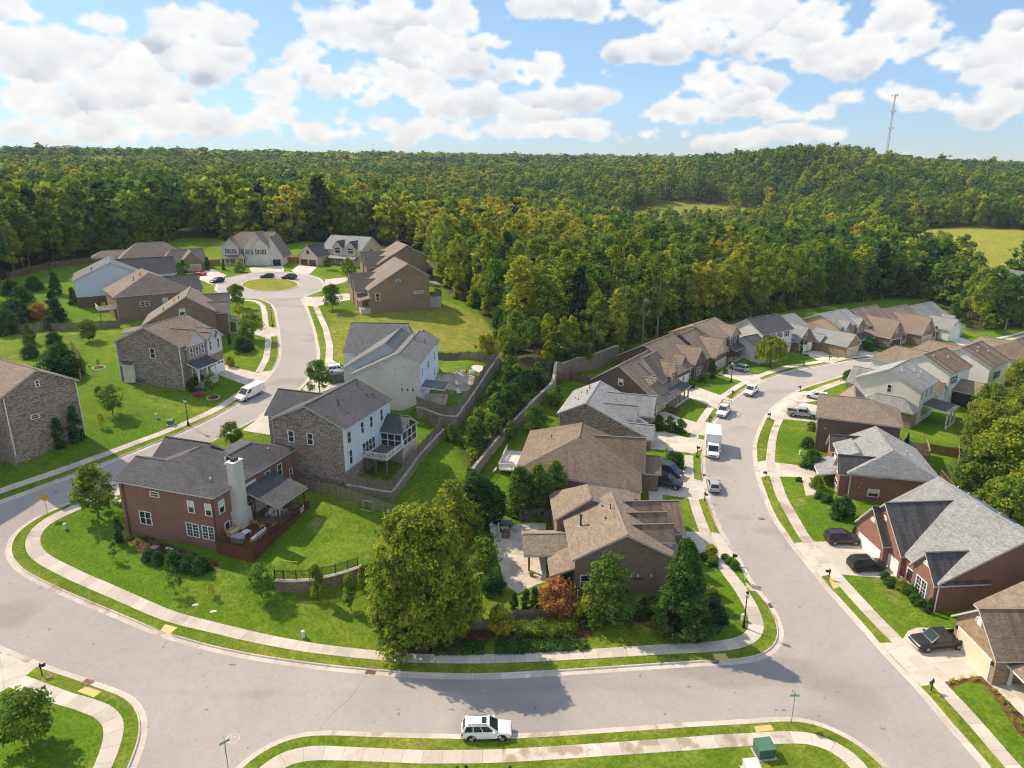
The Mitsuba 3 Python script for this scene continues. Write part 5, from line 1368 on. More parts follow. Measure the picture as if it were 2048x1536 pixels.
h.porch(11.95, 15.8, .4, 4.4, 2.95, 3.4, 'x1', 3, colc=(.30, .15, .08), floor=.9, colw=.22, z0=-3.2)
h.box('porch_base', 11.96, 15.7, .45, 4.3, -3.2, .85, ('wood', 4))
for x, y, z, hh in ((5.6, 13.4, 8.5, .6), (8.9, 10.6, 9.5, .8), (9.3, 9.2, 9.4, .3), (10.6, 12.2, 8.6, .35), (10.8, 10.6, 8.5, .3)):
    h.vent(x, y, z, hh, .08)
h.spout(11.8, -.1, 7.6, col=(.6, .62, .65))
HC1 = h

# ---- flecked brick house with batten gables (left, by the van)
h = House('brick_house', 'flecked brick house with grey batten gables, porch and white garage doors', -73.6, 128.3, -14, 11.7, ('brick', 2), (5, .1), (.60, .66, .70))
A = h.block(0, 13.8, 0, 11, 7.3, zr=10.4, z0=-2)
G1 = h.block(7.2, 14.3, 1.0, 6.4, 6.9, zr=9.4, ridge='x', gw=('batten', 4), trim=(.70, .74, .77))
G2_ = h.block(8.5, 14.5, 6.5, 10.9, 7.1, zr=8.6, ridge='x', up=(3.9, ('batten', 4)), trim=(.70, .74, .77))
for y in (7.0, 9.0):
    h.block(12, 14.75, y, y + 1.5, 7.0, zr=8.0, ridge='x', wall=('batten', 4), z0=6.6, o=.18, name='dormer_wall', trim=(.70, .74, .77))
for u in (1.0, 2.6, 4.2):
    h.window(G1, 'x1', u - .2, 4.7, .8, 1.65)
for u in (.5, 2.9):
    h.window(G2_, 'x1', u, 4.8, .8, 1.65, off=.05)
h.porch(14.3, 16.4, .8, 6.2, 2.9, 3.9, 'x1', 3, roof=(1, 0), floor=.5)
h.door(G1, 'x1', 3.6, .5, 1.0, 2.1, (.25, .25, .28))
h.window(G1, 'x1', .8, .9, .9, 1.7, 2)
h.garage(G2_, 'x1', .25, 1.9, 2.2, -.2, lites=True)
h.garage(G2_, 'x1', 2.35, 1.95, 2.2, -.2, lites=True)
h.window(A, 'y0', 7.3, 4.7, 1.0, 1.7)
b = h.box('bay', 1.3, 3.2, -.55, .05, -.2, 3.0, ('siding', 1))
h.box('bay_trim', 1.22, 1.42, -.62, .02, -.25, 3.05, ('paint', WHITE))
h.box('bay_trim', 3.08, 3.28, -.62, .02, -.25, 3.05, ('paint', WHITE))
h.porch(1.2, 3.3, -.75, 0, 3.15, 3.6, 'y0', 0, roof=(1, 0), floor=-.2, z0=-.3)
h.spout(.08, -.1, 7.2, col=(.7, .72, .74))
h.spout(13.7, -.1, 7.2, col=(.7, .72, .74))
HL2 = h

# ---- far left flecked brick house
h = House('brick_house', 'flecked brick gable house cut off by the left edge', -74.3, 98.0, 58, 9.0, ('brick', 2), (0, .0), (.62, .58, .52))
A = h.block(0, 10.6, 0, 15, 9.0, zr=11.9, z0=-3)
h.block(-9, 1, 3, 14, 7.4, zr=10.6, ridge='x', z0=-3)
h.window(A, 'y0', 3.4, 4.6, 1.1, .55)
h.window(A, 'y0', 4.9, 9.3, .5, .9)
h.spout(10.5, -.1, 8.8, col=WHITE)
h.spout(.3, -.1, 8.8, col=WHITE)
h.block(1.5, 9, 13, 20, 5.2, zr=7, ridge='x')
HL1 = h

# ---- brick gable behind
h = House('brick_house', 'brown brick house with steep tan gable and a flag by its porch', -78.2, 147.4, 20, 14.0, ('brick', 0), (5, 0), (.56, .50, .43))
A = h.block(0, 14.3, 0, 13, 3.9, 6.1, 9.5, 9.1)
h.block(8.5, 17.0, 2.2, 7.0, 5.4, zr=7.2, ridge='x')
h.block(8.5, 17.0, 9.0, 14.4, 5.4, zr=7.9, ridge='x')
h.window(A, 'y0', 7.4, 5.6, 1.1, 1.3, blind=True)
h.porch(-4.0, 0, .5, 4.5, 2.4, 3.0, 'x0', 2, floor=.1)
h.porch(17.0, 18.6, 3, 8.6, 2.6, 3.2, 'x1', 3, floor=.2)
for x, y, z in ((6.5, 1.8, 8.1), (7.4, 2.0, 8.6), (4.2, 1.5, 6.4)):
    h.vent(x, y, z, .7, .07)
h.spout(16.9, 2.1, 5.2, col=WHITE)
HL3 = h

# ---- left brick house with the dark grey flank
h = House('brick_house', 'brown brick house with broad grey brown hip roof and small white deck', -93.5, 165.8, 37, 15.2, ('brick', 0), (5, 0), (.58, .53, .46))
A = h.block(0, 17.4, 0, 14, 5.6, zr=9.8, rx=8.9, h0=5.2, h1=0)
h.block(7, 19.4, .004, 9, 5.62, zr=8.6, ridge='x', roof=(1, .0))
h.window(A, 'y0', 5.2, 2.7, .95, 1.0, 2)
h.window(A, 'y0', 10.2, 2.2, 1.1, 1.9, blind=True)
h.deck(-3.6, 0, 1.0, 6.0, 2.5, 2, sides=('x0', 'y0'), rail=(.62, .60, .56), z0=-2)
for x, y, z in ((5.4, 5.5, 8.0), (7.1, 6.4, 8.8)):
    h.vent(x, y, z, .9, .09)
for x, y, z in ((11.5, 2.0, 7.2), (13.6, 2.4, 7.4)):
    h.vent(x, y, z, .3, .06, cap=False)
h.spout(.1, -.1, 5.4, col=CREAM)
HL4 = h

# ---- white gable with black roof
h = House('white_house', 'white sided gable house with charcoal roof left of the turning circle', -111.5, 180.3, 29, 16.2, ('siding', 2), (4, 0), WHITE)
A = h.block(0, 17.4, 0, 15.6, 6.1, zr=10.1, z0=1.8)
h.box('foundation', .05, 17.35, .05, 15.5, -2, 1.9, ('brick', 6))
h.block(8, 24, 5.5, 15, 6.0, zr=9.7, ridge='x', roof=(1, 0), z0=-2)
h.window(A, 'y0', 10.4, 4.0, .8, .5, 2, frame=(.1, .1, .1))
h.vent(4.4, 1.6, 8.1, .8, .09)
HL5 = h

# ---- tan hip house by the red car
h = House('brick_house', 'tan roofed brick house with hip roof behind the red car', -124, 219.5, 30, 17.8, ('brick', 0), (5, 0), (.55, .50, .42))
A = h.block(2, 24, 4, 18, 3.4, zr=8.6, ridge='x', h0=7, h1=7)
G1 = h.block(15, 27.5, -.5, 7.0, 3.3, zr=6.6, ridge='x', h0=3)
G2_ = h.block(20, 26.5, -3.6, 6, 3.3, zr=6.4, ridge='y')
h.block(-4, 5, 12, 18, 4.6, zr=6.2, ridge='x', h0=3)
h.garage(G2_, 'y0', .9, 4.6, 2.2, col=(.42, .37, .30))
h.window(G1, 'y0', 1.0, .8, .8, 1.6, 2, frame=(.2, .17, .14))
h.door(G1, 'y0', 3.2, .3, 1.0, 2.2, (.06, .05, .05))
HL6 = h

# ---- cul-de-sac house with open garages
h = House('painted_brick_house', 'pale painted brick house with dark shutters and two open garages', -97.4, 240.0, 1, 18.2, ('brick', 3), (5, .1), (.66, .62, .56))
A = h.block(0, 16.6, 1, 12, 6.5, zr=10.6, ridge='x', h0=5.0, h1=.0)
G1 = h.block(.8, 5.9, .0, 6, 6.4, zr=8.9, ridge='y')
G2_ = h.block(8.0, 16.5, -.7, 7, 6.5, zr=10.8, ridge='y')
h.block(11.0, 16.2, -1.0, 3, 6.45, zr=9.1, ridge='y', z0=-1)
R_ = h.block(16.4, 20.6, -.5, 9, 6.4, 3.3, 9.6, .5)
SH = (.055, .065, .085)
h.window(G1, 'y0', 1.2, 4.1, .85, 1.45, 3, shutter=SH, grid=True)
h.window(A, 'y0', 6.35, 4.3, .8, 1.1, shutter=SH, grid=True)
h.window(G2_, 'y0', .9, 3.9, .8, 1.6, 2, shutter=SH, grid=True)
h.window(G2_, 'y0', 4.3, 3.9, .85, 1.6, 3, shutter=SH, grid=True, off=.31)
h.window(G1, 'y0', 1.2, .8, .85, 1.6, 3, shutter=SH, grid=True)
h.porch(.8, 7.9, -1.6, 0, 2.7, 3.5, 'y0', 4, roof=(3, .1), floor=.2)
h.block(6.0, 8.6, -1.8, 1, 2.8, zr=4.2, ridge='y', z0=2.6, wall=('paint', (.66, .62, .56)))
h.door(A, 'y0', 6.6, .2, 1.2, 2.2, (.05, .04, .05))
h.garage(G2_, 'y0', 2.9, 4.9, 2.3, .0, open_=True)
h.garage(R_, 'y0', .8, 2.6, 2.2, .0, open_=True)
HL7 = h

# ---- cul-de-sac house with brown garage doors
h = House('cottage_house', 'tan cottage style house with twin dormers and brown garage doors', -64.7, 244.9, -26, 18.0, ('siding', 6), (2, 0), DARK)
A = h.block(0, 16.5, 0, 11, 5.6, zr=9.4, ridge='x', roof=(2, 0), trim=(.5, .45, .38))
G1 = h.block(-4.5, 3.2, -6.5, 4, 3.7, zr=7.0, ridge='y', roof=(1, 0))
for x in (5.2, 10.6):
    d = h.block(x, x + 3.6, -.3, 4, 6.3, zr=8.2, ridge='y', z0=3.5, roof=(1, 0), name='dormer_wall')
    h.window(d, 'y0', .7, 4.4, .9, 1.5, 2, frame=(.12, .10, .09))
h.porch(3.4, 15, -2.4, 0, 2.7, 3.6, 'y0', 4, roof=(2, 0), floor=.3, colc=(.45, .40, .33))
for u in (.6, 4.1):
    h.garage(G1, 'y0', u, 2.9, 2.3, 0, col=(.085, .048, .036), frame=(.35, .3, .25))
h.window(G1, 'y0', 3.4, 4.2, .9, 1.1, frame=(.12, .08, .06))
h.window(A, 'x1', 5, 3.8, .8, 1.6, frame=(.12, .1, .09))
h.window(A, 'y0', 8.2, .5, 1.0, 1.7, 2, frame=(.12, .1, .09))
HL8 = h

# ---- two brick gables right of the circle
h = House('brick_house', 'brick house mostly hidden behind the wide brick gable at the circle', -40.5, 217, 22, 16.6, ('brick', 4), (5, 0), (.52, .47, .41))
A = h.block(0, 15, 0, 13, 5.3, 7.0, 10.4, 9)
h.block(-3.5, 6, 1.0, 5.5, 4.5, zr=7.0, ridge='x')
h.block(-3.5, 6, 7, 12.4, 4.8, zr=7.8, ridge='x')
h.block(14.8, 18, 4, 9, 2.6, zr=3.8, ridge='x', wall=('wood', 4))
HL9 = h
h = House('brick_house', 'wide brick gable house above the empty yellowish lot', -35.6, 176.4, 22, 15.4, ('brick', 4), (5, 0), (.58, .52, .45))
A = h.block(0, 15.4, 0, 14.5, 5.3, 8.0, 11.2, 10)
h.block(-2.6, 6, 3.6, 8.0, 4.6, zr=7.0, ridge='x')
h.block(-2.6, 6, 9.4, 14.8, 4.8, zr=7.8, ridge='x')
h.window(A, 'y0', 1.5, 2.4, 1.0, 1.8)
h.window(A, 'y0', 6.8, 6.9, 1.1, .5)
for i in range(3):
    h.window(A, 'y0', 11.3 + i * .95, 3.6, .55, .55)
h.porch(-2.4, 0, -.2, 3.2, 2.7, 3.3, 'x0', 2, floor=.5, colc=(.6, .55, .48))
h.deck(15.4, 19.4, 2.5, 8, 2.3, 2, rail=(.25, .18, .12), z0=-2)
h.porch(15.4, 19.2, 2.6, 7.8, 5.0, 5.6, 'x1', 3, colc=(.24, .17, .11), floor=2.2)
h.vent(4.5, 8.5, 7.2, .6, .08)
h.spout(15.3, -.1, 7.6, col=(.3, .24, .2))
HL10 = h

# ---- tan brick corner house
h = House('brick_house', 'tan brick corner house with three front dormers and a covered patio', 7.4, 73.5, 2, 1.3, ('brick', 0), (0, .05), (.47, .42, .35))
A = h.block(0, 11.6, 0, 10.6, 4.9, zr=7.9, rx=5.9, z0=-2)
h.block(-1.2, 9.6, 10.0, 17.4, 4.9, zr=7.7, rx=4.4, h1=3.5)
for i, y in enumerate((2.0, 5.1, 8.2)):
    h.block(7.4, 12.0, y + .1, y + 2.5, 5.9, zr=7.25, ridge='x', z0=4.2, o=.25, name='dormer_wall', wall=('siding', 4), roof=(3, .75))
F_ = h.block(11.2, 15.2, 9.0, 16.6, 3.2, zr=5.6, ridge='x', roof=(3, .6))
h.porch(11.6, 13.6, .4, 8.6, 2.7, 3.6, 'x1', 4, floor=.2, colc=(.5, .46, .4))
h.block(-5.4, .5, 4.9, 10.4, 2.7, zr=3.8, ridge='x', z0=2.5, wall=('paint', (.4, .36, .3)))
for x, y in ((-5.1, 5.1), (-5.1, 10.2), (-.3, 5.1)):
    h.box('post', x - .12, x + .12, y - .12, y + .12, -1, 2.6, ('paint', (.24, .12, .06)))
h.porch(-2.6, 0, .5, 4.85, 2.3, 3.4, 'x0', 0, floor=-.9)
h.box('chimney_wall', -2.5, -2.2, .6, 4.8, -1, 2.25, ('brick', 0))
h.window(A, 'y0', .7, 1.0, 1.15, 1.6, blind=False)
f = h.frame(A, 'y0')
m = MB(f)
m.box(6.9, 8.2, -.02, .04, 1.9, 2.05, (.05, .05, .05))
for x in (6.7, 7.5, 9.1):
    m.box(x - .09, x + .09, -.02, .14, 2.35, 2.55, (.75, .75, .74))
m.put('wall_vent', 'paint', h.key)
for x, y, z, hh, rr in ((1.4, 6.2, 5.7, 1.5, .13), (5.2, 6.9, 7.5, .7, .07), (3.3, 14, 7.1, .7, .08), (4.3, 5.2, 7.1, .25, .06), (4.4, 8.3, 7.1, .3, .06), (2.5, 10.6, 6.6, .25, .06)):
    h.vent(x, y, z, hh, rr)
h.spout(11.5, -.1, 4.7, col=(.3, .26, .22))
HR1 = h

# ---- tan hip house with the white deck
h = House('brick_house', 'brown hip roofed house with a white rear deck beside three tall trees', .9, 95.8, -9, 2.6, ('brick', 0), (3, .25), (.6, .55, .47))
A = h.block(0, 17.6, 0, 15.5, 5.1, 3.1, 8.3, 8.4, h0=5.5, h1=3.5)
h.block(9, 18.2, 6.6, 12.6, 3.6, zr=7.2, ridge='x')
h.block(17.4, 20.6, 6.8, 11.4, 3.0, 2.7, 4.6, 2.2, ridge='x', z0=-2)
h.deck(-4.2, 0, 7.5, 15.5, 1.5, 3, sides=('x0', 'y0'), floor=('paint', (.60, .58, .54)), z0=-1.6)
m = MB(h.xf)
m.col = (.72, .71, .69)
for i in range(4):
    m.box(-5.0 - .3 * i, -4.7 - .3 * i, 7.6, 8.9, 1.15 - .3 * i, 1.25 - .3 * i)
m.put('deck_steps', 'paint', h.key)
h.porch(13.4, 17.5, -2.0, 0, 2.4, 2.9, 'y0', 2, floor=.2)
h.spout(17.7, -.1, 3, col=WHITE)
h.vent(4, 8.6, 6.9, .35, .07)
HR2 = h

# ---- grey roofed brick house
h = House('brick_house', 'brown brick house with pale grey roof and long front dormers', 8.4, 119.5, -17, 3.9, ('brick', 2), (2, .05), (.52, .5, .46))
A = h.block(0, 14.8, 0, 13.5, 4.2, 1.7, 6.5, 4.8, z0=-3)
d = h.block(7.2, 13.2, 2.4, 5.6, 3.6, zr=5.4, ridge='x', z0=1.4, o=.25, name='dormer_wall', wall=('siding', 0))
h.block(7.0, 15.6, 7.0, 13, 3.0, zr=5.6, ridge='x', roof=(2, .2))
h.block(12.6, 16.4, -.3, 3.2, 1.3, zr=3.0, ridge='x', z0=-3)
h.window(A, 'y0', .9, .9, .7, .8, 2)
h.porch(11.5, 14.8, -1.0, 0, .6, 1.0, 'y0', 2, floor=-1.2, z0=-3, colc=(.1, .1, .1))
for x, y, z in ((3.6, 9.5, 6.1), (3.8, 6.0, 6.2)):
    h.vent(x, y, z, .7, .08)
for x, y, z in ((2.2, 8.6, 5.4), (1.6, 6.0, 5.1), (2.6, 4.0, 5.5)):
    h.vent(x, y, z, .25, .06)
h.spout(.1, -.1, 4, col=(.6, .56, .5))
HR3 = h

# ---- tan roofs stepping along the street
h = House('brick_house', 'brown brick house with black porch roof and paired dormers, fourth up the street', 16.4, 137.5, -34, 4.2, ('brick', 6), (0, .3), (.5, .45, .38))
A = h.block(0, 13.6, 0, 13.5, 5.0, 2.9, 8.5, 5.6, z0=-2.5)
h.block(4, 12.0, 6.5, 13, 5.4, 4.8, 8.9, 3.8, z0=-1, wall=('siding', 1))
d = h.block(7.5, 12.6, 9.2, 13.4, 5.6, zr=7.6, ridge='x', wall=('brick', 6), gw=('siding', 5))
h.window(d, 'x1', .8, 3.6, .8, 1.4, 2)
for y in (2.6, 4.2):
    q = h.block(8.5, 11.2, y, y + 1.5, 5.0, zr=5.9, ridge='x', z0=3.4, o=.2, wall=('siding', 1), name='dormer_wall')
    h.window(q, 'x1', .4, 4.0, .65, .8)
h.porch(12.6, 15.4, 6.4, 13.4, 2.6, 3.3, 'x1', 4, roof=(1, 0), floor=.3, colc=(.30, .25, .2))
h.porch(13.6, 15.2, 0, 5.6, 2.4, 3.0, 'x1', 0, roof=(1, 0), floor=-2)
g_ = dict(x0=0, x1=13.6, y0=0, y1=13.5)
h.garage(g_, 'x1', .6, 4.6, 2.1, -.6, col=(.5, .44, .36))
h.door(g_, 'x1', 10, .3, 1.0, 2.1, (.08, .05, .04))
h.window(A, 'y0', 5.6, 4.6, 1.0, 1.2, blind=True)
h.vent(5, 3.5, 8.0, .7, .08)
h.vent(5.2, 11, 8.4, .7, .08)
HR4 = h
h = House('brick_house', 'brown brick house with twin white garage doors in the tan roofed row', 24.9, 157.0, -38, 4.3, ('brick', 6), (0, .1), (.60, .55, .47))
A = h.block(0, 14.6, -1.5, 12, 4.9, 3.3, 8.3, 6.6, z0=-2.5)
d = h.block(8, 15.2, 6.2, 11.6, 4.0, zr=6.9, ridge='x', roof=(0, .0))
h.block(9, 13.4, 2.6, 5.8, 4.2, zr=5.9, ridge='x', z0=3, name='dormer_wall')
h.garage(A, 'x1', .5, 2.5, 2.2, -.4)
h.garage(A, 'x1', 3.8, 2.5, 2.2, -.4)
h.window(d, 'x1', 1.2, .7, .85, 1.7, 3, shutter=(.06, .09, .08))
h.window(A, 'x1', 7.2, .5, .9, 1.8)
h.vent(6.4, 3, 8.2, .6, .08)
h.vent(6.2, 9, 8.2, .6, .08)
HR5 = h
h = House('brick_house', 'brown brick house with beige garage doors above the silver wagon', 35.0, 166.4, -39, 4.4, ('brick', 6), (0, .25), (.58, .53, .45))
A = h.block(0, 12.6, 0, 11.5, 5.0, 3.6, 8.2, 6.0)
d = h.block(6, 13.8, 2.2, 9.2, 3.6, zr=7.0, ridge='x', roof=(0, 0), gw=('siding', 5))
h.garage(d, 'x1', .6, 2.5, 2.2, -.2, col=(.5, .44, .36))
h.garage(d, 'x1', 3.8, 2.5, 2.2, -.2, col=(.5, .44, .36))
h.window(d, 'x1', 2.6, 3.9, .8, 1.0, 2)
HR6 = h
h = House('brick_house', 'tall tan gabled house left of the white sided house', 39.3, 172.8, -40, 4.7, ('siding', 5), (0, .3), (.55, .5, .43))
A = h.block(0, 12.6, 0, 11.5, 6.0, zr=8.6)
d = h.block(5.5, 13.2, 5.4, 11.4, 5.6, zr=8.0, ridge='x', roof=(0, 0), wall=('brick', 6), gw=('siding', 5))
h.window(d, 'x1', .9, 3.6, .85, 1.6)
h.window(d, 'x1', 3.2, 3.6, .85, 1.6)
h.porch(13.2, 15, 5.4, 11.4, 2.6, 3.3, 'x1', 3, roof=(1, 0), colc=(.14, .1, .08))
h.vent(5.6, 1.5, 8.3, .5, .07)
h.vent(5.2, 5.5, 8.4, .5, .07)
HR7 = h
h = House('white_house', 'white sided house with charcoal roof behind the weeping tree', 57.0, 181.4, -56, 4.1, ('siding', 3), (1, .1), WHITE)
A = h.block(0, 10, 0, 12, 6.0, zr=8.9)
L8 = h.block(3.0, 13.4, -5.0, .2, 3.2, zr=5.6, rx=5.4)
h.block(9, 14, -.5, 5, 3.2, zr=5.4, ridge='x', roof=(2, 0))
for u in (1.0, 3.8, 6.6, 9.4):
    h.window(A, 'x1', u, 4.2, .8, 1.4, shutter=(.03, .03, .035))
h.vent(5.2, 9, 8.8, .6, .08)
HR8 = h
h = House('brick_house', 'grey roofed house with white garage door right of the weeping tree', 64.0, 191.0, -56, 3.7, ('brick', 0), (2, .15), WHITE)
A = h.block(0, 13.5, -.5, 12.5, 3.8, zr=7.6, rx=6, h0=2)
d = h.block(4, 15.6, 2.0, 8.4, 3.2, zr=6.4, ridge='x', roof=(2, 0))
h.block(13, 17.2, 8.8, 11.6, 2.6, zr=4.0, ridge='x')
h.garage(d, 'x1', .6, 5.0, 2.2, -.1)
h.window(d, 'x1', 2.3, 3.6, .8, 1.3, shutter=(.1, .1, .1))
h.block(8, 13.8, -4, 2, 2.8, zr=4.8, ridge='y', roof=(2, 0))
HR9 = h
h = House('stone_house', 'stone fronted house with grey roof, twin dormers and dark porch', 80.2, 194.0, -56, 3.4, ('brick', 5), (2, .15), (.55, .5, .42))
A = h.block(0, 11.8, 0, 11.5, 6.0, zr=8.6, wall=('siding', 5))
d1 = h.block(7.4, 12.6, 1.2, 4.4, 5.6, zr=7.3, ridge='x', roof=(2, 0))
d2 = h.block(7.4, 12.6, 7.0, 10.6, 5.6, zr=7.4, ridge='x', roof=(2, 0))
for d in (d1, d2):
    h.window(d, 'x1', .6, 3.9, .75, 1.3, 2)
h.porch(12.6, 15.2, 5.0, 11.4, 2.5, 3.3, 'x1', 4, roof=(1, 0))
g9 = h.block(7, 17.6, -5.4, .5, 2.9, zr=5.4, ridge='x', roof=(2, 0))
h.garage(g9, 'x1', .6, 4.6, 2.2, -.2, col=(.5, .44, .36))
HR10 = h
for (x, y, zb, lab, wl, rf, tall, gcol, op) in (
        (92.6, 201.5, 3.0, 'tan roofed brick house with an open garage', 0, 0, 5.2, None, True),
        (104.0, 206.6, 2.7, 'tan roofed brick house behind the far street lamp', 4, 0, 4.6, (.45, .36, .27), False),
        (115.6, 213.2, 2.4, 'grey roofed house with white garage, last in the row', None, 2, 4.6, (.72, .72, .70), False)):
    h = House('brick_house' if wl is not None else 'white_house', lab, x, y, -56, zb, ('brick', wl) if wl is not None else ('siding', 3), (rf, .35), (.56, .51, .43) if wl is not None else WHITE)
    A = h.block(0, 11, 0, 12, tall, zr=tall + 3.4)
    d = h.block(3.5, 17.4, -.4, 6.4, 3.2, zr=7.2 if wl is not None else 5.6, ridge='x', roof=(rf, 0))
    e_ = h.block(4, 13.6, 7.0, 11.4, 3.0, zr=5.4, ridge='x', roof=(rf, 0))
    h.porch(13.6, 15.8, 6.6, 11.4, 2.3, 2.9, 'x1', 3, roof=(rf, 0))
    h.garage(d, 'x1', .9, 4.8, 2.2, -.1, col=gcol or (.5, .4, .3), open_=op)
    h.window(d, 'x1', 2.7, 3.9, .8, 1.1)
    h.vent(5.2, 3, tall + 3.2, .5, .07)
# ---- right hand side of the street
h = House('stone_house', 'stone gabled house with wide cream garage door in the lower right', 48.0, 59.2, 0, .45, ('brick', 5), (0, .0), WHITE)
A = h.block(.0, 12, .0, 6.7, 3.3, zr=6.3, ridge='x', roof=(3, .6), z0=-2)
h.block(3.5, 24, -9, 8.5, 3.4, zr=8.8, ridge='y', rx=9.5, roof=(0, 0), z0=-2)
h.garage(A, 'x0', .75, 5.2, 2.35, -.05, col=(.66, .58, .45))
h.porch(1.4, 3.6, -7.5, -.1, 2.3, 2.9, 'x0', 3, floor=.2, colc=(.66, .64, .6))
h.box('gable_vent', -.05, .02, 3.05, 3.65, 4.5, 5.3, ('paint', WHITE))
m = MB(h.xf)
m.col = WHITE
m.tube([(-.06, 2.9, 4.7), (-.06, 3.0, 5.2), (-.06, 3.35, 5.45), (-.06, 3.7, 5.2), (-.06, 3.8, 4.7)], .09, 5)
m.put('gable_trim', 'paint', h.key)
m = MB(h.xf)
m.col = (.04, .04, .04)
for y in (.4, 6.3):
    m.box(-.22, -.02, y - .08, y + .08, 2.0, 2.35)
m.put('wall_lantern', 'paint', h.key)
HS1 = h
h = House('brick_house', 'long red brick house with grey roof, black gables and two white garage doors', 48.5, 70.9, 4, .8, ('brick', 1), (2, .05), WHITE)
A = h.block(.4, 19.5, 0, 15.8, 3.9, zr=9.2, rx=9.6, z0=-2)
g1 = h.block(-.1, 9.5, 6.4, 15.2, 3.9, zr=8.35, ridge='x', roof=(1, .9))
g2 = h.block(-.9, 6, 8.9, 14.9, 3.9, zr=7.3, ridge='x', roof=(1, .9))
g3 = h.block(-.05, 6, .1, 4.1, 3.9, zr=6.3, ridge='x', roof=(1, .9))
h.garage(g2, 'x0', .6, 4.8, 2.3, .0)
h.garage(g1, 'x0', 6.4, 2.0, 2.3, .0)
for blk, yc, z, xx in ((g1, 10.8, 6.2, -.1), (g2, 11.9, 5.4, -.9), (g3, 2.1, 4.9, -.05)):
    m = MB(h.xf)
    m.col = WHITE
    m.tube([(xx - .03, yc + .42 * math.cos(a), z + .42 * math.sin(a)) for a in np.linspace(0, math.pi, 9)], .09, 5)
    m.box(xx - .06, xx + .01, yc - .5, yc + .5, z - .12, z)
    m.add([(xx - .02, yc + .36 * math.cos(a), z + .36 * math.sin(a)) for a in np.linspace(0, math.pi, 9)], [[0, i, i + 1] for i in range(1, 8)], (.6, .6, .58))
    m.put('gable_vent', 'paint', h.key)
h.window(g3, 'x0', .85, .9, .95, 1.9, 2, shutter=(.13, .14, .16), grid=True)
h.door(dict(x0=.4, x1=19, y0=0, y1=15), 'x0', 9.4, .2, 1.0, 2.1, (.04, .03, .03))
h.box('porch_wall', -.05, .3, 4.2, 6.3, -.5, .75, ('brick', 1))
h.window(A, 'y0', 12.3, 3.1, 1.0, 1.6)
h.window(A, 'y0', 11.4, .6, 1.0, 1.5, 2, blind=True)
h.spout(.3, -.1, 3.8, col=(.6, .62, .65))
m = MB(h.xf)
px = [(10.6, 8.2), (15.5, 8.2), (15.5, 13.5), (10.6, 13.5)]


def s2z(x):
    return 9.2 - abs(x - 10.0) * (5.3 / 9.6) + .28


m.col = (.16, .22, .32)
m.add([(x, y, s2z(x)) for x, y in px], [[0, 1, 2], [0, 2, 3]])
m.add([(x, y, s2z(x)) for x, y in px] + [(x, y, s2z(x) - .12) for x, y in px], [[i, 4 + i, 4 + (i + 1) % 4] for i in range(4)] + [[i, 4 + (i + 1) % 4, (i + 1) % 4] for i in range(4)])
m.put('solar_panel', 'gloss', h.key)
for y in (3, 6, 11.5, 13.5):
    h.vent(11.0, y, 8.6, .4, .07, col=(.5, .5, .5))
HS2 = h
h = House('brick_house', 'red brick house with grey roof, white dormer windows and white porch', 50.6, 97.6, -13, 1.8, ('brick', 1), (2, .05), WHITE)
A = h.block(0, 12.2, 0, 12.5, 4.6, 4.4, 7.6, 6.0, h0=2.2, h1=0, z0=-2)
g1 = h.block(-1.3, 4, .4, 3.4, 4.5, zr=6.4, ridge='x', roof=(1, .5))
g2 = h.block(-.8, 3.4, 9.4, 12.4, 4.5, zr=6.3, ridge='x', roof=(1, .5))
w = h.block(-.5, 3, 3.7, 9.0, 5.6, 5.0, 6.4, 2.2, z0=3, wall=('paint', WHITE), name='dormer_wall', roof=(2, 0), ridge='y')
h.window(w, 'x0', .4, 4.0, .8, 1.2, 2)
h.window(w, 'x0', 3.0, 4.0, .8, 1.2, 2)
h.window(g1, 'x0', .6, 3.6, .8, 1.2, 2)
h.window(g1, 'x0', .6, .8, .8, 1.6, 2)
h.porch(-3.4, -.3, 3.4, 9.4, 2.3, 3.2, 'x0', 3, floor=.2)
h.garage(g2, 'x0', .3, 2.4, 2.2, -.2)
h.window(A, 'y0', 2.8, 1.0, 1.5, 1.1, blind=True)
f = h.frame(A, 'y0')
m = MB(f)
for x, z in ((2.9, 4.2), (1.4, 2.2), (3.0, 2.1)):
    m.box(x - .08, x + .08, -.02, .12, z - .08, z + .08, (.72, .72, .7))
m.put('wall_vent', 'paint', h.key)
h.spout(.1, -.1, 4.4, col=(.6, .62, .65))
h.vent(8.0, 2.8, 6.7, .8, .09, col=(.5, .5, .52))
for x, y, z in ((9.3, 1.6, 5.8), (9.5, 5.6, 5.9)):
    h.vent(x, y, z, .2, .12, cap=False, col=(.7, .7, .7))
h.deck(12.2, 15.4, 3, 9, 1.6, 3, rail=(.22, .14, .09), sides=('x1', 'y0'), z0=-2.5)
HS3 = h
h = House('brick_house', 'plain brown brick house with a single side window', 52.4, 114.6, -24, 2.7, ('brick', 6), (0, .05), (.45, .38, .30))
A = h.block(0, 12.6, 0, 9.5, 6.6, zr=9.0, ridge='x', h1=4.8, h0=0, z0=-2.5)
h.block(3, 8, 5, 13.6, 6.2, zr=8.8, ridge='y')
h.window(A, 'y0', 5.6, 2.2, 1.1, 1.9)
h.deck(12.6, 17.4, 0.4, 6.4, 1.9, 3, rail=(.38, .26, .16), sides=('x1', 'y0'), floor=('wood', 1), z0=-3)
for x, y, z in ((8.4, 5.6, 8.6), (10.6, 1.7, 7.2)):
    h.vent(x, y, z, .4, .08, col=(.5, .5, .5))
f = h.frame(A, 'y0')
m = MB(f)
m.box(1.3, 1.5, -.02, .12, 4.4, 4.6, (.72, .72, .7))
m.put('wall_vent', 'paint', h.key)
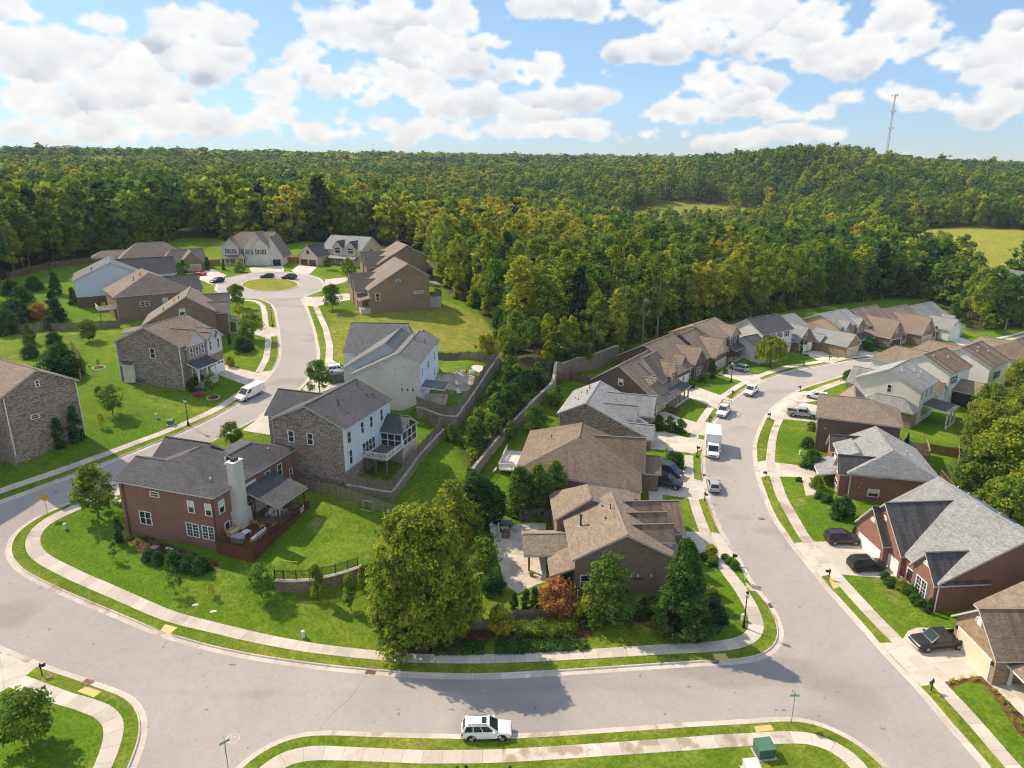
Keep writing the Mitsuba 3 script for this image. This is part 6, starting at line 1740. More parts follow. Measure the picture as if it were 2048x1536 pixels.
h.spout(.1, -.1, 6.4, col=(.35, .28, .22))
HS4 = h
h = House('sided_house', 'beige sided gable house with grey roof and covered back porch', 69.5, 137.4, -46, 2.4, ('siding', 0), (2, .25), WHITE)
A = h.block(0, 12.0, 0, 9.5, 7.0, zr=9.9, z0=-3)
h.block(-2, 5.5, 1.5, 7, 5.6, zr=8.0, ridge='x', wall=('brick', 5))
h.block(2.0, 11.98, -3.2, .3, 3.4, zr=5.0, ridge='x', h0=2.6, h1=2.2, wall=('brick', 5), z0=-3)
h.porch(-2.6, 0, -.2, 3.4, 2.4, 3.0, 'x0', 3, floor=.2)
h.window(A, 'y0', 6.0, 5.4, .8, 1.4)
for u in (.8, 3.2, 6.2):
    h.window(A, 'x1', u, 4.8, .8, 1.5)
h.window(A, 'x1', 2.0, 1.2, .85, 1.6, 4)
h.porch(12, 16.6, 2.6, 8, 3.0, 3.5, 'x1', 3, roof=(1, 0), floor=-.4, colc=WHITE, z0=-3)
h.box('white_corner', -.02, .12, -.03, .14, 0, 6.9, ('paint', WHITE))
for x, y, z in ((7.4, 2.4, 9.3), (8.4, 6.4, 8.9), (9.8, 5, 8.2), (9.4, 7.4, 8.4)):
    h.vent(x, y, z, .35, .1, col=(.6, .6, .6))
HS5 = h
h = House('sided_house', 'white sided gable house with brown streaked roof above the beige house', 84.0, 150.2, -53, 2.1, ('siding', 3), (3, .6), WHITE)
A = h.block(0, 11.2, 0, 10, 7.0, zr=9.8, z0=-3)
h.block(-6, 6, 1.5, 8.5, 6.6, zr=9.3, ridge='x', h0=3.2, roof=(0, 0))
h.block(3, 11, -3.4, .2, 3.4, zr=5.0, ridge='x', roof=(3, .5))
h.block(11, 16.5, 3, 9.5, 3.0, zr=4.6, ridge='x', roof=(0, 0), wall=('paint', (.05, .04, .035)), z0=.2)
h.window(A, 'x1', .8, 4.4, .8, 1.6, 4)
for x, y, z in ((6.6, 2, 9.4), (8, 6, 8.8)):
    h.vent(x, y, z, .3, .1, col=(.6, .6, .6))
HS6 = h
h = House('sided_house', 'white sided house with dark brown streaked roof above the yellow green trees', 96.0, 158.0, -53, 1.9, ('siding', 3), (3, .7), WHITE)
A = h.block(0, 12.5, 0, 10.5, 6.6, zr=9.6, z0=-3)
h.block(-6, 6, 2, 9, 6.0, zr=8.8, ridge='x', h0=3.2, roof=(0, 0))
h.window(A, 'x1', 2.8, 3.4, .9, 1.5, 4, frame=(.5, .5, .5))
for x, y, z in ((8.4, 3, 8.6), (9.2, 7, 8.2), (7.6, 5.5, 9)):
    h.vent(x, y, z, .3, .1, col=(.6, .6, .6))
HS7 = h
h = House('sided_house', 'tan roofed house at the right edge below the far street', 112.0, 165.0, -53, 1.6, ('siding', 0), (3, .3), WHITE)
h.block(0, 12, 0, 11, 6.2, zr=9.6, h0=3, z0=-3)
h.block(-5, 5, 2, 9, 5.6, zr=8.6, ridge='x', h0=3, roof=(0, 0))
HS8 = h
h = House('sided_house', 'tan roofed house at the far right edge beside the far street', 126.0, 176.0, -58, 1.4, ('siding', 0), (0, .2), WHITE)
h.block(0, 12, 0, 11, 6.0, zr=9.0, h0=3, z0=-3)
HS9 = h
h = House('brick_house', 'distant red brick house with cream gable at the right edge', 178, 250, 12, 3.6, ('brick', 1), (4, 0), WHITE)
A = h.block(0, 16, 0, 14, 6.2, zr=10.2, gw=('siding', 0))
h.block(6, 20, -3, 3, 3.2, zr=5.6, ridge='x')
h.window(A, 'y0', 6.6, 6.6, 1.0, 1.3, 2)
h = House('cottage_house', 'grey roof tip of a house at the bottom edge', 9.0, 32.0, 20, -.2, ('siding', 0), (2, .1), WHITE)
h.block(0, 9, 0, 9, 3.0, zr=6.2, rx=4.5, h0=3.6, h1=3.6)

# ------------------------------------------------------------------ trees
def leaves(C, R, per, size, hue, rg, hvar=.08, tvar=.18, up=.35, out=.7, droop=0., centre=None):
    """Leaf-sized triangles scattered in clumps: C clump centres, R clump radii, per leaves each."""
    n = len(C)
    cid = np.repeat(np.arange(n), per)
    g = rg.normal(size=(n * per, 3))
    g /= np.linalg.norm(g, axis=1, keepdims=True) + 1e-9
    r = rg.random(n * per) ** .45
    p = C[cid] + g * (R[cid] * r)[:, None] * np.array([1, 1, .8])
    mid = (C.mean(0) if centre is None else np.asarray(centre, float)) * np.array([1, 1, .8])
    o = p - mid
    o /= np.linalg.norm(o, axis=1, keepdims=True) + 1e-9
    nrm = out * (.5 * o + .5 * g) + np.array([0, 0, up]) + .55 * rg.normal(size=p.shape)
    nrm /= np.linalg.norm(nrm, axis=1, keepdims=True) + 1e-9
    a = np.cross(nrm, rg.normal(size=p.shape))
    a /= np.linalg.norm(a, axis=1, keepdims=True) + 1e-9
    if droop:
        a = a * (1 - droop) + np.array([0, 0, -1.]) * droop
        a /= np.linalg.norm(a, axis=1, keepdims=True) + 1e-9
    b = np.cross(nrm, a)
    s = size * (.65 + .7 * rg.random(len(p)))[:, None]
    k = 1 + 1.2 * droop
    V = np.stack([p + a * s * .75 * k, p - a * s * .45 * k + b * s * .55, p - a * s * .45 * k - b * s * .55], 1).reshape(-1, 3)
    F = np.arange(len(V)).reshape(-1, 3)
    hu = hue + hvar * rg.normal(size=n)[cid] * .8 + hvar * .5 * rg.normal(size=len(p))
    to = 1 + tvar * rg.normal(size=n)[cid] * .7 + tvar * .6 * rg.normal(size=len(p))
    return V, F, np.repeat(np.column_stack([hu, np.clip(to, .45, 1.6)]), 3, 0)


def blob(rg, n, H, zb, R, shape='oval', lump=.30, fill=.55):
    """Clump centres through a crown volume, gathered on a few limbs so that the outline is uneven and gaps stay open."""
    t = rg.random(n)
    z = zb + (H - zb) * t
    if shape == 'oval':
        w = np.sqrt(np.clip(1 - (2 * t - 1) ** 2, 0, 1)) ** .8 * (1.12 - .32 * t)
    elif shape == 'cone':
        w = (1 - t) ** .8 * (.35 + .65 * np.minimum(1, t * 9 + .3)) + .04
    elif shape == 'egg':
        w = np.sqrt(np.clip(1 - (1.55 * t - .55).clip(-1, 1) ** 2, 0, 1)) * (1 - .1 * t)
    elif shape == 'column':
        w = np.minimum(1, (1 - t) * 3.0) ** .7 * np.minimum(1, .55 + t * 4)
    elif shape == 'dome':
        w = np.sqrt(np.clip(1 - t ** 2, 0, 1))
    a = rg.random(n) * 2 * np.pi
    ph = rg.random(6) * 6.28
    w = w * (1 + lump * (.5 * np.sin(3 * a + ph[0] + 4 * t) + .35 * np.sin(5 * a + ph[1] - 7 * t) + .3 * np.sin(2 * a + ph[2] + 9 * t)))
    rr = R * w * np.where(rg.random(n) < fill, .80 + .2 * rg.random(n), rg.random(n) ** .5 * .85)
    return np.column_stack([np.cos(a) * rr, np.sin(a) * rr, z])


def limbs(rg, H, zb, R, r0, k=7, lean=.0, sides=6, pale=.2, top=.82):
    m = MB()
    bend = rg.normal(size=2) * R * .06
    pts = [(0, 0, -.6), (bend[0] * .4, bend[1] * .4, zb * .5), (bend[0], bend[1], zb), (bend[0] * 1.6 + lean, bend[1] * 1.6, zb + (H - zb) * .45), (bend[0] * 2 + lean * 2, bend[1] * 2, H * top)]
    m.tube(pts, [r0 * 1.35, r0, r0 * .85, r0 * .5, r0 * .12], sides)
    for i in range(k):
        t = .15 + .7 * (i + rg.random() * .6) / k
        z = zb * .85 + (H * .8 - zb * .85) * t
        a = i * 2.4 + rg.random()
        L = R * (.55 + .35 * rg.random()) * (1 - .45 * t)
        b = np.array([bend[0] * (1 + t), bend[1] * (1 + t), z])
        d = np.array([math.cos(a), math.sin(a), .45 + .5 * t])
        m.tube([b, b + d * L * .5, b + d * L + np.array([0, 0, L * .15])], [r0 * .42 * (1 - .5 * t), r0 * .24 * (1 - .4 * t), r0 * .06], 5)
    return m.mesh(), pale


def proto(name, seed, H, zb, R, n, per, size, hue, shape='oval', cr=.22, r0=.25, k=6, hvar=.08, lump=.30, fill=.6, up=.35, pale=.2, droop=0., top=.82, tvar=.18, trunk=True):
    rg = np.random.default_rng(seed)
    C = blob(rg, n, H - R * cr * .6, zb, R * (1 - cr * .5), shape, lump, fill)
    V, F, UV = leaves(C, R * cr * (.7 + .6 * rg.random(n)), per, size, hue, rg, hvar, up=up, droop=droop, tvar=tvar, centre=(0, 0, zb + (H - zb) * .4))
    tm, pl = limbs(rg, H, zb, R, r0, k, pale=pale, top=top)
    return dict(crown=(V, F, UV), trunk=(tm, pl) if trunk else None, H=H, R=R, name=name)


def group_of(p):
    if 'id' not in p:
        p['id'] = 'kind_' + p['name']
        g = {'type': 'shapegroup', 'crown': mikit.ply(p['crown'][:2], 'leaf', uv=p['crown'][2])}
        if p['trunk']:
            v, f = p['trunk'][0]
            g['trunk'] = mikit.ply((v, f), 'bark', uv=np.tile([p['trunk'][1], 0], (len(v), 1)))
        scene[p['id']] = g
    return {'type': 'ref', 'id': p['id']}


def plant(p, x, y, H, base, label=None, cat='tree', group=None, z=None, rot=None, wide=1.0, rg=None, key=None):
    zz = (float(wild_z(x, y)) if z is None else z)
    s = H / p['H']
    a = (math.sin(x * 12.9898 + y * 78.233) * 43758.5453 % 1) * 360 if rot is None else rot
    k = key or uniq(base)
    scene[k] = {'type': 'instance', 'to_world': T().translate([float(x), float(y), zz - .08]).rotate([0, 0, 1], a).scale([s * wide, s * wide, s]), 'shapegroup': group_of(p)}
    info(k, label, cat if label else None, group)
    return k


# forest kinds: near (finely leaved) and far (few large leaf clumps)
FK = []
for i, (nm, hue, shape, H, zb, R, lump) in enumerate((
        ('dark_oak', .29, 'oval', 20, 5, 5.6, .34), ('green_oak', .43, 'oval', 21, 6, 6.0, .36), ('olive_maple', .57, 'oval', 20, 5, 5.4, .34), ('lime_poplar', .63, 'egg', 23, 7, 4.6, .26),
        ('yellow_poplar', .735, 'egg', 22, 6, 4.6, .28), ('russet_maple', .80, 'oval', 17, 4, 4.6, .32), ('cedar', .12, 'cone', 16, 1.2, 3.2, .16), ('grey_green_ash', .49, 'egg', 21, 7, 4.8, .4))):
    FK.append(proto('near_' + nm, 100 + i, H, zb, R, 95, 26, .62, hue, shape, .27 if shape != 'cone' else .24, .26, 7, .05, lump, .62, pale=.35 if i % 3 == 0 else .15))
    FK[-1]['far'] = proto('far_' + nm, 200 + i, H, zb * .6, R * 1.08, 36, 14, 1.35, hue, shape, .33, .3, 0, .05, lump, .72, trunk=False)
    FK[-1]['hill'] = proto('hill_' + nm, 300 + i, H, 2, R * 1.5, 22, 9, 2.5, hue - .03, shape if shape != 'egg' else 'oval', .36, .3, 0, .05, .25, .8, trunk=False)
FLAB = ['dark green oak', 'mid green oak', 'olive green maple', 'lime green poplar', 'yellow poplar', 'russet tree', 'dark conifer', 'grey green ash']

NOGO = unary_union([Polygon([(172, 243), (200, 247), (200, 272), (172, 268)])] + MEADOW + [Polygon([(-140, 195), (-85, 195), (-72, 262), (-100, 276), (-128, 262)]), Polygon([(-108, 222), (-44, 222), (-40, 262), (-104, 256)]), LOT['gully'].buffer(4)])
rf = np.random.default_rng(77)
cand = []
for sp, d0, d1 in ((6.6, 100, 330), (8.4, 330, 620), (11, 620, 1250), (22, 1250, 3600)):
    ext = d1 * 1.05
    xs = np.arange(-ext * .80, ext * .80, sp)
    ys = np.arange(90, ext, sp)
    X, Y = np.meshgrid(xs, ys, indexing='ij')
    X = X + (rf.random(X.shape) - .5) * sp * .85
    Y = Y + (rf.random(X.shape) - .5) * sp * .85
    d = np.hypot(X, Y)
    ok = (d >= d0) & (d < d1) & (np.abs(X) < Y * .80 + 14)
    X, Y = X[ok], Y[ok]
    near = (X > GX0) & (X < GX1) & (Y > GY0) & (Y < GY1)
    keep = ~near | shapely.contains_xy(FOREST, X, Y)
    keep &= ~shapely.contains_xy(NOGO, X, Y)
    X, Y = X[keep], Y[keep]
    cand.append(np.column_stack([X, Y, np.full(len(X), sp)]))
cand = np.vstack(cand)
dist = np.hypot(cand[:, 0], cand[:, 1])
order = np.argsort(dist)
cand, dist = cand[order], dist[order]
cz = wild_z(cand[:, 0], cand[:, 1])
# which kind grows where: drifts of autumn colour
nA = meshkit.fbm(np.column_stack([cand[:, :2] / 70, np.zeros(len(cand))]), 3, 5)
nB = rf.random(len(cand))
v = nA * .9 + nB * .75 - .33
west = np.exp(-((cand[:, 0] + 95) / 75) ** 2) * (dist < 420)
v = v + .20 * west - .10 * sst(600, 1500, dist)
ki = np.select([v < .26, v < .40, v < .53, v < .63, v < .84, v < 2], [0, 1, 7, 2, 3, 4], 1)
ki = np.where(rf.random(len(cand)) < .018, 5, ki)
ki = np.where((rf.random(len(cand)) < .06) & (dist < 420), 6, ki)
hs = np.where(dist < 330, 17, np.where(dist < 1250, 17.5, 20)) + rf.normal(size=len(cand)) * 2.6
hs = np.clip(hs, 9, 26)
# lower growth where the photograph looks over the trees at the meadows
hs = np.where((np.abs(cand[:, 0] / cand[:, 1] - .27) < .12) & (dist > 360) & (dist < 640), hs * .72, hs)
hs = np.where((cand[:, 0] / cand[:, 1] > .55) & (dist < 330), hs * .8, hs)
hs = np.where(shapely.distance(LOT['gully'], shapely.points(cand[:, 0], cand[:, 1])) < 20, hs * .55, hs)
hs = np.where((cand[:, 0] < -45) & (dist > 225) & (dist < 330), hs * 1.22, hs)
az = np.arctan2(cand[:, 0], cand[:, 1])
bins = np.full(1400, -9.)
n_ind, spots = 0, []
for i in range(len(cand)):
    R = FK[ki[i]]['R'] * hs[i] / FK[ki[i]]['H']
    w = max(R * 1.0, 1.5) / dist[i]
    b0, b1 = int((az[i] - w + .75) / 1.5 * 1400), int((az[i] + w + .75) / 1.5 * 1400) + 1
    b0, b1 = max(0, b0), min(1400, b1)
    if b1 <= b0:
        continue
    top, mid_ = (cz[i] + hs[i] - 50) / dist[i], (cz[i] + hs[i] * .72 - 50) / dist[i]
    if (bins[b0:b1] > top + .0015).all():
        continue
    c0, c1 = int((az[i] - w * .6 + .75) / 1.5 * 1400), int((az[i] + w * .6 + .75) / 1.5 * 1400) + 1
    bins[max(0, c0):min(1400, c1)] = np.maximum(bins[max(0, c0):min(1400, c1)], mid_)
    spots.append(i)
WHERE = ((-9, -.235, 'in the wood behind the turning circle'), (-.235, .03, 'in the wood beyond the empty yellowish lot'), (.03, .34, 'in the wood behind the tan roofed row'), (.34, 9, 'in the wood at the right beyond the far street'))
for i in spots:
    x, y = cand[i, :2]
    p = FK[ki[i]]
    sv = hs[i]
    if n_ind < 290 and dist[i] < 330:
        wh = [c for a, b, c in WHERE if a <= az[i] < b][0]
        n_ind += 1
        plant(p, x, y, sv, 'forest_tree', '%s %s' % (FLAB[ki[i]], wh), 'tree', '%ss %s' % (FLAB[ki[i]], wh), z=cz[i])
    else:
        q = p if dist[i] < 270 else (p['far'] if dist[i] < 900 else p['hill'])
        plant(q, x, y, sv * (1.25 if cand[i, 2] > 20 else 1), 'forest__%04d' % i, z=cz[i], key='forest__%04d' % i, wide=1.7 if cand[i, 2] > 20 else 1.1)
info('forest', 'dense mixed autumn forest covering the far hills', None, None, 'stuff')
print('forest', len(spots), n_ind)

# ------------------------------------------------------------------ yard trees and shrubs
def willow():
    rg = np.random.default_rng(9)
    H, R = 8.0, 3.4
    C, RR = [], []
    for i in range(150):
        a, q = rg.random() * 6.28, rg.random() ** .55
        r = R * q
        top = H * (1 - .30 * q ** 2) - .3 * rg.random()
        low = 1.2 + rg.random() * 2.2 + (1 - q) * 1.5
        nseg = max(2, int((top - low) / .55))
        for k in range(nseg):
            t = k / nseg
            C.append((math.cos(a) * r * (1 + .12 * t), math.sin(a) * r * (1 + .12 * t), top - (top - low) * t))
            RR.append(.30)
    C = np.array(C)
    V, F, UV = leaves(C, np.array(RR), 9, .26, .67, rg, .06, droop=.8, centre=(0, 0, 4))
    tm, _ = limbs(rg, H * .8, 2, R * .7, .28, 6)
    return dict(crown=(V, F, UV), trunk=(tm, .2), H=H, R=R, name='willow')


YK = {
    'maple': lambda s: proto('maple%d' % s, 500 + s, 6, 1.5, 2.25, 70, 36, .26, .42, 'egg', .30, .10, 6, .05, .30),
    'maple_gold': lambda s: proto('maple_gold%d' % s, 510 + s, 6, 1.5, 2.1, 62, 34, .26, .56, 'egg', .30, .10, 6, .08, .32),
    'maple_lime': lambda s: proto('maple_lime%d' % s, 520 + s, 6, 1.1, 2.4, 66, 34, .27, .52, 'oval', .30, .10, 6, .07, .34),
    'sapling': lambda s: proto('sapling%d' % s, 530 + s, 3.2, .8, 1.05, 26, 13, .17, .42, 'egg', .34, .035, 5, .06, .4),
    'sapling_gold': lambda s: proto('sapling_gold%d' % s, 540 + s, 3.2, .7, 1.0, 28, 16, .18, .74, 'egg', .34, .035, 4, .06, .4),
    'silver': lambda s: proto('silver%d' % s, 550 + s, 5, 1.2, 2.1, 75, 26, .20, .50, 'oval', .28, .07, 6, .04, .3, tvar=.30),
    'columnar': lambda s: proto('columnar%d' % s, 560 + s, 6, 1.0, .95, 52, 34, .22, .55, 'egg', .40, .07, 3, .05, .12),
    'arbor': lambda s: proto('arbor%d' % s, 570 + s, 5, .1, .85, 60, 40, .18, .22, 'column', .42, .06, 0, .03, .10),
    'arbor_big': lambda s: proto('arbor_big%d' % s, 575 + s, 8, .2, 1.9, 90, 44, .26, .20, 'column', .34, .1, 0, .04, .16),
    'hornbeam': lambda s: proto('hornbeam%d' % s, 580 + s, 8, .5, 2.0, 130, 44, .25, .42, 'column', .30, .12, 4, .05, .16),
    'bigoak': lambda s: proto('bigoak', 590, 15, .8, 6.3, 620, 58, .30, .60, 'egg', .155, .34, 12, .05, .26, .74),
    'autumn': lambda s: proto('autumn', 595, 8, .8, 2.6, 110, 40, .27, .66, 'egg', .28, .12, 5, .09, .3),
    'orange': lambda s: proto('orange%d' % s, 600 + s, 4, .5, 1.7, 70, 36, .20, .74, 'oval', .30, .06, 4, .09, .28),
    'russet': lambda s: proto('russet', 610, 5, .4, 2.4, 100, 40, .22, .99, 'oval', .28, .08, 5, .05, .26, tvar=.24),
    'birch': lambda s: proto('birch%d' % s, 620 + s, 8, .5, 2.6, 110, 36, .25, .36, 'egg', .26, .10, 6, .05, .38),
    'bigcone': lambda s: proto('bigcone', 630, 11, .1, 3.4, 360, 60, .26, .34, 'cone', .17, .2, 0, .04, .12, .8),
    'cone_dark': lambda s: proto('cone_dark%d' % s, 635 + s, 7, .3, 2.0, 100, 36, .26, .14, 'cone', .26, .1, 0, .03, .16),
    'bluespruce': lambda s: proto('bluespruce%d' % s, 640 + s, 4, .1, 1.9, 80, 36, .20, .05, 'cone', .26, .08, 0, .02, .14, tvar=.2),
    'ball': lambda s: proto('ball%d' % s, 650 + s, 1.3, 0, .80, 34, 40, .13, .30, 'dome', .40, .04, 0, .04, .10, trunk=False),
    'ball_big': lambda s: proto('ball_big%d' % s, 660 + s, 2.6, 0, 1.45, 60, 44, .19, .26, 'dome', .34, .05, 0, .04, .14, trunk=False),
    'ball_gold': lambda s: proto('ball_gold%d' % s, 670 + s, 2.2, 0, 1.15, 50, 36, .17, .66, 'dome', .36, .05, 0, .05, .22, trunk=False),
    'egg': lambda s: proto('egg%d' % s, 680 + s, 3.0, 0, 1.15, 60, 44, .17, .33, 'column', .36, .05, 0, .03, .08, trunk=False),
    'dark_bush': lambda s: proto('dark_bush%d' % s, 690 + s, 5, 0, 3.0, 90, 40, .30, .22, 'dome', .32, .06, 0, .06, .34, trunk=False),
    'flower': lambda s: proto('flower', 699, 1.0, 0, 1.2, 30, 30, .12, 1.25, 'dome', .4, .04, 0, .04, .2, trunk=False),
    'ashy': lambda s: proto('ashy%d' % s, 700 + s, 5.5, .8, 2.3, 80, 30, .24, .40, 'oval', .30, .08, 6, .05, .36, tvar=.3),
    'oak_e': lambda s: proto('oak_e%d' % s, 710 + s, 12, .8, 5.0, 300, 42, .32, .60, 'oval', .18, .24, 8, .06, .32, .66),
    'oak_d': lambda s: proto('oak_d%d' % s, 720 + s, 10, .8, 4.2, 200, 40, .32, .44, 'oval', .20, .2, 7, .07, .32, .66),
    'willow': lambda s: willow(),
}
_yp = {}
YCAT = {'ball': 'shrub', 'ball_big': 'shrub', 'ball_gold': 'shrub', 'egg': 'shrub', 'dark_bush': 'shrub', 'flower': 'flowers'}
for n_y, (k, x, y, H, lab) in enumerate(D['plants']):
    var = 0 if k in ('bigoak', 'autumn', 'russet', 'bigcone', 'flower', 'willow') else n_y % (3 if k in ('maple', 'maple_lime', 'ball', 'ball_big', 'arbor', 'dark_bush', 'oak_e') else 2)
    if (k, var) not in _yp:
        _yp[k, var] = YK[k](var)
    p = _yp[k, var]
    wide = {'bigoak': .92, 'bluespruce': 1.15, 'ball': 1.15, 'arbor': 1.0, 'dark_bush': 1.0}.get(k, 1.0)
    base = {'shrub': 'shrub', 'flowers': 'flower_clump'}.get(YCAT.get(k), 'conifer' if k in ('arbor', 'arbor_big', 'bigcone', 'cone_dark', 'bluespruce') else 'yard_tree')
    plant(p, x, y, H, base, lab, YCAT.get(k, 'tree'), wide=wide)


def hedge(base, path, w, hgt, hue, lab, n, per=40, size=.15, kind=None, cat='hedge', seed=1, hv=.06, up=None):
    rg = np.random.default_rng(seed)
    ls = LineString(path)
    t = rg.random(n) * ls.length
    P_ = np.array([ls.interpolate(q).coords[0] for q in t])
    P_ = P_ + rg.normal(size=P_.shape) * w * .33
    zz = np.array([gz(a, b) for a, b in P_])
    C = np.column_stack([P_, zz + hgt * (.25 + .6 * rg.random(n))])
    V, F, UV = leaves(C, np.full(n, w * .42), per, size, hue, rg, hv, centre=(C[:, 0].mean(), C[:, 1].mean(), zz.mean() - 3))
    return put(base, (V, F), 'leaf', uv=UV, label=lab, cat=None if kind else cat, kind=kind)


hedge('hedge', [(.4, 66.6), (3.6, 66.6), (6.6, 67.0)], 1.3, 1.5, .47, 'long loose variegated hedge before the picket fence', 150, 44, .13, seed=4, hv=.13)


def cover(base, poly, n, hgt, size, hue, lab, seed, hv=.05, droop=.0):
    rg = np.random.default_rng(seed)
    x0, y0, x1, y1 = poly.bounds
    P_ = np.column_stack([x0 + (x1 - x0) * rg.random(n * 3), y0 + (y1 - y0) * rg.random(n * 3)])
    P_ = P_[shapely.contains_xy(poly, P_[:, 0], P_[:, 1])][:n]
    zz = tz(P_[:, 0], P_[:, 1]) + LIFT
    C = np.column_stack([P_, zz + hgt * .5])
    V, F, UV = leaves(C, np.full(len(C), hgt * .75), 9, size, hue, rg, hv, droop=droop, up=.5, centre=(C[:, 0].mean(), C[:, 1].mean(), zz.mean() - 4))
    return put(base, (V, F), 'leaf', uv=UV, label=lab, kind='stuff')


pav = unary_union(side_union)
cover('ground_cover', Polygon([(-8.2, 63.6), (-8.2, 65.4), (-3.2, 65.4), (-3.2, 63.2)]).difference(pav), 420, .5, .24, .27, 'dark strappy ground cover below the big oak', 31)
cover('ground_cover', Polygon([(-1.6, 63.3), (-1.6, 65.4), (7.8, 65.4), (8.2, 63.6)]).difference(pav), 560, .5, .24, .30, 'dark strappy ground cover below the hedge', 32)
cover('ornamental_grass', Polygon([(-14.0, 64.6), (-13.5, 67.4), (-11.4, 67.0), (-11.2, 64.6)]).difference(pav), 220, .8, .30, .50, 'pale ornamental grass left of the bark mulch', 33, droop=.2)
GUL = LOT['gully'].buffer(-1)
cover('brush', GUL.intersection(sbox(-12, 100, 4, 150)), 3800, 1.1, .42, .56, 'tall pale green brush on the slope between the house rows', 34, hv=.08)
cover('brush', BED['r1_front'].buffer(-.4).difference(pav), 260, .3, .14, .30, 'low green plants scattered in the mulch of the corner house', 35)
cover('brush', BED['s1'].buffer(-.25), 90, .35, .17, .74, 'yellow tufts in the mulch bed at the lower right', 36)
cover('brush', BED['c3'].buffer(-.3), 120, .4, .16, .28, 'low plants at the foot of the red brick wall', 37)
# gully shrubs
rs = np.random.default_rng(55)
GK = [proto('gully_a', 801, 3.4, .0, 1.7, 60, 34, .26, .50, 'dome', .34, .05, 0, .08, .34, trunk=False), proto('gully_b', 802, 4.2, .2, 1.5, 60, 36, .26, .34, 'egg', .34, .05, 0, .05, .30, trunk=False),
      proto('gully_c', 803, 4.6, .1, 1.0, 56, 36, .22, .20, 'column', .4, .05, 0, .04, .14, trunk=False)]
gp = GUL.buffer(-.5)
N_ = 0
while N_ < 46:
    x0, y0, x1, y1 = gp.bounds
    x, y = x0 + (x1 - x0) * rs.random(), y0 + (y1 - y0) * rs.random()
    if not gp.contains(Point(x, y)):
        continue
    N_ += 1
    j = int(rs.random() * 2)
    plant(GK[j], x, y, (3.2, 4.0)[j] * (.5 + .8 * rs.random()), 'shrub', ('pale bushy shrub on the overgrown slope between the house rows', 'green upright shrub on the overgrown slope between the house rows')[j], 'shrub', ('pale shrubs of the slope', 'green shrubs of the slope')[j])
for i in range(11):
    t = i / 10
    x, y = -1.0 + 9.2 * t + rs.normal() * .3, 116.5 + 21 * t
    plant(GK[2], x - 2.2, y + 1.6, 3.6 + rs.random() * 1.8, 'conifer', 'dark cedar in the line down the overgrown slope', 'tree', 'cedars down the slope')
# understorey along the forest edge
UK = [proto('under_a', 811, 4.5, 0, 2.4, 46, 24, .42, .38, 'dome', .36, .05, 0, .10, .34, trunk=False), proto('under_b', 812, 5.0, 0, 2.0, 46, 24, .42, .60, 'dome', .36, .05, 0, .14, .34, trunk=False)]
fb = LineString(D['lot']['forest'])
n_u = 0
while n_u < 300:
    q = fb.interpolate(rs.random() * fb.length).coords[0]
    off = 1.2 + 7 * rs.random()
    x, y = q[0] + rs.normal() * 2, q[1] + off
    if not FOREST.buffer(-.8).contains(Point(x, y)) or NOGO.buffer(1).contains(Point(x, y)) or not (-150 < x < 219 and 90 < y < 299):
        continue
    n_u += 1
    plant(UK[int(rs.random() < .35)], x, y, 2.2 + 3.6 * rs.random(), 'x', key='undergrowth__%04d' % n_u)
info('undergrowth', 'leafy undergrowth along the edge of the wood', None, None, 'stuff')
# bare pale trees behind the tan roofs
for j, (x, y, H) in enumerate(((38.5, 184, 20), (28, 172, 18), (33.5, 178, 15), (64, 214, 15))):
    rg = np.random.default_rng(900 + j)
    m, _ = limbs(rg, H, H * .45, 3.6, .24, 9, pale=1, top=.95)
    mm = MB(lambda v, x=x, y=y: np.asarray(v) + np.array([x, y, float(wild_z(x, y))]))
    mm.add(*m)
    k = info(uniq('bare_tree'), ('tall bare pale tree behind the tan gabled house', 'bare pale trunk at the wood edge above the grey roof', 'bare pale trunk beside the tall bare tree', 'bare grey tree above the white sided house')[j], 'tree')
    mm.put('trunk', 'bark', k, uv=[1.1, 0])
# the big oak's drooping skirts belong to its crown proto; cut grass clumps along the forest edge are the brush above

# ------------------------------------------------------------------ vehicles
CARC = {'white': (.78, .78, .78), 'silver': (.42, .46, .50), 'navy': (.020, .028, .045), 'grey': (.10, .11, .12), 'plum': (.035, .018, .030), 'black': (.012, .013, .015), 'red': (.45, .015, .03)}
for k, c in CARC.items():
    scene['car_' + k] = {'type': 'twosided', 'b': {'type': 'principled', 'base_color': {'type': 'rgb', 'value': list(c)}, 'roughness': .3, 'specular': .5, 'clearcoat': 1.0, 'clearcoat_gloss': .95, 'metallic': .35 if k in ('silver', 'grey') else 0.}}
scene['car_glass'] = {'type': 'twosided', 'b': {'type': 'principled', 'base_color': {'type': 'rgb', 'value': [.020, .035, .042]}, 'roughness': .04, 'specular': .7}}
RUB, PLA, CHR = (.014, .014, .015), (.035, .035, .037), (.5, .5, .5)


def loft(rings, xf):
    n = len(rings[0])
    V = np.vstack(rings)
    F = []
    for a in range(len(rings) - 1):
        for b in range(n - 1):
            p = a * n + b
            F += [[p, p + 1, p + n + 1], [p, p + n + 1, p + n]]
        F += [[a * n + n - 1, a * n, (a + 1) * n], [a * n + n - 1, (a + 1) * n, (a + 1) * n + n - 1]]
    for r, s in ((0, 1), (len(rings) - 1, -1)):
        for b in range(1, n - 1):
            F.append([r * n, r * n + b, r * n + b + 1][::s])
    return xf(V), np.array(F)


def ringyz(x, zb, zs, w, crown=.03):
    h = zs - zb
    half = [(w * .86, zb), (w * .97, zb + .10), (w, zb + h * .35), (w * .995, zb + h * .62), (w * .955, zs - .07), (w * .86, zs - .005), (w * .45, zs + crown)]
    return np.array([(x, y, z) for y, z in half] + [(x, -y, z) for y, z in half[::-1]])


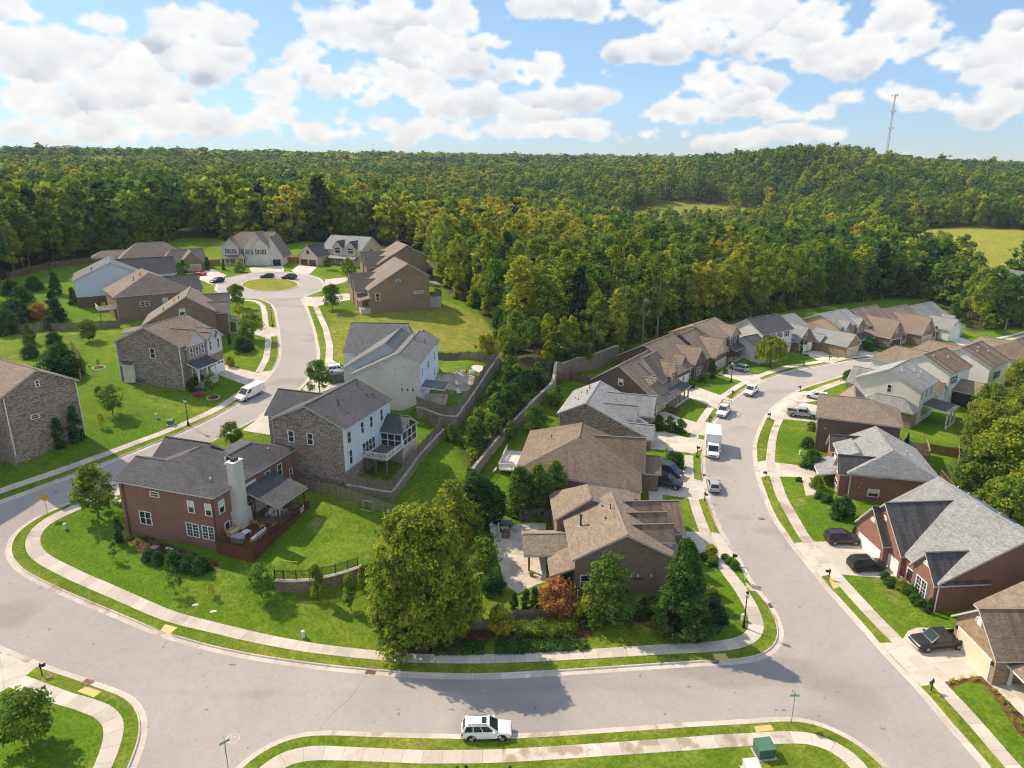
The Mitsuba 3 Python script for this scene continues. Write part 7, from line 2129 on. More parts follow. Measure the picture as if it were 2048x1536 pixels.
def vehicle(kind, col, rear, front, lab, extra=None):
    rear, front = np.array(rear), np.array(front)
    d = norm(front - rear)
    c = (rear + front) / 2
    on_road = ROAD.contains(Point(c))
    lift = .012 if on_road else LIFT + .024
    ys = np.array([-d[1], d[0]])
    sx = (tz(*(c + d * 1.5)) - tz(*(c - d * 1.5))) / 3
    sy = (tz(*(c + ys * .9)) - tz(*(c - ys * .9))) / 1.8
    if not on_road:
        lift = float(ramp_up(np.array([c[0]]), np.array([c[1]]))[0])
    z0 = float(tz(*c)) + lift

    def xf(v):
        v = np.asarray(v, float)
        p = c + v[:, :1] * d + v[:, 1:2] * ys
        return np.column_stack([p, z0 + v[:, 2] + v[:, 0] * sx + v[:, 1] * sy])
    pk = kind.split('_')[0]
    name, cat = {'suv': ('parked_car', 'car'), 'hatch': ('parked_car', 'car'), 'offroad': ('off_road_car', 'car'), 'pickup': ('pickup_truck', 'pickup truck'), 'van': ('cargo_van', 'van'), 'boxtruck': ('box_truck', 'truck')}[pk]
    key = thing(name, lab, cat)
    paint = 'car_' + col
    S = {  # length, half width, stations (x, zb, zs, w share), greenhouse (xb0, xb1, xr0, xr1, belt, roof, wb, wr), wheel (x1, x2, r)
        'suv': (4.6, .93, [(-1, .50, .78, .84), (-.97, .38, 1.0, .93), (-.82, .30, 1.06, .985), (-.3, .27, 1.05, 1), (.3, .27, 1.02, 1), (.52, .27, .99, 1), (.84, .30, .90, .965), (.96, .36, .80, .88), (1, .46, .70, .80)], (-2.22, 1.08, -1.86, .22, 1.03, 1.68, .84, .64), (-1.36, 1.40, .365)),
        'hatch': (4.35, .90, [(-1, .45, .72, .84), (-.96, .34, .92, .93), (-.8, .26, .98, .985), (-.3, .22, .96, 1), (.3, .22, .93, 1), (.5, .22, .90, 1), (.84, .25, .80, .96), (.96, .32, .70, .88), (1, .42, .62, .8)], (-2.05, 1.05, -1.45, .10, .94, 1.47, .80, .60), (-1.28, 1.33, .33)),
        'offroad': (4.7, .95, [(-1, .60, .90, .92), (-.97, .52, 1.12, .97), (-.8, .48, 1.18, 1), (.3, .48, 1.15, 1), (.55, .48, 1.12, 1), (.9, .50, 1.06, .97), (.98, .56, .98, .93), (1, .62, .86, .9)], (-2.28, .95, -2.14, .35, 1.15, 1.86, .88, .76), (-1.42, 1.46, .43)),
        'pickup': (5.8, 1.0, [(-1, .62, .80, .9), (-.985, .52, .84, .97), (-.8, .45, .84, 1), (-.34, .42, .84, 1), (-.325, .42, 1.18, 1), (.2, .42, 1.16, 1), (.46, .42, 1.13, 1), (.86, .45, 1.06, .97), (.965, .52, .96, .92), (1, .60, .84, .86)], (-.98, 1.42, -.80, .55, 1.14, 1.86, .90, .72), (-1.72, 1.78, .41)),
        'van': (5.6, 1.0, [(-1, .55, .95, .92), (-.98, .42, 1.15, .97), (-.8, .38, 1.2, 1), (.3, .36, 1.2, 1), (.62, .36, 1.16, 1), (.85, .40, 1.02, .96), (.96, .46, .88, .90), (1, .55, .76, .84)], (-2.74, 1.86, -2.66, .95, 1.16, 2.08, .96, .84), (-1.62, 1.74, .36)),
        'boxtruck': (5.2, 1.02, [(-1, .75, .95, .5), (-.1, .75, .95, .5), (-.05, .60, 1.2, 1), (.35, .55, 1.28, 1), (.62, .55, 1.24, 1), (.85, .55, 1.10, .97), (.96, .6, .96, .92), (1, .66, .84, .88)], (-.4, 1.92, -.3, 1.05, 1.22, 2.08, .96, .84), (-1.7, 1.75, .41)),
    }[pk]
    L, W, st, g, wh = S
    xs0 = 1.2 if pk == 'boxtruck' else 0
    rings = [ringyz(x * L / 2 + xs0, zb, zs, W * w) for x, zb, zs, w in st]
    V, F = loft(rings, xf)
    put('body', (V, F), paint, key, smooth=38)
    xb0, xb1, xr0, xr1, zb, zr, wb, wr = g
    xb0, xb1, xr0, xr1 = (q + xs0 for q in (xb0, xb1, xr0, xr1))
    base = [(xb0, -wb, zb), (xb1, -wb, zb), (xb1, wb, zb), (xb0, wb, zb)]
    e = .10
    mid = [(xr0 - .03, -wr - .02, zr - .05), (xr1 + .05, -wr - .02, zr - .05), (xr1 + .05, wr + .02, zr - .05), (xr0 - .03, wr + .02, zr - .05)]
    top = [(xr0 + e, -wr + e, zr), (xr1 - e, -wr + e, zr - .01), (xr1 - e, wr - e, zr - .01), (xr0 + e, wr - e, zr)]
    cab = MB(xf)
    VV = base + mid + top
    cab.add(VV, [[0, 1, 5], [0, 5, 4], [1, 2, 6], [1, 6, 5], [2, 3, 7], [2, 7, 6], [3, 0, 4], [3, 4, 7], [4, 5, 9], [4, 9, 8], [5, 6, 10], [5, 10, 9], [6, 7, 11], [6, 11, 10], [7, 4, 8], [7, 8, 11], [8, 9, 10], [8, 10, 11]])
    put('cabin', cab.mesh(), paint, key, smooth=25)

    def glass(nm, q, u0, u1, v0, v1):
        q = np.array(q, float)       # corners: low left, low right, high right, high left
        n = np.cross(q[1] - q[0], q[3] - q[0])
        n /= np.linalg.norm(n)

        def b(u, v):
            return (q[0] * (1 - u) + q[1] * u) * (1 - v) + (q[3] * (1 - u) + q[2] * u) * v
        P_ = [b(u, v) + n * .012 for u, v in ((u0, v0), (u1, v0), (u1, v1), (u0, v1))]
        P2 = [p - n * .03 for p in P_]
        m = MB(xf)
        m.add(P_, [[0, 1, 2], [0, 2, 3]])
        m.add(P_ + P2, [[0, 4, 5], [0, 5, 1], [1, 5, 6], [1, 6, 2], [2, 6, 7], [2, 7, 3], [3, 7, 4], [3, 4, 0]])
        put(nm, m.mesh(), 'car_glass', key)
    R_ = [base[0], base[1], mid[1], mid[0]]          # right side (-y)
    Lf = [base[2], base[3], mid[3], mid[2]]
    Fr = [base[1], base[2], mid[2], mid[1]]
    Bk = [base[3], base[0], mid[0], mid[3]]
    glass('windshield', Fr, .05, .95, .06, .95)
    if pk in ('suv', 'hatch', 'offroad'):
        cuts = ((.06, .30), (.33, .58), (.61, .90)) if pk != 'hatch' else ((.10, .42), (.45, .88))
        for a, b in cuts:
            glass('side_window', R_, a, b, .10, .88)
            glass('side_window', Lf, 1 - b, 1 - a, .10, .88)
        glass('rear_window', Bk, .07, .93, .12, .92)
    elif pk == 'pickup':
        for a, b in ((.06, .44), (.48, .90)):
            glass('side_window', R_, a, b, .10, .88)
            glass('side_window', Lf, 1 - b, 1 - a, .10, .88)
        glass('rear_window', Bk, .1, .9, .15, .88)
    else:
        a, b = (.74, .93) if pk == 'van' else (.30, .90)
        glass('side_window', R_, a, b, .12, .80)
        glass('side_window', Lf, 1 - b, 1 - a, .12, .80)
        if col == 'navy':
            glass('side_window', R_, .1, .66, .2, .8)
            glass('side_window', Lf, .34, .9, .2, .8)
    # wheels
    x1, x2, r = wh
    for wx in (x1 + (xs0 if pk == 'boxtruck' and False else 0), x2 + (xs0 * .9 if pk == 'boxtruck' else 0)):
        for sy_ in (-1, 1):
            yo = W - .02
            t = MB(xf)
            t.col = RUB
            yy0, yy1 = sy_ * (yo - .24), sy_ * (yo + .012)
            t.tube([(wx, yy0, r), (wx, sy_ * (yo - .01), r), (wx, yy1, r)], [r, r, r * .94], 18)
            wk = t.put('wheel', 'paint', key)
            m = MB(xf)
            rim = (.42, .42, .43) if col not in ('black',) or pk == 'pickup' else (.03, .03, .03)
            m.col = rim
            m.tube([(wx, sy_ * (yo + .0), r), (wx, sy_ * (yo + .016), r)], [r * .66, r * .64], 16, (.05, .05, .055))
            for q in range(5):
                a = q * 2 * math.pi / 5 + .3
                m.obox((wx, sy_ * (yo + .02), r), (wx + r * .62 * math.cos(a), sy_ * (yo + .02), r + r * .62 * math.sin(a)), .07, .02, up=(0, 1, 0))
            m.tube([(wx, sy_ * (yo + .01), r), (wx, sy_ * (yo + .032), r)], [r * .17, r * .15], 8)
            m.put('rim', 'paint', wk)
            # dark arch
            m = MB(xf)
            m.col = PLA
            an = np.linspace(-.15, math.pi + .15, 13)
            ri, ro = r * 1.06, r * 1.28
            P_ = [(wx + q * math.cos(a), sy_ * (W * 1.005), r + q * math.sin(a)) for q in (ri, ro) for a in an]
            P2 = [(x, y - sy_ * .10, z) for x, y, z in P_]
            k_ = len(an)
            m.add(P_, [[i, i + 1, k_ + i + 1] for i in range(k_ - 1)] + [[i, k_ + i + 1, k_ + i] for i in range(k_ - 1)])
            m.add(P_ + P2, [[k_ + i, k_ + i + 1, 3 * k_ + i + 1] for i in range(k_ - 1)] + [[k_ + i, 3 * k_ + i + 1, 3 * k_ + i] for i in range(k_ - 1)])
            m.add([(wx + ri * math.cos(a), sy_ * (W * 1.0 - .01), r + ri * math.sin(a)) for a in an], [[0, i, i + 1] for i in range(1, k_ - 1)], (.01, .01, .01))
            m.put('wheel_arch', 'paint', key)
    XF, XR = L / 2 + xs0, -L / 2 + xs0
    hz = st[-3][2] * .93
    for s in (-1, 1):
        m = MB(xf)
        m.col = (.75, .76, .78)
        m.box(XF - .32, XF - .06, s * W * .58 if s > 0 else s * W * .90, s * W * .90 if s > 0 else s * W * .58, hz - .18, hz - .03)
        m.put('headlight', 'paint', key)
        if pk != 'boxtruck':
            m = MB(xf)
            m.col = (.30, .012, .015)
            zt = st[2][2]
            m.box(XR + .02, XR + .16, s * W * .66 if s > 0 else s * W * .95, s * W * .95 if s > 0 else s * W * .66, zt - .30, zt - .06)
            m.put('taillight', 'paint', key)
        m = MB(xf)
        mx = xb1 - .42
        m.box(mx - .09, mx + .09, s * (wb + .06) if s > 0 else s * (wb + .28), s * (wb + .28) if s > 0 else s * (wb + .06), zb + .02, zb + .20)
        put('mirror', m.mesh(), paint if col in ('white', 'silver', 'red') else 'car_black', key)
    m = MB(xf)
    m.col = PLA
    m.box(XF - .12, XF + .03, -W * .50, W * .50, hz - .34, hz - .16)
    if pk in ('pickup', 'boxtruck', 'van'):
        m.col = CHR
        m.box(XF - .1, XF + .05, -W * .9, W * .9, .50, .66)
    m.put('grille', 'paint', key)
    m = MB(xf)
    m.col = PLA
    for s in (-1, 1):
        m.box(x1 + r * 1.2, x2 - r * 1.2 + (xs0 * .9 if pk == 'boxtruck' else 0), min(s * W * .9, s * W * 1.004), max(s * W * .9, s * W * 1.004), st[3][1], st[3][1] + .12)
    m.box(XR - .02, XR + .2, -W * .8, W * .8, .40, .56)
    m.put('sill', 'paint', key)
    if pk == 'suv' and col == 'white' and 'sunroof' in lab:
        m = MB(xf)
        m.box(-.42, .02, -.36, .36, zr - .02, zr + .012)
        put('sunroof', m.mesh(), 'car_glass', key)
    if pk in ('suv', 'offroad'):
        m = MB(xf)
        m.col = (.10, .10, .11)
        for s in (-1, 1):
            m.obox((xr0 + .2, s * (wr - .06), zr + .05), (xr1 - .15, s * (wr - .06), zr + .05), .05, .04)
            for q in (xr0 + .25, (xr0 + xr1) / 2, xr1 - .2):
                m.box(q - .03, q + .03, s * (wr - .06) - .02, s * (wr - .06) + .02, zr - .04, zr + .05)
        m.put('roof_rail', 'paint', key)
    if pk == 'pickup':
        m = MB(xf)
        for s in (-1, 1):
            m.box(-2.86, -.97, s * .99 if s < 0 else .86, -.86 if s < 0 else .99, .70, 1.20)
        m.box(-2.9, -2.78, -.96, .96, .70, 1.19)
        put('bed_side', m.mesh(), paint, key)
        m = MB(xf)
        m.col = (.02, .02, .022)
        m.box(-2.8, -.98, -.87, .87, .78, .89)
        m.put('bed_floor', 'paint', key)
        if 'rack' in kind:
            m = MB(xf)
            m.col = (.55, .55, .55) if False else (.06, .06, .06)
            for x in (-2.6, -1.1, 1.0):
                for s in (-1, 1):
                    m.obox((x, s * .88, 1.1 if x < 0 else 1.3), (x, s * .80, 2.05), .06, .06)
                m.obox((x, -.86, 2.05), (x, .86, 2.05), .06, .06)
            for s in (-1, 1):
                m.obox((-2.7, s * .82, 2.1), (1.2, s * .82, 2.1), .06, .06)
            m.put('ladder_rack', 'paint', key)
    if pk == 'offroad':
        m = MB(xf)
        m.col = (.02, .02, .022)
        m.box(-1.9, .1, -.62, .62, 1.90, 2.05)
        m.put('roof_box', 'paint', key)
    if pk == 'boxtruck':
        m = MB(xf)
        m.col = (.70, .71, .72)
        m.box(-3.9, 1.05, -1.22, 1.22, .98, 3.42)
        bx = m.put('cargo_box', 'paint', key)
        m = MB(xf)
        m.col = (.56, .57, .58)
        for z in (.98, 3.36):
            for s in (-1, 1):
                m.box(-3.92, 1.07, s * 1.24 - .03, s * 1.24 + .03, z - .02, z + .09)
        for s in (-1, 1):
            m.box(1.02, 1.09, s * 1.2 - .06, s * 1.2 + .06, .98, 3.43)
        m.box(1.02, 1.08, -1.2, 1.2, 3.3, 3.43)
        m.put('edge_rail', 'paint', bx)
        m = MB(xf)
        m.col = PLA
        m.box(-3.8, 2.2, -.5, .5, .60, .95)
        m.put('chassis', 'paint', key)
    return key


for (kd, cl, a, b, lab) in D['cars']:
    vehicle(kd, cl, a, b, lab)

# ------------------------------------------------------------------ retaining walls, fences
def dens(path, step):
    ls = LineString(path)
    n = max(2, int(round(ls.length / step)) + 1)
    return np.array([ls.interpolate(i / (n - 1), normalized=True).coords[0] for i in range(n)])


TOPS = {}
WLAB = {'yard_stone': 'low curved dark stone wall below the iron fence', 'c2': 'block wall under the scalloped fence of the blue sided house', 'c1': 'tall block wall under the fence of the patio yard', 'gully': 'block wall below the black fence at the overgrown slope', 'hill': 'long tall block wall behind the tan roofed row'}
for k, (ln, hh, dec) in D['walls'].items():
    p = dens(ln, .8)
    if k in ('yard_stone', 'hill'):
        p = np.column_stack([gaussian_filter1d(p[:, i], 2.0, mode='nearest') for i in (0, 1)])
    t = np.gradient(p, axis=0)
    t /= np.linalg.norm(t, axis=1, keepdims=True)
    n = np.column_stack([-t[:, 1], t[:, 0]])
    hi, lo = p + n * 1.0, p - n * .35
    zt = gaussian_filter1d(np.maximum(tz(hi[:, 0], hi[:, 1]), tz(p[:, 0], p[:, 1]) + hh * .85), 1.5, mode='nearest') + LIFT + .18
    zb = np.minimum(tz(lo[:, 0], lo[:, 1]), tz(p[:, 0], p[:, 1])) - .8
    o, i_ = p - n * .22, p + n * .28
    V = np.vstack([np.column_stack([o, zb]), np.column_stack([o, zt]), np.column_stack([i_, zt]), np.column_stack([i_, zb])])
    m_ = len(p)
    TOPS[k] = np.column_stack([p + n * .12, zt + .11])
    F = []
    for a in range(3):
        for b in range(m_ - 1):
            F += [[a * m_ + b, a * m_ + b + 1, (a + 1) * m_ + b + 1], [a * m_ + b, (a + 1) * m_ + b + 1, (a + 1) * m_ + b]]
    for e in (0, m_ - 1):
        F += [[e, m_ + e, 2 * m_ + e], [e, 2 * m_ + e, 3 * m_ + e]]
    key = thing('retaining_wall', WLAB[k], 'wall')
    put('face', (V, np.array(F)), 'block', key, uv=[1 if k == 'yard_stone' else 0, 0])
    for b in range(0, m_ - 1):
        q0, q1 = p[b] + t[b] * .01, p[b + 1] - t[b] * .01
        V = []
        for q, nn, z in ((q0, n[b], zt[b]), (q1, n[b + 1], zt[b + 1])):
            for w, dz in ((-.28, .002), (.34, .002), (.34, .11), (-.28, .11)):
                V.append((*(q + nn * w), z + dz))
        put('cap_stone', (np.array(V), np.array([[0, 1, 5], [0, 5, 4], [1, 2, 6], [1, 6, 5], [2, 3, 7], [2, 7, 6], [3, 0, 4], [3, 4, 7], [0, 3, 2], [0, 2, 1], [4, 5, 6], [4, 6, 7]])), 'concrete', key, uv=[-.3 + .6 * rng.random(), .3])


def fence(path, lab, hgt=1.8, tone=0, scallop=.0, on_wall=0., tops=None, post=.16, name='wood_fence', panel=2.4, picket=.145):
    key = thing(name, lab, 'fence')
    ls = LineString(path)
    cuts = [0.]
    acc = 0.
    for a, b in zip(path[:-1], path[1:]):
        L = math.hypot(b[0] - a[0], b[1] - a[1])
        n = max(1, round(L / panel))
        cuts += [acc + L * (i + 1) / n for i in range(n)]
        acc += L
    P_ = [np.array(ls.interpolate(c).coords[0]) for c in cuts]

    def gz(x, y):
        if tops is not None:
            i = np.argmin(np.hypot(tops[:, 0] - x, tops[:, 1] - y))
            if math.hypot(tops[i, 0] - x, tops[i, 1] - y) < 1.3:
                return tops[i, 2]
        return float(tz(x, y)) + LIFT
    for q in P_:
        z = gz(*q) + on_wall
        m = MB()
        m.box(q[0] - post / 2, q[0] + post / 2, q[1] - post / 2, q[1] + post / 2, z - .5, z + hgt + .10)
        m.box(q[0] - post / 2 - .02, q[0] + post / 2 + .02, q[1] - post / 2 - .02, q[1] + post / 2 + .02, z + hgt + .10, z + hgt + .14)
        m.put('post', 'wood', key, uv=[tone, 0])
    for a, b in zip(P_[:-1], P_[1:]):
        L = np.linalg.norm(b - a)
        d = (b - a) / L
        n = max(2, int(L / picket))
        s = np.array([-d[1], d[0]])
        m = MB()
        za, zb_ = gz(*a) + on_wall, gz(*b) + on_wall
        for i in range(n):
            t0, t1 = (i + .06) / n, (i + .94) / n
            tm = (t0 + t1) / 2
            z = max(za + (zb_ - za) * tm, za + (zb_ - za) * tm if on_wall else gz(*(a + d * L * tm)))
            top = hgt - scallop * math.sin(math.pi * tm)
            p0, p1 = a + d * L * t0, a + d * L * t1
            jit = .012 * ((i * 7) % 3 - 1)
            V = [(*(p + s * w), zz) for zz in (z - .05, z + top + jit) for p in (p0, p1) for w in (-.012, .012)]
            m.add(V, [[0, 2, 3, 1], [4, 5, 7, 6], [0, 1, 5, 4], [2, 6, 7, 3], [0, 4, 6, 2], [1, 3, 7, 5]])
        for f in (.25, .8):
            m.obox((*(a + s * .03), za + hgt * f * .9), (*(b + s * .03), zb_ + hgt * f * .9), .04, .09)
        m.put('panel', 'wood', key, uv=[tone, 0])
    return key


FS = D['fence']
fence(FS['c3'], 'greenish board fence between the red brick yard and the flecked brick house', 1.75, 5)
fence([tuple(q[:2]) for q in TOPS['c2'][::2]] + [tuple(q) for q in FS['c2'][-2:]], 'scalloped board fence around the yard below the white deck', 1.6, 0, .22, tops=TOPS['c2'])
fence([tuple(q[:2]) for q in TOPS['c1'][::3]], 'scalloped board fence along the wall of the patio yard', 1.75, 0, .22, tops=TOPS['c1'])
fence(FS['c1n'], 'scalloped board fence between the patio yard and the empty lot', 1.8, 0, .22)
fence(FS['left1'], 'weathered grey fence at the left edge behind the lawn', 1.9, 0)
fence(FS['left2'], 'weathered grey fence ending at the brown brick wall', 1.9, 0, .12)
fence(FS['tan'], 'tan board fence seen end on beside the big dark bush', 1.8, 1)
fence(FS['far'], 'long brown fence at the foot of the far left wood', 1.9, 6)
fence(FS['orange'], 'short sunlit orange fence panel at the far left', 1.9, 3)
fence(FS['l7a'], 'orange fence left of the pale painted house', 1.9, 3)
fence(FS['l7b'], 'orange fence right of the pale painted house', 1.9, 3)
fence(FS['picket'], 'grey picket fence behind the hedge of the corner house', 1.35, 0, .18)
fence(FS['back'], 'brown board fence behind the red brick house at right', 1.6, 6)
fence(FS['back2'], 'tan board fence running down beside the right thicket', 1.6, 1)
fence(FS['r4'], 'board fence at the end of the long block wall', 1.7, 6)
fence(FS['r3'], 'short board fence by the grey roofed house', 1.7, 6)
fence(FS['deckr'], 'dark board fence under the three upright trees', 1.7, 4)


def iron(p, lab, hgt=1.2):
    key = thing('iron_fence', lab, 'fence')
    for q in p:
        z = q[2]
        m = MB()
        m.box(q[0] - .04, q[0] + .04, q[1] - .04, q[1] + .04, z - .3, z + hgt + .08, (.012, .012, .013))
        m.put('post', 'paint', key)
    for a, b in zip(p[:-1], p[1:]):
        za, zb_, a, b = a[2], b[2], a[:2], b[:2]
        m = MB()
        m.col = (.012, .012, .013)
        for f in (.12, .86, .99):
            m.obox((*a, za + hgt * f), (*b, zb_ + hgt * f), .03, .035)
        n = 15
        for i in range(1, n):
            t = i / n
            q = a + (b - a) * t
            z = za + (zb_ - za) * t
            m.box(q[0] - .011, q[0] + .011, q[1] - .011, q[1] + .011, z + .05, z + hgt)
        m.put('railing', 'paint', key)


iron(TOPS['yard_stone'][::2], 'black iron fence on top of the curved stone wall')
iron(TOPS['gully'][len(TOPS['gully']) // 2 * 0:len(TOPS['gully']) * 6 // 10:2], 'black fence along the block wall of the overgrown slope')

# ------------------------------------------------------------------ street furniture and small things
BLK = (.012, .013, .014)
SP = D['spot']


def at(x, y, rot=0, up=0.):
    return placer(x, y, gz(x, y) + up, rot)


for (x, y, lab) in D['lamps']:
    k = thing('street_lamp', lab, 'street lamp', 'street lamps with globe tops')
    xf = at(x, y)
    m = MB(xf)
    m.col = BLK
    m.tube([(0, 0, -.3), (0, 0, .05), (0, 0, .5), (0, 0, .75), (0, 0, 3.85)], [.2, .2, .16, .075, .055], 10)
    m.put('pole', 'paint', k)
    m = MB(xf)
    m.col = (.66, .67, .68)
    m.tube([(0, 0, 3.95), (0, 0, 4.08), (0, 0, 4.28), (0, 0, 4.46)], [.10, .22, .25, .16], 12)
    m.put('globe', 'paint', k)
    m = MB(xf)
    m.col = BLK
    m.tube([(0, 0, 3.82), (0, 0, 3.96)], [.07, .17], 10)
    m.tube([(0, 0, 4.45), (0, 0, 4.56), (0, 0, 4.70)], [.21, .12, .02], 10)
    m.put('finial', 'paint', k)
for (x, y, lab) in D['mail']:
    k = thing('mailbox', lab, 'mailbox', 'black kerbside mailboxes')
    a = ring[np.argmin(np.hypot(*(ring - (x, y)).T))]
    rot = math.degrees(math.atan2(a[1] - y, a[0] - x))
    xf = at(x, y, rot)
    m = MB(xf)
    m.col = BLK
    m.box(-.05, .05, -.05, .05, -.3, 1.45)
    m.box(-.045, .45, -.04, .04, .92, 1.0)
    m.put('post', 'paint', k)
    m = MB(xf)
    m.col = (.03, .03, .032)
    n = 7
    pr = [(-.11, 1.0), (-.11, 1.16)] + [(-.11 * math.cos(q), 1.16 + .12 * math.sin(q)) for q in np.linspace(.3, math.pi - .3, n)] + [(.11, 1.16), (.11, 1.0)]
    V = [(xx, yy, zz) for xx in (-.12, .46) for yy, zz in pr]
    c = len(pr)
    F = [[i, (i + 1) % c, c + (i + 1) % c] for i in range(c)] + [[i, c + (i + 1) % c, c + i] for i in range(c)] + [[0, i + 1, i] for i in range(1, c - 1)] + [[c, c + i, c + i + 1] for i in range(1, c - 1)]
    m.add(V, F)
    m.put('box', 'paint', k)
    m = MB(xf)
    m.col = (.35, .03, .02)
    m.box(.05, .08, .112, .125, 1.12, 1.36)
    m.put('flag', 'paint', k)
for (x, y, lab) in D['pedestal']:
    k = thing('utility_pedestal', lab, 'utility box')
    m = MB(at(x, y, 20))
    g = (.16, .26, .18) if 'green' in lab and 'box' not in lab else (.50, .56, .50)
    m.col = g
    m.box(-.17, .17, -.15, .15, -.1, .72)
    m.put('body', 'paint', k)
    m = MB(at(x, y, 20))
    m.box(-.19, .19, -.17, .17, .72, .82, tuple(q * .9 for q in g))
    m.put('lid', 'paint', k)
for (x, y, w, d, hh, lab) in D['cabinet']:
    k = thing('transformer_box', lab, 'utility box')
    c = (.06, .14, .10) if 'green' in lab else (.55, .57, .56)
    xf = at(x, y, 8)
    m = MB(xf)
    m.col = c
    m.box(-w / 2, w / 2, -d / 2, d / 2, .05, hh)
    m.put('body', 'paint', k)
    m = MB(xf)
    m.col = tuple(q * 1.25 for q in c)
    m.add([(-w / 2 - .04, -d / 2 - .04, hh - .06), (w / 2 + .04, -d / 2 - .04, hh - .06), (w / 2 + .04, d / 2 + .04, hh + .06), (-w / 2 - .04, d / 2 + .04, hh + .06), (-w / 2 - .04, -d / 2 - .04, hh + .0), (w / 2 + .04, -d / 2 - .04, hh + .0), (w / 2 + .04, d / 2 + .04, hh + .12), (-w / 2 - .04, d / 2 + .04, hh + .12)],
          [[0, 1, 5], [0, 5, 4], [1, 2, 6], [1, 6, 5], [2, 3, 7], [2, 7, 6], [3, 0, 4], [3, 4, 7], [4, 5, 6], [4, 6, 7]])
    m.put('lid', 'paint', k)
    m = MB(xf)
    m.box(-w / 2 - .15, w / 2 + .15, -d / 2 - .15, d / 2 + .15, -.15, .05)
    put('pad', m.mesh(), 'concrete', k, uv=[.3, .3])


def lettering(text, h, xf, parent, col, nm='lettering'):
    """Letters 3 mm proud of a sign, in the local plane y = 0 reading along x."""
    t = meshkit.text_mesh(text, h, .004, bold=True)
    v = np.array(t.vertices)
    v[:, 0] -= (v[:, 0].min() + v[:, 0].max()) / 2
    v[:, 1] -= (v[:, 1].min() + v[:, 1].max()) / 2
    put(nm, (xf(np.column_stack([v[:, 0], -v[:, 2], v[:, 1]])), np.array(t.faces)), 'paint', parent, color=col)


def oct_(r):
    return [(r * math.cos(math.pi / 8 + i * math.pi / 4), r * math.sin(math.pi / 8 + i * math.pi / 4)) for i in range(8)]


def stop_sign(x, y, face, names, lab):
    """face: the compass angle in degrees that the stop face looks to."""
    k = thing('stop_sign', lab, 'stop sign')
    xf = at(x, y, face + 90)
    m = MB(xf)
    m.col = (.16, .24, .20)
    m.box(-.035, .035, -.03, .03, -.4, 3.35)
    m.put('post', 'paint', k)

    def plate(poly, y0, y1, zc, col, nm, par=k, f=xf):
        mm = MB()
        mm.prism(poly, y0, y1)
        v, fc = mm.mesh()
        v = np.column_stack([v[:, 0], -v[:, 2], v[:, 1] + zc])
        return put(nm, (f(v), fc), 'paint', par, color=col)
    pl = plate(oct_(.41), .035, .045, 2.45, (.70, .70, .68), 'plate')
    plate(oct_(.385), .045, .049, 2.45, (.50, .012, .025), 'face', pl)
    lettering('STOP', .26, lambda v: xf(np.asarray(v) + np.array([0, -.051, 2.45])), pl, (.80, .80, .78))
    for i, (ang, w) in enumerate(names):
        f2 = at(x, y, ang)
        m = MB(f2)
        m.col = (.02, .20, .13)
        z = 3.05 + .24 * i
        m.box(-w / 2, w / 2, -.015, .015, z, z + .2)
        b = m.put('name_blade', 'paint', k)
        m = MB(f2)
        m.col = (.62, .66, .62)
        xx = -w / 2 + .08
        rr = random.Random(i + int(x * 10))
        while xx < w / 2 - .1:
            q = .04 + .07 * rr.random()
            m.box(xx, xx + q, -.019, .019, z + .055, z + .15)
            xx += q + .035
        m.put('worn_lettering', 'paint', b)


stop_sign(*SP['stop_e'], -25, ((2, .85), (-72, .85)), 'stop sign with green street blades at the right corner of the near street')
stop_sign(*SP['stop_w'], 200, ((42, .85), (-55, .6)), 'stop sign with green street blades at the bottom left junction')
x, y = SP['street_l']
k = thing('street_sign', 'green street name sign cut by the left edge', 'sign')
xf = at(x, y, 10)
m = MB(xf)
m.col = (.3, .32, .32)
m.box(-.03, .03, -.03, .03, -.3, 3.2)
m.put('post', 'paint', k)
m = MB(xf)
m.col = (.02, .20, .13)
m.box(-.45, .45, -.015, .015, 3.0, 3.2)
m.put('name_blade', 'paint', k)
x, y = SP['diamond']
k = thing('warning_sign', 'orange yellow diamond warning sign on the left curve', 'sign')
xf = at(x, y, 38)
m = MB(xf)
m.col = (.20, .16, .13)
m.box(-.03, .03, -.03, .03, -.3, 2.9)
m.put('post', 'paint', k)
mm = MB()
mm.prism([(0, -.54), (.54, 0), (0, .54), (-.54, 0)], .032, .045)
v, f = mm.mesh()
put('plate', (xf(np.column_stack([v[:, 0], -v[:, 2], v[:, 1] + 2.55])), f), 'paint', k, color=(.62, .30, .015))
x, y = SP['realtor']
k = thing('yard_sign', 'white yard sign post in the lawn strip by the corner lamp', 'sign')
xf = at(x, y, 75)
m = MB(xf)
m.col = WHITE
m.box(-.05, .05, -.05, .05, -.3, 1.75)
m.box(-.9, .1, -.045, .045, 1.5, 1.6)
m.put('post', 'paint', k)
m = MB(xf)
m.col = (.36, .42, .50)
m.box(-.82, -.12, -.02, .02, .75, 1.42)
m.put('panel', 'paint', k)
for nm, lab in (('manhole', 'iron manhole cover in the right street'), ('manhole2', 'dark patch cover beside the yellow kerb ramp')):
    x, y = SP[nm]
    k = thing('manhole_cover', lab, 'manhole cover')
    m = MB(placer(x, y, float(tz(x, y)), 0))
    m.col = (.19, .165, .145)
    m.tube([(0, 0, -.05), (0, 0, .022)], [.36, .36], 20)
    m.put('lid', 'paint', k)
    m = MB(placer(x, y, float(tz(x, y)), 0))
    m.col = (.12, .10, .09)
    m.tube([(0, 0, -.05), (0, 0, .017)], [.44, .44], 20)
    m.put('rim', 'paint', k)
x, y = SP['ring']
m = MB(placer(x, y, float(tz(x, y)), 0))
m.col = (.52, .49, .46)
an = np.linspace(0, 2 * math.pi, 33)
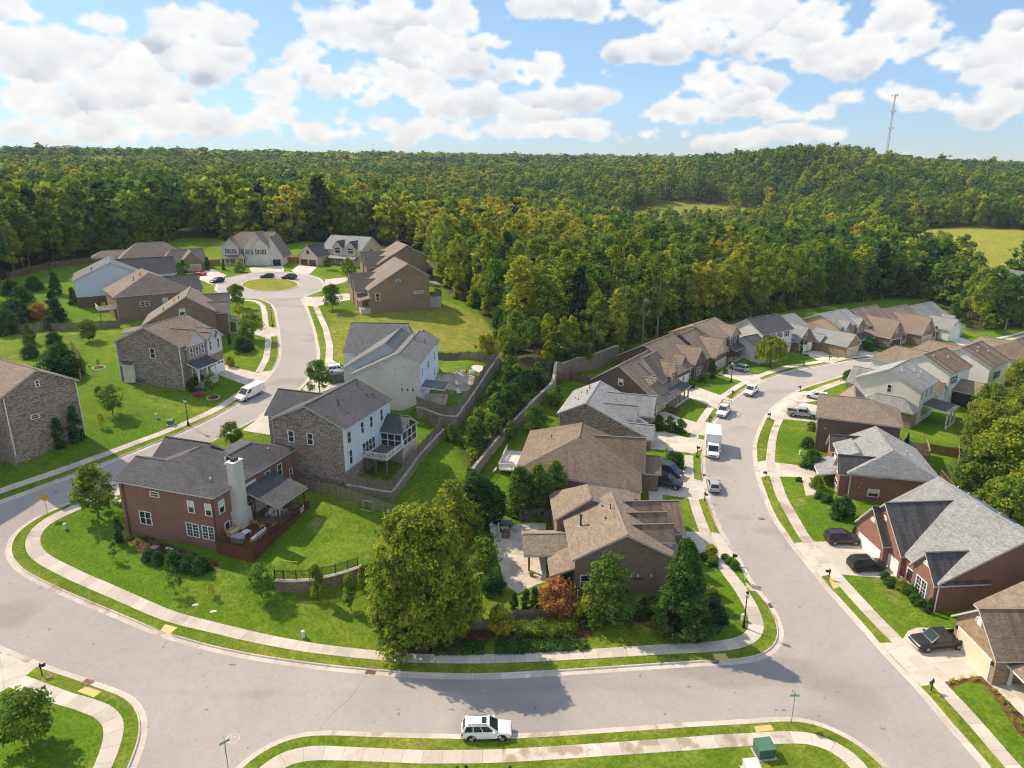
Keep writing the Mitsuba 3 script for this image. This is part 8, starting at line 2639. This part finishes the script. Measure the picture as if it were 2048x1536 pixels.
for r0_, r1_ in ((.52, .62), (.20, .26)):
    P_ = [(q * math.cos(a), q * math.sin(a), .012) for q in (r0_, r1_) for a in an]
    m.add(P_, [[i, i + 1, 33 + i + 1] for i in range(32)] + [[i, 33 + i + 1, 33 + i] for i in range(32)])
m.put('survey_mark', 'paint', None, label='pale painted ring mark on the street at lower left', cat='road marking')
for nm, lab in (('drain1', 'rusty storm drain in the gutter below the big oak'), ('drain2', 'rusty storm drain in the lower left gutter'), ('drain3', 'rusty storm drain between the box truck and silver car'), ('drain4', 'rusty storm drain at the round corner')):
    x, y = SP[nm]
    i = int(np.argmin(np.hypot(*(ring - (x, y)).T)))
    a = math.degrees(math.atan2(tan_[i][1], tan_[i][0]))
    q = ring[i] + nin[i] * .38
    k = thing('storm_drain', lab, 'storm drain')
    s_ = 1 if abs((placer(0, 0, 0, a)(np.array([[0, 1., 0]]))[0][:2]) @ nin[i] - 1) < .3 else -1
    xf = placer(q[0], q[1], float(tz(*q)), a)
    m = MB(xf)
    m.col = (.20, .085, .055)
    m.box(-.55, .55, -.30, .30, .0, .026)
    m.put('frame', 'paint', k)
    m = MB(xf)
    m.col = (.055, .03, .025)
    for j in range(6):
        m.box(-.46 + j * .16, -.38 + j * .16, -.24, .24, .02, .031)
    m.put('slots', 'paint', k)
    m = MB(xf)
    m.col = (.22, .10, .065)
    m.box(-.55, .55, min(-s_ * .34, -s_ * .52), max(-s_ * .34, -s_ * .52), .0, .19)
    m.put('hood', 'paint', k)


# garden seats, tables, people
def adirondack(x, y, rot, lab, up=0., col=(.74, .74, .73), z=None, group=None):
    k = thing('garden_chair', lab, 'chair', group)
    xf = at(x, y, rot, up) if z is None else placer(x, y, z, rot)
    m = MB(xf)
    m.col = col
    for i in range(5):
        m.obox((-.28 + i * .14, -.2, .33 + 0), (-.28 + i * .14, .28, .26), .12, .025, up=(0, 0, 1))
    m.put('seat', 'paint', k)
    m = MB(xf)
    m.col = col
    for i in range(5):
        m.obox((-.28 + i * .14, .26, .26), (-.26 + i * .13, .55, 1.02 - .03 * abs(i - 2) ** 2), .12, .025, up=(0, 1, 0))
    m.put('backrest', 'paint', k)
    for s in (-1, 1):
        m = MB(xf)
        m.col = col
        m.box(s * .36 - .06, s * .36 + .06, -.28, .42, .52, .55)
        m.box(s * .36 - .03, s * .36 + .03, -.26, -.16, 0, .52)
        m.box(s * .36 - .03, s * .36 + .03, .28, .36, 0, .52)
        m.put('arm', 'paint', k)
    return k


for nm, rot, lab in (('adir1', 150, 'white garden chair, left of two on the lawn by the red brick wall'), ('adir2', 170, 'white garden chair, right of two on the lawn by the red brick wall'), ('wchair1', 190, 'white garden chair, left of two above the curved patio wall'), ('wchair2', 185, 'white garden chair beside the person in red'),
                     ('wchair3', 60, 'white garden chair below the curved patio wall'), ('wchair4', 40, 'white garden chair on the shaded grass by the patio'), ('wchair5', 100, 'white garden chair at the sunny end of the patio')):
    adirondack(*SP[nm], rot, lab)


def plain_table(k, xf, w, d, h, col, leg=.06):
    m = MB(xf)
    m.col = col
    m.box(-w / 2, w / 2, -d / 2, d / 2, h - .05, h)
    m.put('tabletop', 'paint', k)
    for sx_ in (-1, 1):
        for sy_ in (-1, 1):
            m = MB(xf)
            m.col = col
            m.box(sx_ * (w / 2 - leg) - leg / 2, sx_ * (w / 2 - leg) + leg / 2, sy_ * (d / 2 - leg) - leg / 2, sy_ * (d / 2 - leg) + leg / 2, 0, h - .05)
            m.put('leg', 'paint', k)


k = thing('patio_table', 'grey table among the chairs on the corner house patio', 'table')
plain_table(k, at(*SP['pt'], 10), 1.1, 1.1, .5, (.33, .35, .38))
for nm, rot, col, lab in (('ps1', 60, (.55, .56, .57), 'pale patio armchair left of the closed umbrella'), ('ps2', 170, (.30, .32, .36), 'grey cushioned patio sofa behind the table'), ('ps3', 250, (.55, .56, .57), 'pale patio armchair right of the table'), ('ps4', 350, (.20, .12, .09), 'brown wicker patio armchair below the table'), ('ps5', 40, (.55, .50, .45), 'pale patio armchair nearest the lime green tree')):
    k = thing('patio_chair', lab, 'chair')
    xf = at(*SP[nm], rot)
    m = MB(xf)
    m.col = col
    w = .95 if nm == 'ps2' else .42
    m.box(-w, w, -.4, .4, .15, .42)
    m.put('seat', 'paint', k)
    m = MB(xf)
    m.col = col
    m.obox((0, .38, .4), (0, .52, .98), 2 * w, .14, up=(0, 1, 0))
    m.put('backrest', 'paint', k)
    for s in (-1, 1):
        m = MB(xf)
        m.col = tuple(q * .8 for q in col)
        m.box(s * w - .07, s * w + .07, -.4, .42, .0, .60)
        m.put('arm', 'paint', k)
k = thing('patio_umbrella', 'closed grey patio umbrella on the corner house patio', 'umbrella')
xf = at(*SP['umb'])
m = MB(xf)
m.col = (.25, .25, .26)
m.tube([(0, 0, 0), (0, 0, 2.7)], [.03, .03], 6)
m.tube([(0, 0, 0), (0, 0, .08)], [.3, .28], 12)
m.put('pole', 'paint', k)
m = MB(xf)
m.col = (.36, .36, .37)
m.tube([(0, 0, .75), (0, 0, 1.2), (0, 0, 1.9), (0, 0, 2.5), (0, 0, 2.75)], [.22, .24, .17, .09, .02], 9)
m.put('canopy', 'paint', k)
k = thing('flower_pot', 'pot with yellow flowers at the patio post', 'flower pot')
xf = at(*SP['pot'])
m = MB(xf)
m.col = (.16, .15, .07)
m.tube([(0, 0, 0), (0, 0, .4)], [.22, .3], 12)
m.put('pot', 'paint', k)
V, F, UV = leaves(np.array([[0, 0, .55]] * 8) + np.random.default_rng(3).normal(size=(8, 3)) * .12, np.full(8, .16), 30, .07, .7, np.random.default_rng(4))
put('flowers', (xf(V), F), 'leaf', k, uv=UV)
# red brick house deck
hx_, hz_ = HC3.xf, HC3.zb


def on_deck(lx, ly, lz, rot):
    p = HC3.xf(np.array([[lx, ly, lz]]))[0]
    return placer(p[0], p[1], p[2], HC3.rot + rot)


for lx, ly, rot, lab in ((16.4, 4.6, 200, 'tan wooden armchair by the chimney on the boarded deck'), (18.0, 4.2, 150, 'tan wooden armchair beside the white sofa on the boarded deck')):
    p = HC3.xf(np.array([[lx, ly, 2.21]]))[0]
    adirondack(p[0], p[1], HC3.rot + rot, lab, z=p[2], col=(.48, .30, .10))
k = thing('deck_sofa', 'tan wooden bench with cream cushion on the boarded deck', 'sofa')
xf = on_deck(15.6, 1.8, 2.21, 90)
m = MB(xf)
m.col = (.48, .30, .10)
m.box(-.95, .95, -.35, .35, .1, .32)
m.box(-.95, .95, .28, .36, .32, .85)
m.box(-1.0, -.9, -.35, .36, 0, .6)
m.box(.9, 1.0, -.35, .36, 0, .6)
m.put('frame', 'paint', k)
m = MB(xf)
m.box(-.86, .86, -.33, .26, .32, .45, (.62, .55, .45))
m.put('cushion', 'paint', k)
k = thing('deck_table', 'white low table on the boarded deck', 'table')
plain_table(k, on_deck(17.2, 1.9, 2.21, 90), 1.4, .9, .45, (.66, .70, .74), .1)
k = thing('deck_sofa', 'white bench along the railing of the boarded deck', 'sofa')
xf = on_deck(19.2, 2.0, 2.21, 270)
m = MB(xf)
m.col = (.70, .72, .74)
m.box(-1.1, 1.1, -.35, .35, .1, .4)
m.box(-1.1, 1.1, .25, .38, .4, .9)
m.put('frame', 'paint', k)
k = thing('covered_hot_tub', 'grey covered round tub at the front corner of the boarded deck', 'hot tub')
xf = on_deck(17.4, .35, 2.21, 0)
m = MB(xf)
m.col = (.20, .21, .23)
m.tube([(0, 0, 0), (0, 0, .7), (0, 0, .82)], [.85, .9, .6], 18)
v, f = m.mesh()
put('cover', (v, f), 'paint', k, color=(.27, .29, .32))
k = thing('dining_table', 'white dining table under the porch roof of the red brick house', 'table')
plain_table(k, on_deck(17.4, 8.0, 2.21, 0), 1.6, .9, .74, (.6, .64, .68))
for i, (lx, ly, rot) in enumerate(((16.9, 7.2, 0), (18.0, 7.2, 0), (16.9, 8.8, 180), (18.0, 8.8, 180))):
    p = HC3.xf(np.array([[lx, ly, 2.21]]))[0]
    adirondack(p[0], p[1], HC3.rot + rot, 'white chair at the dining table under the porch roof', z=p[2], group='chairs at the porch dining table')


def us_flag(x, y, z, rot, lab, w=1.4, hgt=.8, red=False):
    k = thing('flag', lab, 'flag')
    xf = placer(x, y, z, rot)
    m = MB(xf)
    m.col = (.5, .48, .44)
    m.obox((0, 0, -.1), (.55, 0, 1.2), .04, .04)
    m.put('pole', 'paint', k)
    n = 13

    def cloth(a0, a1, b0, b1, col, off=0.):
        V, Fq = [], []
        N = 7
        for s in (-.006, .006):
            for i in range(N + 1):
                for b in (b0, b1):
                    a = a0 + (a1 - a0) * i / N
                    V.append((.52 - .55 * b - .05 * a, .05 * math.sin(a * 7 + b * 3) + s + off, 1.15 - a * w * .62 - b * .75))
        c = 2 * (N + 1)
        for o in (0, c):
            for i in range(N):
                p = o + 2 * i
                Fq += [[p, p + 1, p + 3], [p, p + 3, p + 2]]
        mm = MB(xf)
        mm.add(V, Fq, col)
        return mm
    if red:
        fk = cloth(0, 1, 0, 1, (.52, .02, .06)).put('cloth', 'paint', k)
        cloth(.55, .95, .3, .75, (.08, .10, .38), .014).put('blue_field', 'paint', fk)
    else:
        base = cloth(0, 1, 0, 1, (.66, .64, .63)).put('cloth', 'paint', k)
        for i in range(0, n, 2):
            cloth(0, 1, i / n, (i + 1) / n, (.42, .03, .05), .010).put('stripe', 'paint', base)
        cloth(0, .4, 0, 7 / n, (.03, .05, .18), .018).put('canton', 'paint', base)


p = HC3.xf(np.array([[20.3, 9.4, 2.4]]))[0]
us_flag(*p, HC3.rot + 10, 'striped flag on the boarded deck railing')
p = HL3.xf(np.array([[18.7, 3.0, 1.0]]))[0]
us_flag(*p, HL3.rot + 10, 'striped flag at the porch of the brown brick house')
p = HS2.xf(np.array([[.2, 5.9, 1.2]]))[0]
us_flag(*p, HS2.rot + 200, 'red flag with blue field by the small white garage door', red=True, w=1.7)
# patio yard
x, y = SP['firepit']
k = thing('curved_wall', 'low curved stone seat wall round the fenced patio', 'wall')
an = np.linspace(.25, math.pi - .1, 18)
for i in range(17):
    m = MB()
    q = [(x - 3.2 + r * math.cos(a), y - .6 + r * .8 * math.sin(a)) for r in (4.0, 4.4) for a in (an[i] + .004, an[i + 1] - .004)]
    z = gz(x, y)
    m.prism([q[0], q[1], q[3], q[2]], z - .4, z + .5)
    m.put('stone', 'concrete', k, uv=[-.9 + .5 * rng.random(), .6])
put('stone_patio', drape(Point(x - 3.0, y - 1.4).buffer(4.1), LIFT + .02, skirt=.1), 'concrete', kind='structure', uv=[-.5, .7], label='round stone patio inside the curved seat wall')
x, y = SP['sandpit']
put('sand_circle', drape(Point(x, y).buffer(1.7), LIFT + .02, skirt=.1), 'concrete', kind='structure', uv=[1.4, .1], label='pale round gravel circle in the corner of the fenced yard')
k = thing('grill', 'white covered grill beside the person in red', 'grill')
xf = at(*SP['bbq'], 20)
m = MB(xf)
m.col = (.64, .64, .64)
m.box(-.6, .6, -.3, .3, .5, .85)
m.tube([(-.6, 0, .85), (.6, 0, .85)], [.28, .28], 10)
m.put('hood', 'paint', k)
for s in (-.5, .5):
    m = MB(xf)
    m.col = (.3, .3, .3)
    m.box(s - .04, s + .04, -.2, .2, 0, .5)
    m.put('leg', 'paint', k)


def person(x, y, rot, lab):
    """One continuous body; clothing as its own shells."""
    k = thing('person', lab, 'person')
    xf = at(x, y, rot, .0)

    def hull(segs, length=.05):
        body = None
        for (p, r0), (q, r1) in segs:
            a = manifold3d.Manifold.sphere(r0, 14).translate(tuple(p))
            b = manifold3d.Manifold.sphere(r1, 14).translate(tuple(q))
            h_ = manifold3d.Manifold.batch_hull([a, b])
            body = h_ if body is None else body + h_
        body = body.refine_to_length(length)
        mm = body.to_mesh()
        t = trimesh.Trimesh(mm.vert_properties[:, :3], mm.tri_verts)
        trimesh.smoothing.filter_taubin(t, iterations=8)
        return t
    J = dict(head=((0, -.03, 1.62), .105), chin=((0, -.07, 1.53), .07), neck=((0, 0, 1.45), .055), chest=((0, 0, 1.28), .135), belly=((0, -.01, 1.05), .125), hip=((0, .01, .92), .13),
             sl=((.17, 0, 1.38), .06), sr=((-.17, 0, 1.38), .06), el=((.24, .04, 1.10), .043), er=((-.23, -.06, 1.10), .043), wl=((.24, -.06, .88), .032), wr=((-.14, -.26, 1.02), .032),
             hl=((.245, -.10, .80), .04), hr=((-.10, -.33, 1.03), .04), tl=((.09, .01, .88), .085), tr=((-.09, .01, .88), .085), kl=((.10, -.03, .49), .058), kr=((-.10, .02, .49), .058), al=((.10, .02, .09), .042), ar=((-.10, .05, .09), .042),
             fl=((.11, -.13, .04), .035), fr=((-.11, -.10, .04), .035))
    E_ = lambda *s: [(J[a], J[b]) for a, b in s]
    skin = hull(E_(('head', 'chin'), ('head', 'neck'), ('neck', 'chest'), ('chest', 'belly'), ('belly', 'hip'), ('sl', 'el'), ('sr', 'er'), ('el', 'wl'), ('er', 'wr'), ('wl', 'hl'), ('wr', 'hr'), ('chest', 'sl'), ('chest', 'sr'), ('hip', 'tl'), ('hip', 'tr'), ('tl', 'kl'), ('tr', 'kr'), ('kl', 'al'), ('kr', 'ar'), ('al', 'fl'), ('ar', 'fr')))
    put('body', (xf(np.array(skin.vertices)), np.array(skin.faces)), 'paint', k, smooth=True, color=(.42, .25, .18))
    g = lambda n, d: (J[n][0], J[n][1] + d)
    shirt = hull([(g('chest', .02), g('belly', .02)), (g('belly', .02), g('hip', .012)), (g('chest', .015), g('sl', .014)), (g('chest', .015), g('sr', .014)), (g('sl', .014), ((.205, .02, 1.24), .062)), (g('sr', .014), ((-.20, -.03, 1.24), .062))])
    put('shirt', (xf(np.array(shirt.vertices)), np.array(shirt.faces)), 'paint', k, smooth=True, color=(.50, .05, .04))
    sh = hull([(g('hip', .016), g('tl', .016)), (g('hip', .016), g('tr', .016)), (g('tl', .016), ((.097, -.01, .60), .078)), (g('tr', .016), ((-.097, .015, .60), .078))])
    put('shorts', (xf(np.array(sh.vertices)), np.array(sh.faces)), 'paint', k, smooth=True, color=(.55, .50, .44))
    hr = hull([(((0, .0, 1.66), .10), ((0, .03, 1.60), .09))])
    put('hair', (xf(np.array(hr.vertices)), np.array(hr.faces)), 'paint', k, smooth=True, color=(.05, .03, .02))
    for sx_ in (-1, 1):      # a hand: five short fingers from the palm
        o = np.array(J['hl'][0] if sx_ > 0 else J['hr'][0])
        d = norm(o - np.array(J['wl'][0] if sx_ > 0 else J['wr'][0]))
        s = norm(np.cross(d, [1, 0, 0]))
        for i, l_ in enumerate((.065, .075, .08, .07, .055)):
            off = s * (i - 2) * .018
            st_ = o + off + d * .02
            en = st_ + (d * l_ if i else norm(d + s * -1.2) * l_)
            m = MB(xf)
            m.tube([st_, (st_ + en) / 2, en + np.array([0, .01, 0])], [.010, .009, .006], 6, (.42, .25, .18))
            m.put('finger', 'paint', k)


person(*SP['person'], 200, 'person in a red shirt standing by the curved patio wall')
for nm, lab, w, d, hh in (('hvac1', 'dark air conditioner unit at the flecked brick wall below the green fence', 1.0, .9, 1.0), ('hvac2', 'air conditioner unit behind the foundation shrubs', 1.1, 1.0, 1.0), ('hvac3', 'smaller air conditioner unit at the red brick wall', .8, .8, .9), ('hvac4', 'air conditioner unit, right of two at the left flecked brick wall', .9, .9, .9), ('hvac5', 'air conditioner unit, left of two at the left flecked brick wall', .8, .8, .8), ('hvac6', 'air conditioner unit at the white washed brick wall', .9, .9, .9)):
    x, y = SP[nm]
    k = thing('air_conditioner', lab, 'air conditioner')
    xf = at(x, y, -17)
    m = MB(xf)
    m.col = (.11, .13, .13)
    m.box(-w / 2, w / 2, -d / 2, d / 2, .05, hh)
    m.put('body', 'paint', k)
    m = MB(xf)
    m.col = (.02, .02, .02)
    m.tube([(0, 0, hh - .01), (0, 0, hh + .03)], [w * .38, w * .36], 16)
    m.put('fan_grille', 'paint', k)
    m = MB(xf)
    m.box(-w / 2 - .1, w / 2 + .1, -d / 2 - .1, d / 2 + .1, -.2, .05)
    put('pad', m.mesh(), 'concrete', k, uv=[.3, .3])


def goal(x, y, rot, w, hh, col, lab):
    k = thing('toy_goal', lab, 'goal')
    xf = at(x, y, rot)
    m = MB(xf)
    m.col = col
    m.tube([(-w / 2, 0, 0), (-w / 2, 0, hh), (w / 2, 0, hh), (w / 2, 0, 0)], .05, 6)
    m.put('frame', 'paint', k)
    m = MB(xf)
    m.col = col
    m.tube([(-w / 2, 0, .03), (-w / 2, .8, .03), (w / 2, .8, .03), (w / 2, 0, .03)], .03, 5)
    m.put('base', 'paint', k)


goal(*SP['goal_w'], 158, 1.7, 1.1, (.60, .60, .50), 'white toy goal on the lawn by the board fence')
goal(*SP['goal_y'], -8, 1.7, 1.1, (.42, .46, .06), 'yellow toy goal behind the iron fence')
for nm, lab in (('paver1', 'pale flat cover stone in the lawn by the yellow sapling'), ('paver2', 'pale flat cover stone in the lawn near the sidewalk')):
    x, y = SP[nm]
    m = MB(at(x, y, 20))
    m.box(-.35, .35, -.2, .2, -.1, .04)
    put('cover_stone', m.mesh(), 'concrete', uv=[.8, .1], label=lab, cat='cover stone')
for nm, lab in (('ring1', 'mulch ring edged with pale stone round the bronze sapling'), ('ring2', 'mulch ring round the young tree before the porch')):
    x, y = SP[nm]
    k = thing('mulch_ring', lab, 'mulch ring')
    put('mulch', drape(Point(x, y).buffer(1.0), LIFT + .03), 'mulch', k, uv=[0, 0])
    put('edging', drape(Point(x, y).buffer(1.15).difference(Point(x, y).buffer(.98)), LIFT + .07, skirt=.1), 'concrete', k, uv=[.3, .2])
k = thing('garden_bin', 'lime green bin by the left brown brick house', 'bin')
xf = at(*SP['bin1'], 30)
m = MB(xf)
m.col = (.30, .62, .04)
m.box(-.5, .5, -.3, .3, .1, .9)
m.put('body', 'paint', k)
m = MB(xf)
m.col = (.25, .5, .03)
m.box(-.55, .55, -.34, .34, .9, 1.0)
m.put('lid', 'paint', k)
k = thing('garden_bin', 'green bin beside the arborvitae right of the white garage', 'bin')
xf = at(*SP['bin2'], -56)
m = MB(xf)
m.col = (.01, .12, .08)
m.box(-.3, .3, -.35, .35, .1, 1.0)
m.put('body', 'paint', k)
m = MB(xf)
m.col = (.012, .14, .09)
m.box(-.33, .33, -.38, .38, 1.0, 1.08)
m.put('lid', 'paint', k)
k = thing('basketball_hoop', 'basketball hoop before the white garage door', 'basketball hoop')
xf = at(*SP['hoop'], 34)
m = MB(xf)
m.col = BLK
m.tube([(0, 0, 0), (0, 0, 2.4), (0, .5, 3.0)], .06, 6)
m.box(-.4, .4, -.6, .3, 0, .25)
m.put('post', 'paint', k)
m = MB(xf)
m.col = (.05, .05, .055)
m.box(-.7, .7, .5, .56, 2.8, 3.7)
m.put('backboard', 'paint', k)
# right hand decks
p = HS4.xf(np.array([[14.2, 2.6, 1.92]]))[0]
k = thing('patio_umbrella', 'closed blue umbrella on the deck of the plain brown house', 'umbrella')
xf = placer(*p, 0)
m = MB(xf)
m.col = (.02, .05, .22)
m.tube([(0, 0, .7), (0, 0, 1.2), (0, 0, 2.2), (0, 0, 2.9)], [.2, .26, .2, .03], 9)
m.put('canopy', 'paint', k)
m = MB(xf)
m.col = (.3, .3, .3)
m.tube([(0, 0, 0), (0, 0, 2.95)], .03, 6)
m.put('pole', 'paint', k)
p = HS4.xf(np.array([[13.6, 4.6, 1.92]]))[0]
for i, (dx, dy) in enumerate(((0, 0), (1.2, .3))):
    adirondack(p[0] + dx, p[1] + dy, 120, ('dark blue deck chair against the plain brown house', 'dark blue deck chair beside the closed blue umbrella')[i], z=p[2], col=(.02, .06, .18))
# lattice mast on the hill
k = thing('radio_mast', 'tall thin steel radio mast on the wooded hill', 'radio mast')
mx_, my_ = 474.0, 944.0
zb_ = float(wild_z(mx_, my_)) - 2
ztop = 136.0
xf = placer(mx_, my_, zb_, 15)
Hm = ztop - zb_
m = MB(xf)
m.col = (.42, .44, .47)
N_ = 34
wd = lambda t: 1.7 * (1 - t) + .75 * t
crn = lambda t: [(wd(t) * math.cos(a), wd(t) * math.sin(a), Hm * t) for a in (0, 2.094, 4.189)]
for i in range(N_):
    a, b = crn(i / N_), crn((i + 1) / N_)
    for j in range(3):
        m.obox(a[j], b[j], .30, .30, up=(0, 1, .1))
        m.obox(a[j], b[(j + 1) % 3], .14, .14, up=(0, .3, 1))
        m.obox(b[j], b[(j + 1) % 3], .14, .14, up=(0, .1, 1))
m.put('lattice', 'paint', k)
for t in (.60, .80, .985):
    for j in range(3):
        a = j * 2.094 + .5
        m = MB(xf)
        m.col = (.55, .56, .58)
        c, s = math.cos(a), math.sin(a)
        r = 3.0 if t < .9 else 3.4
        m.obox((0, 0, Hm * t), (r * c, r * s, Hm * t), .25, .25)
        for q in (-1.2, 0, 1.2):
            m.box(r * c - s * q - .25, r * c - s * q + .25, r * s + c * q - .25, r * s + c * q + .25, Hm * t - 1.2, Hm * t + 1.4)
        m.put('antenna', 'paint', k)

# ------------------------------------------------------------------ air
scene['air'] = {'type': 'homogeneous', 'albedo': {'type': 'rgb', 'value': [.94, .95, .96]}, 'sigma_t': {'type': 'rgb', 'value': [.00007, .00008, .0001]}}
scene['haze'] = {'type': 'cube', 'to_world': T().translate([0, 2400, 75]).scale([4400, 4200, 85]), 'bsdf': {'type': 'null'}, 'interior': {'type': 'ref', 'id': 'air'}}
labels['haze'] = {'label': 'thin summer haze over the valley', 'kind': 'stuff'}
scene['camera']['medium'] = {'type': 'ref', 'id': 'air'}
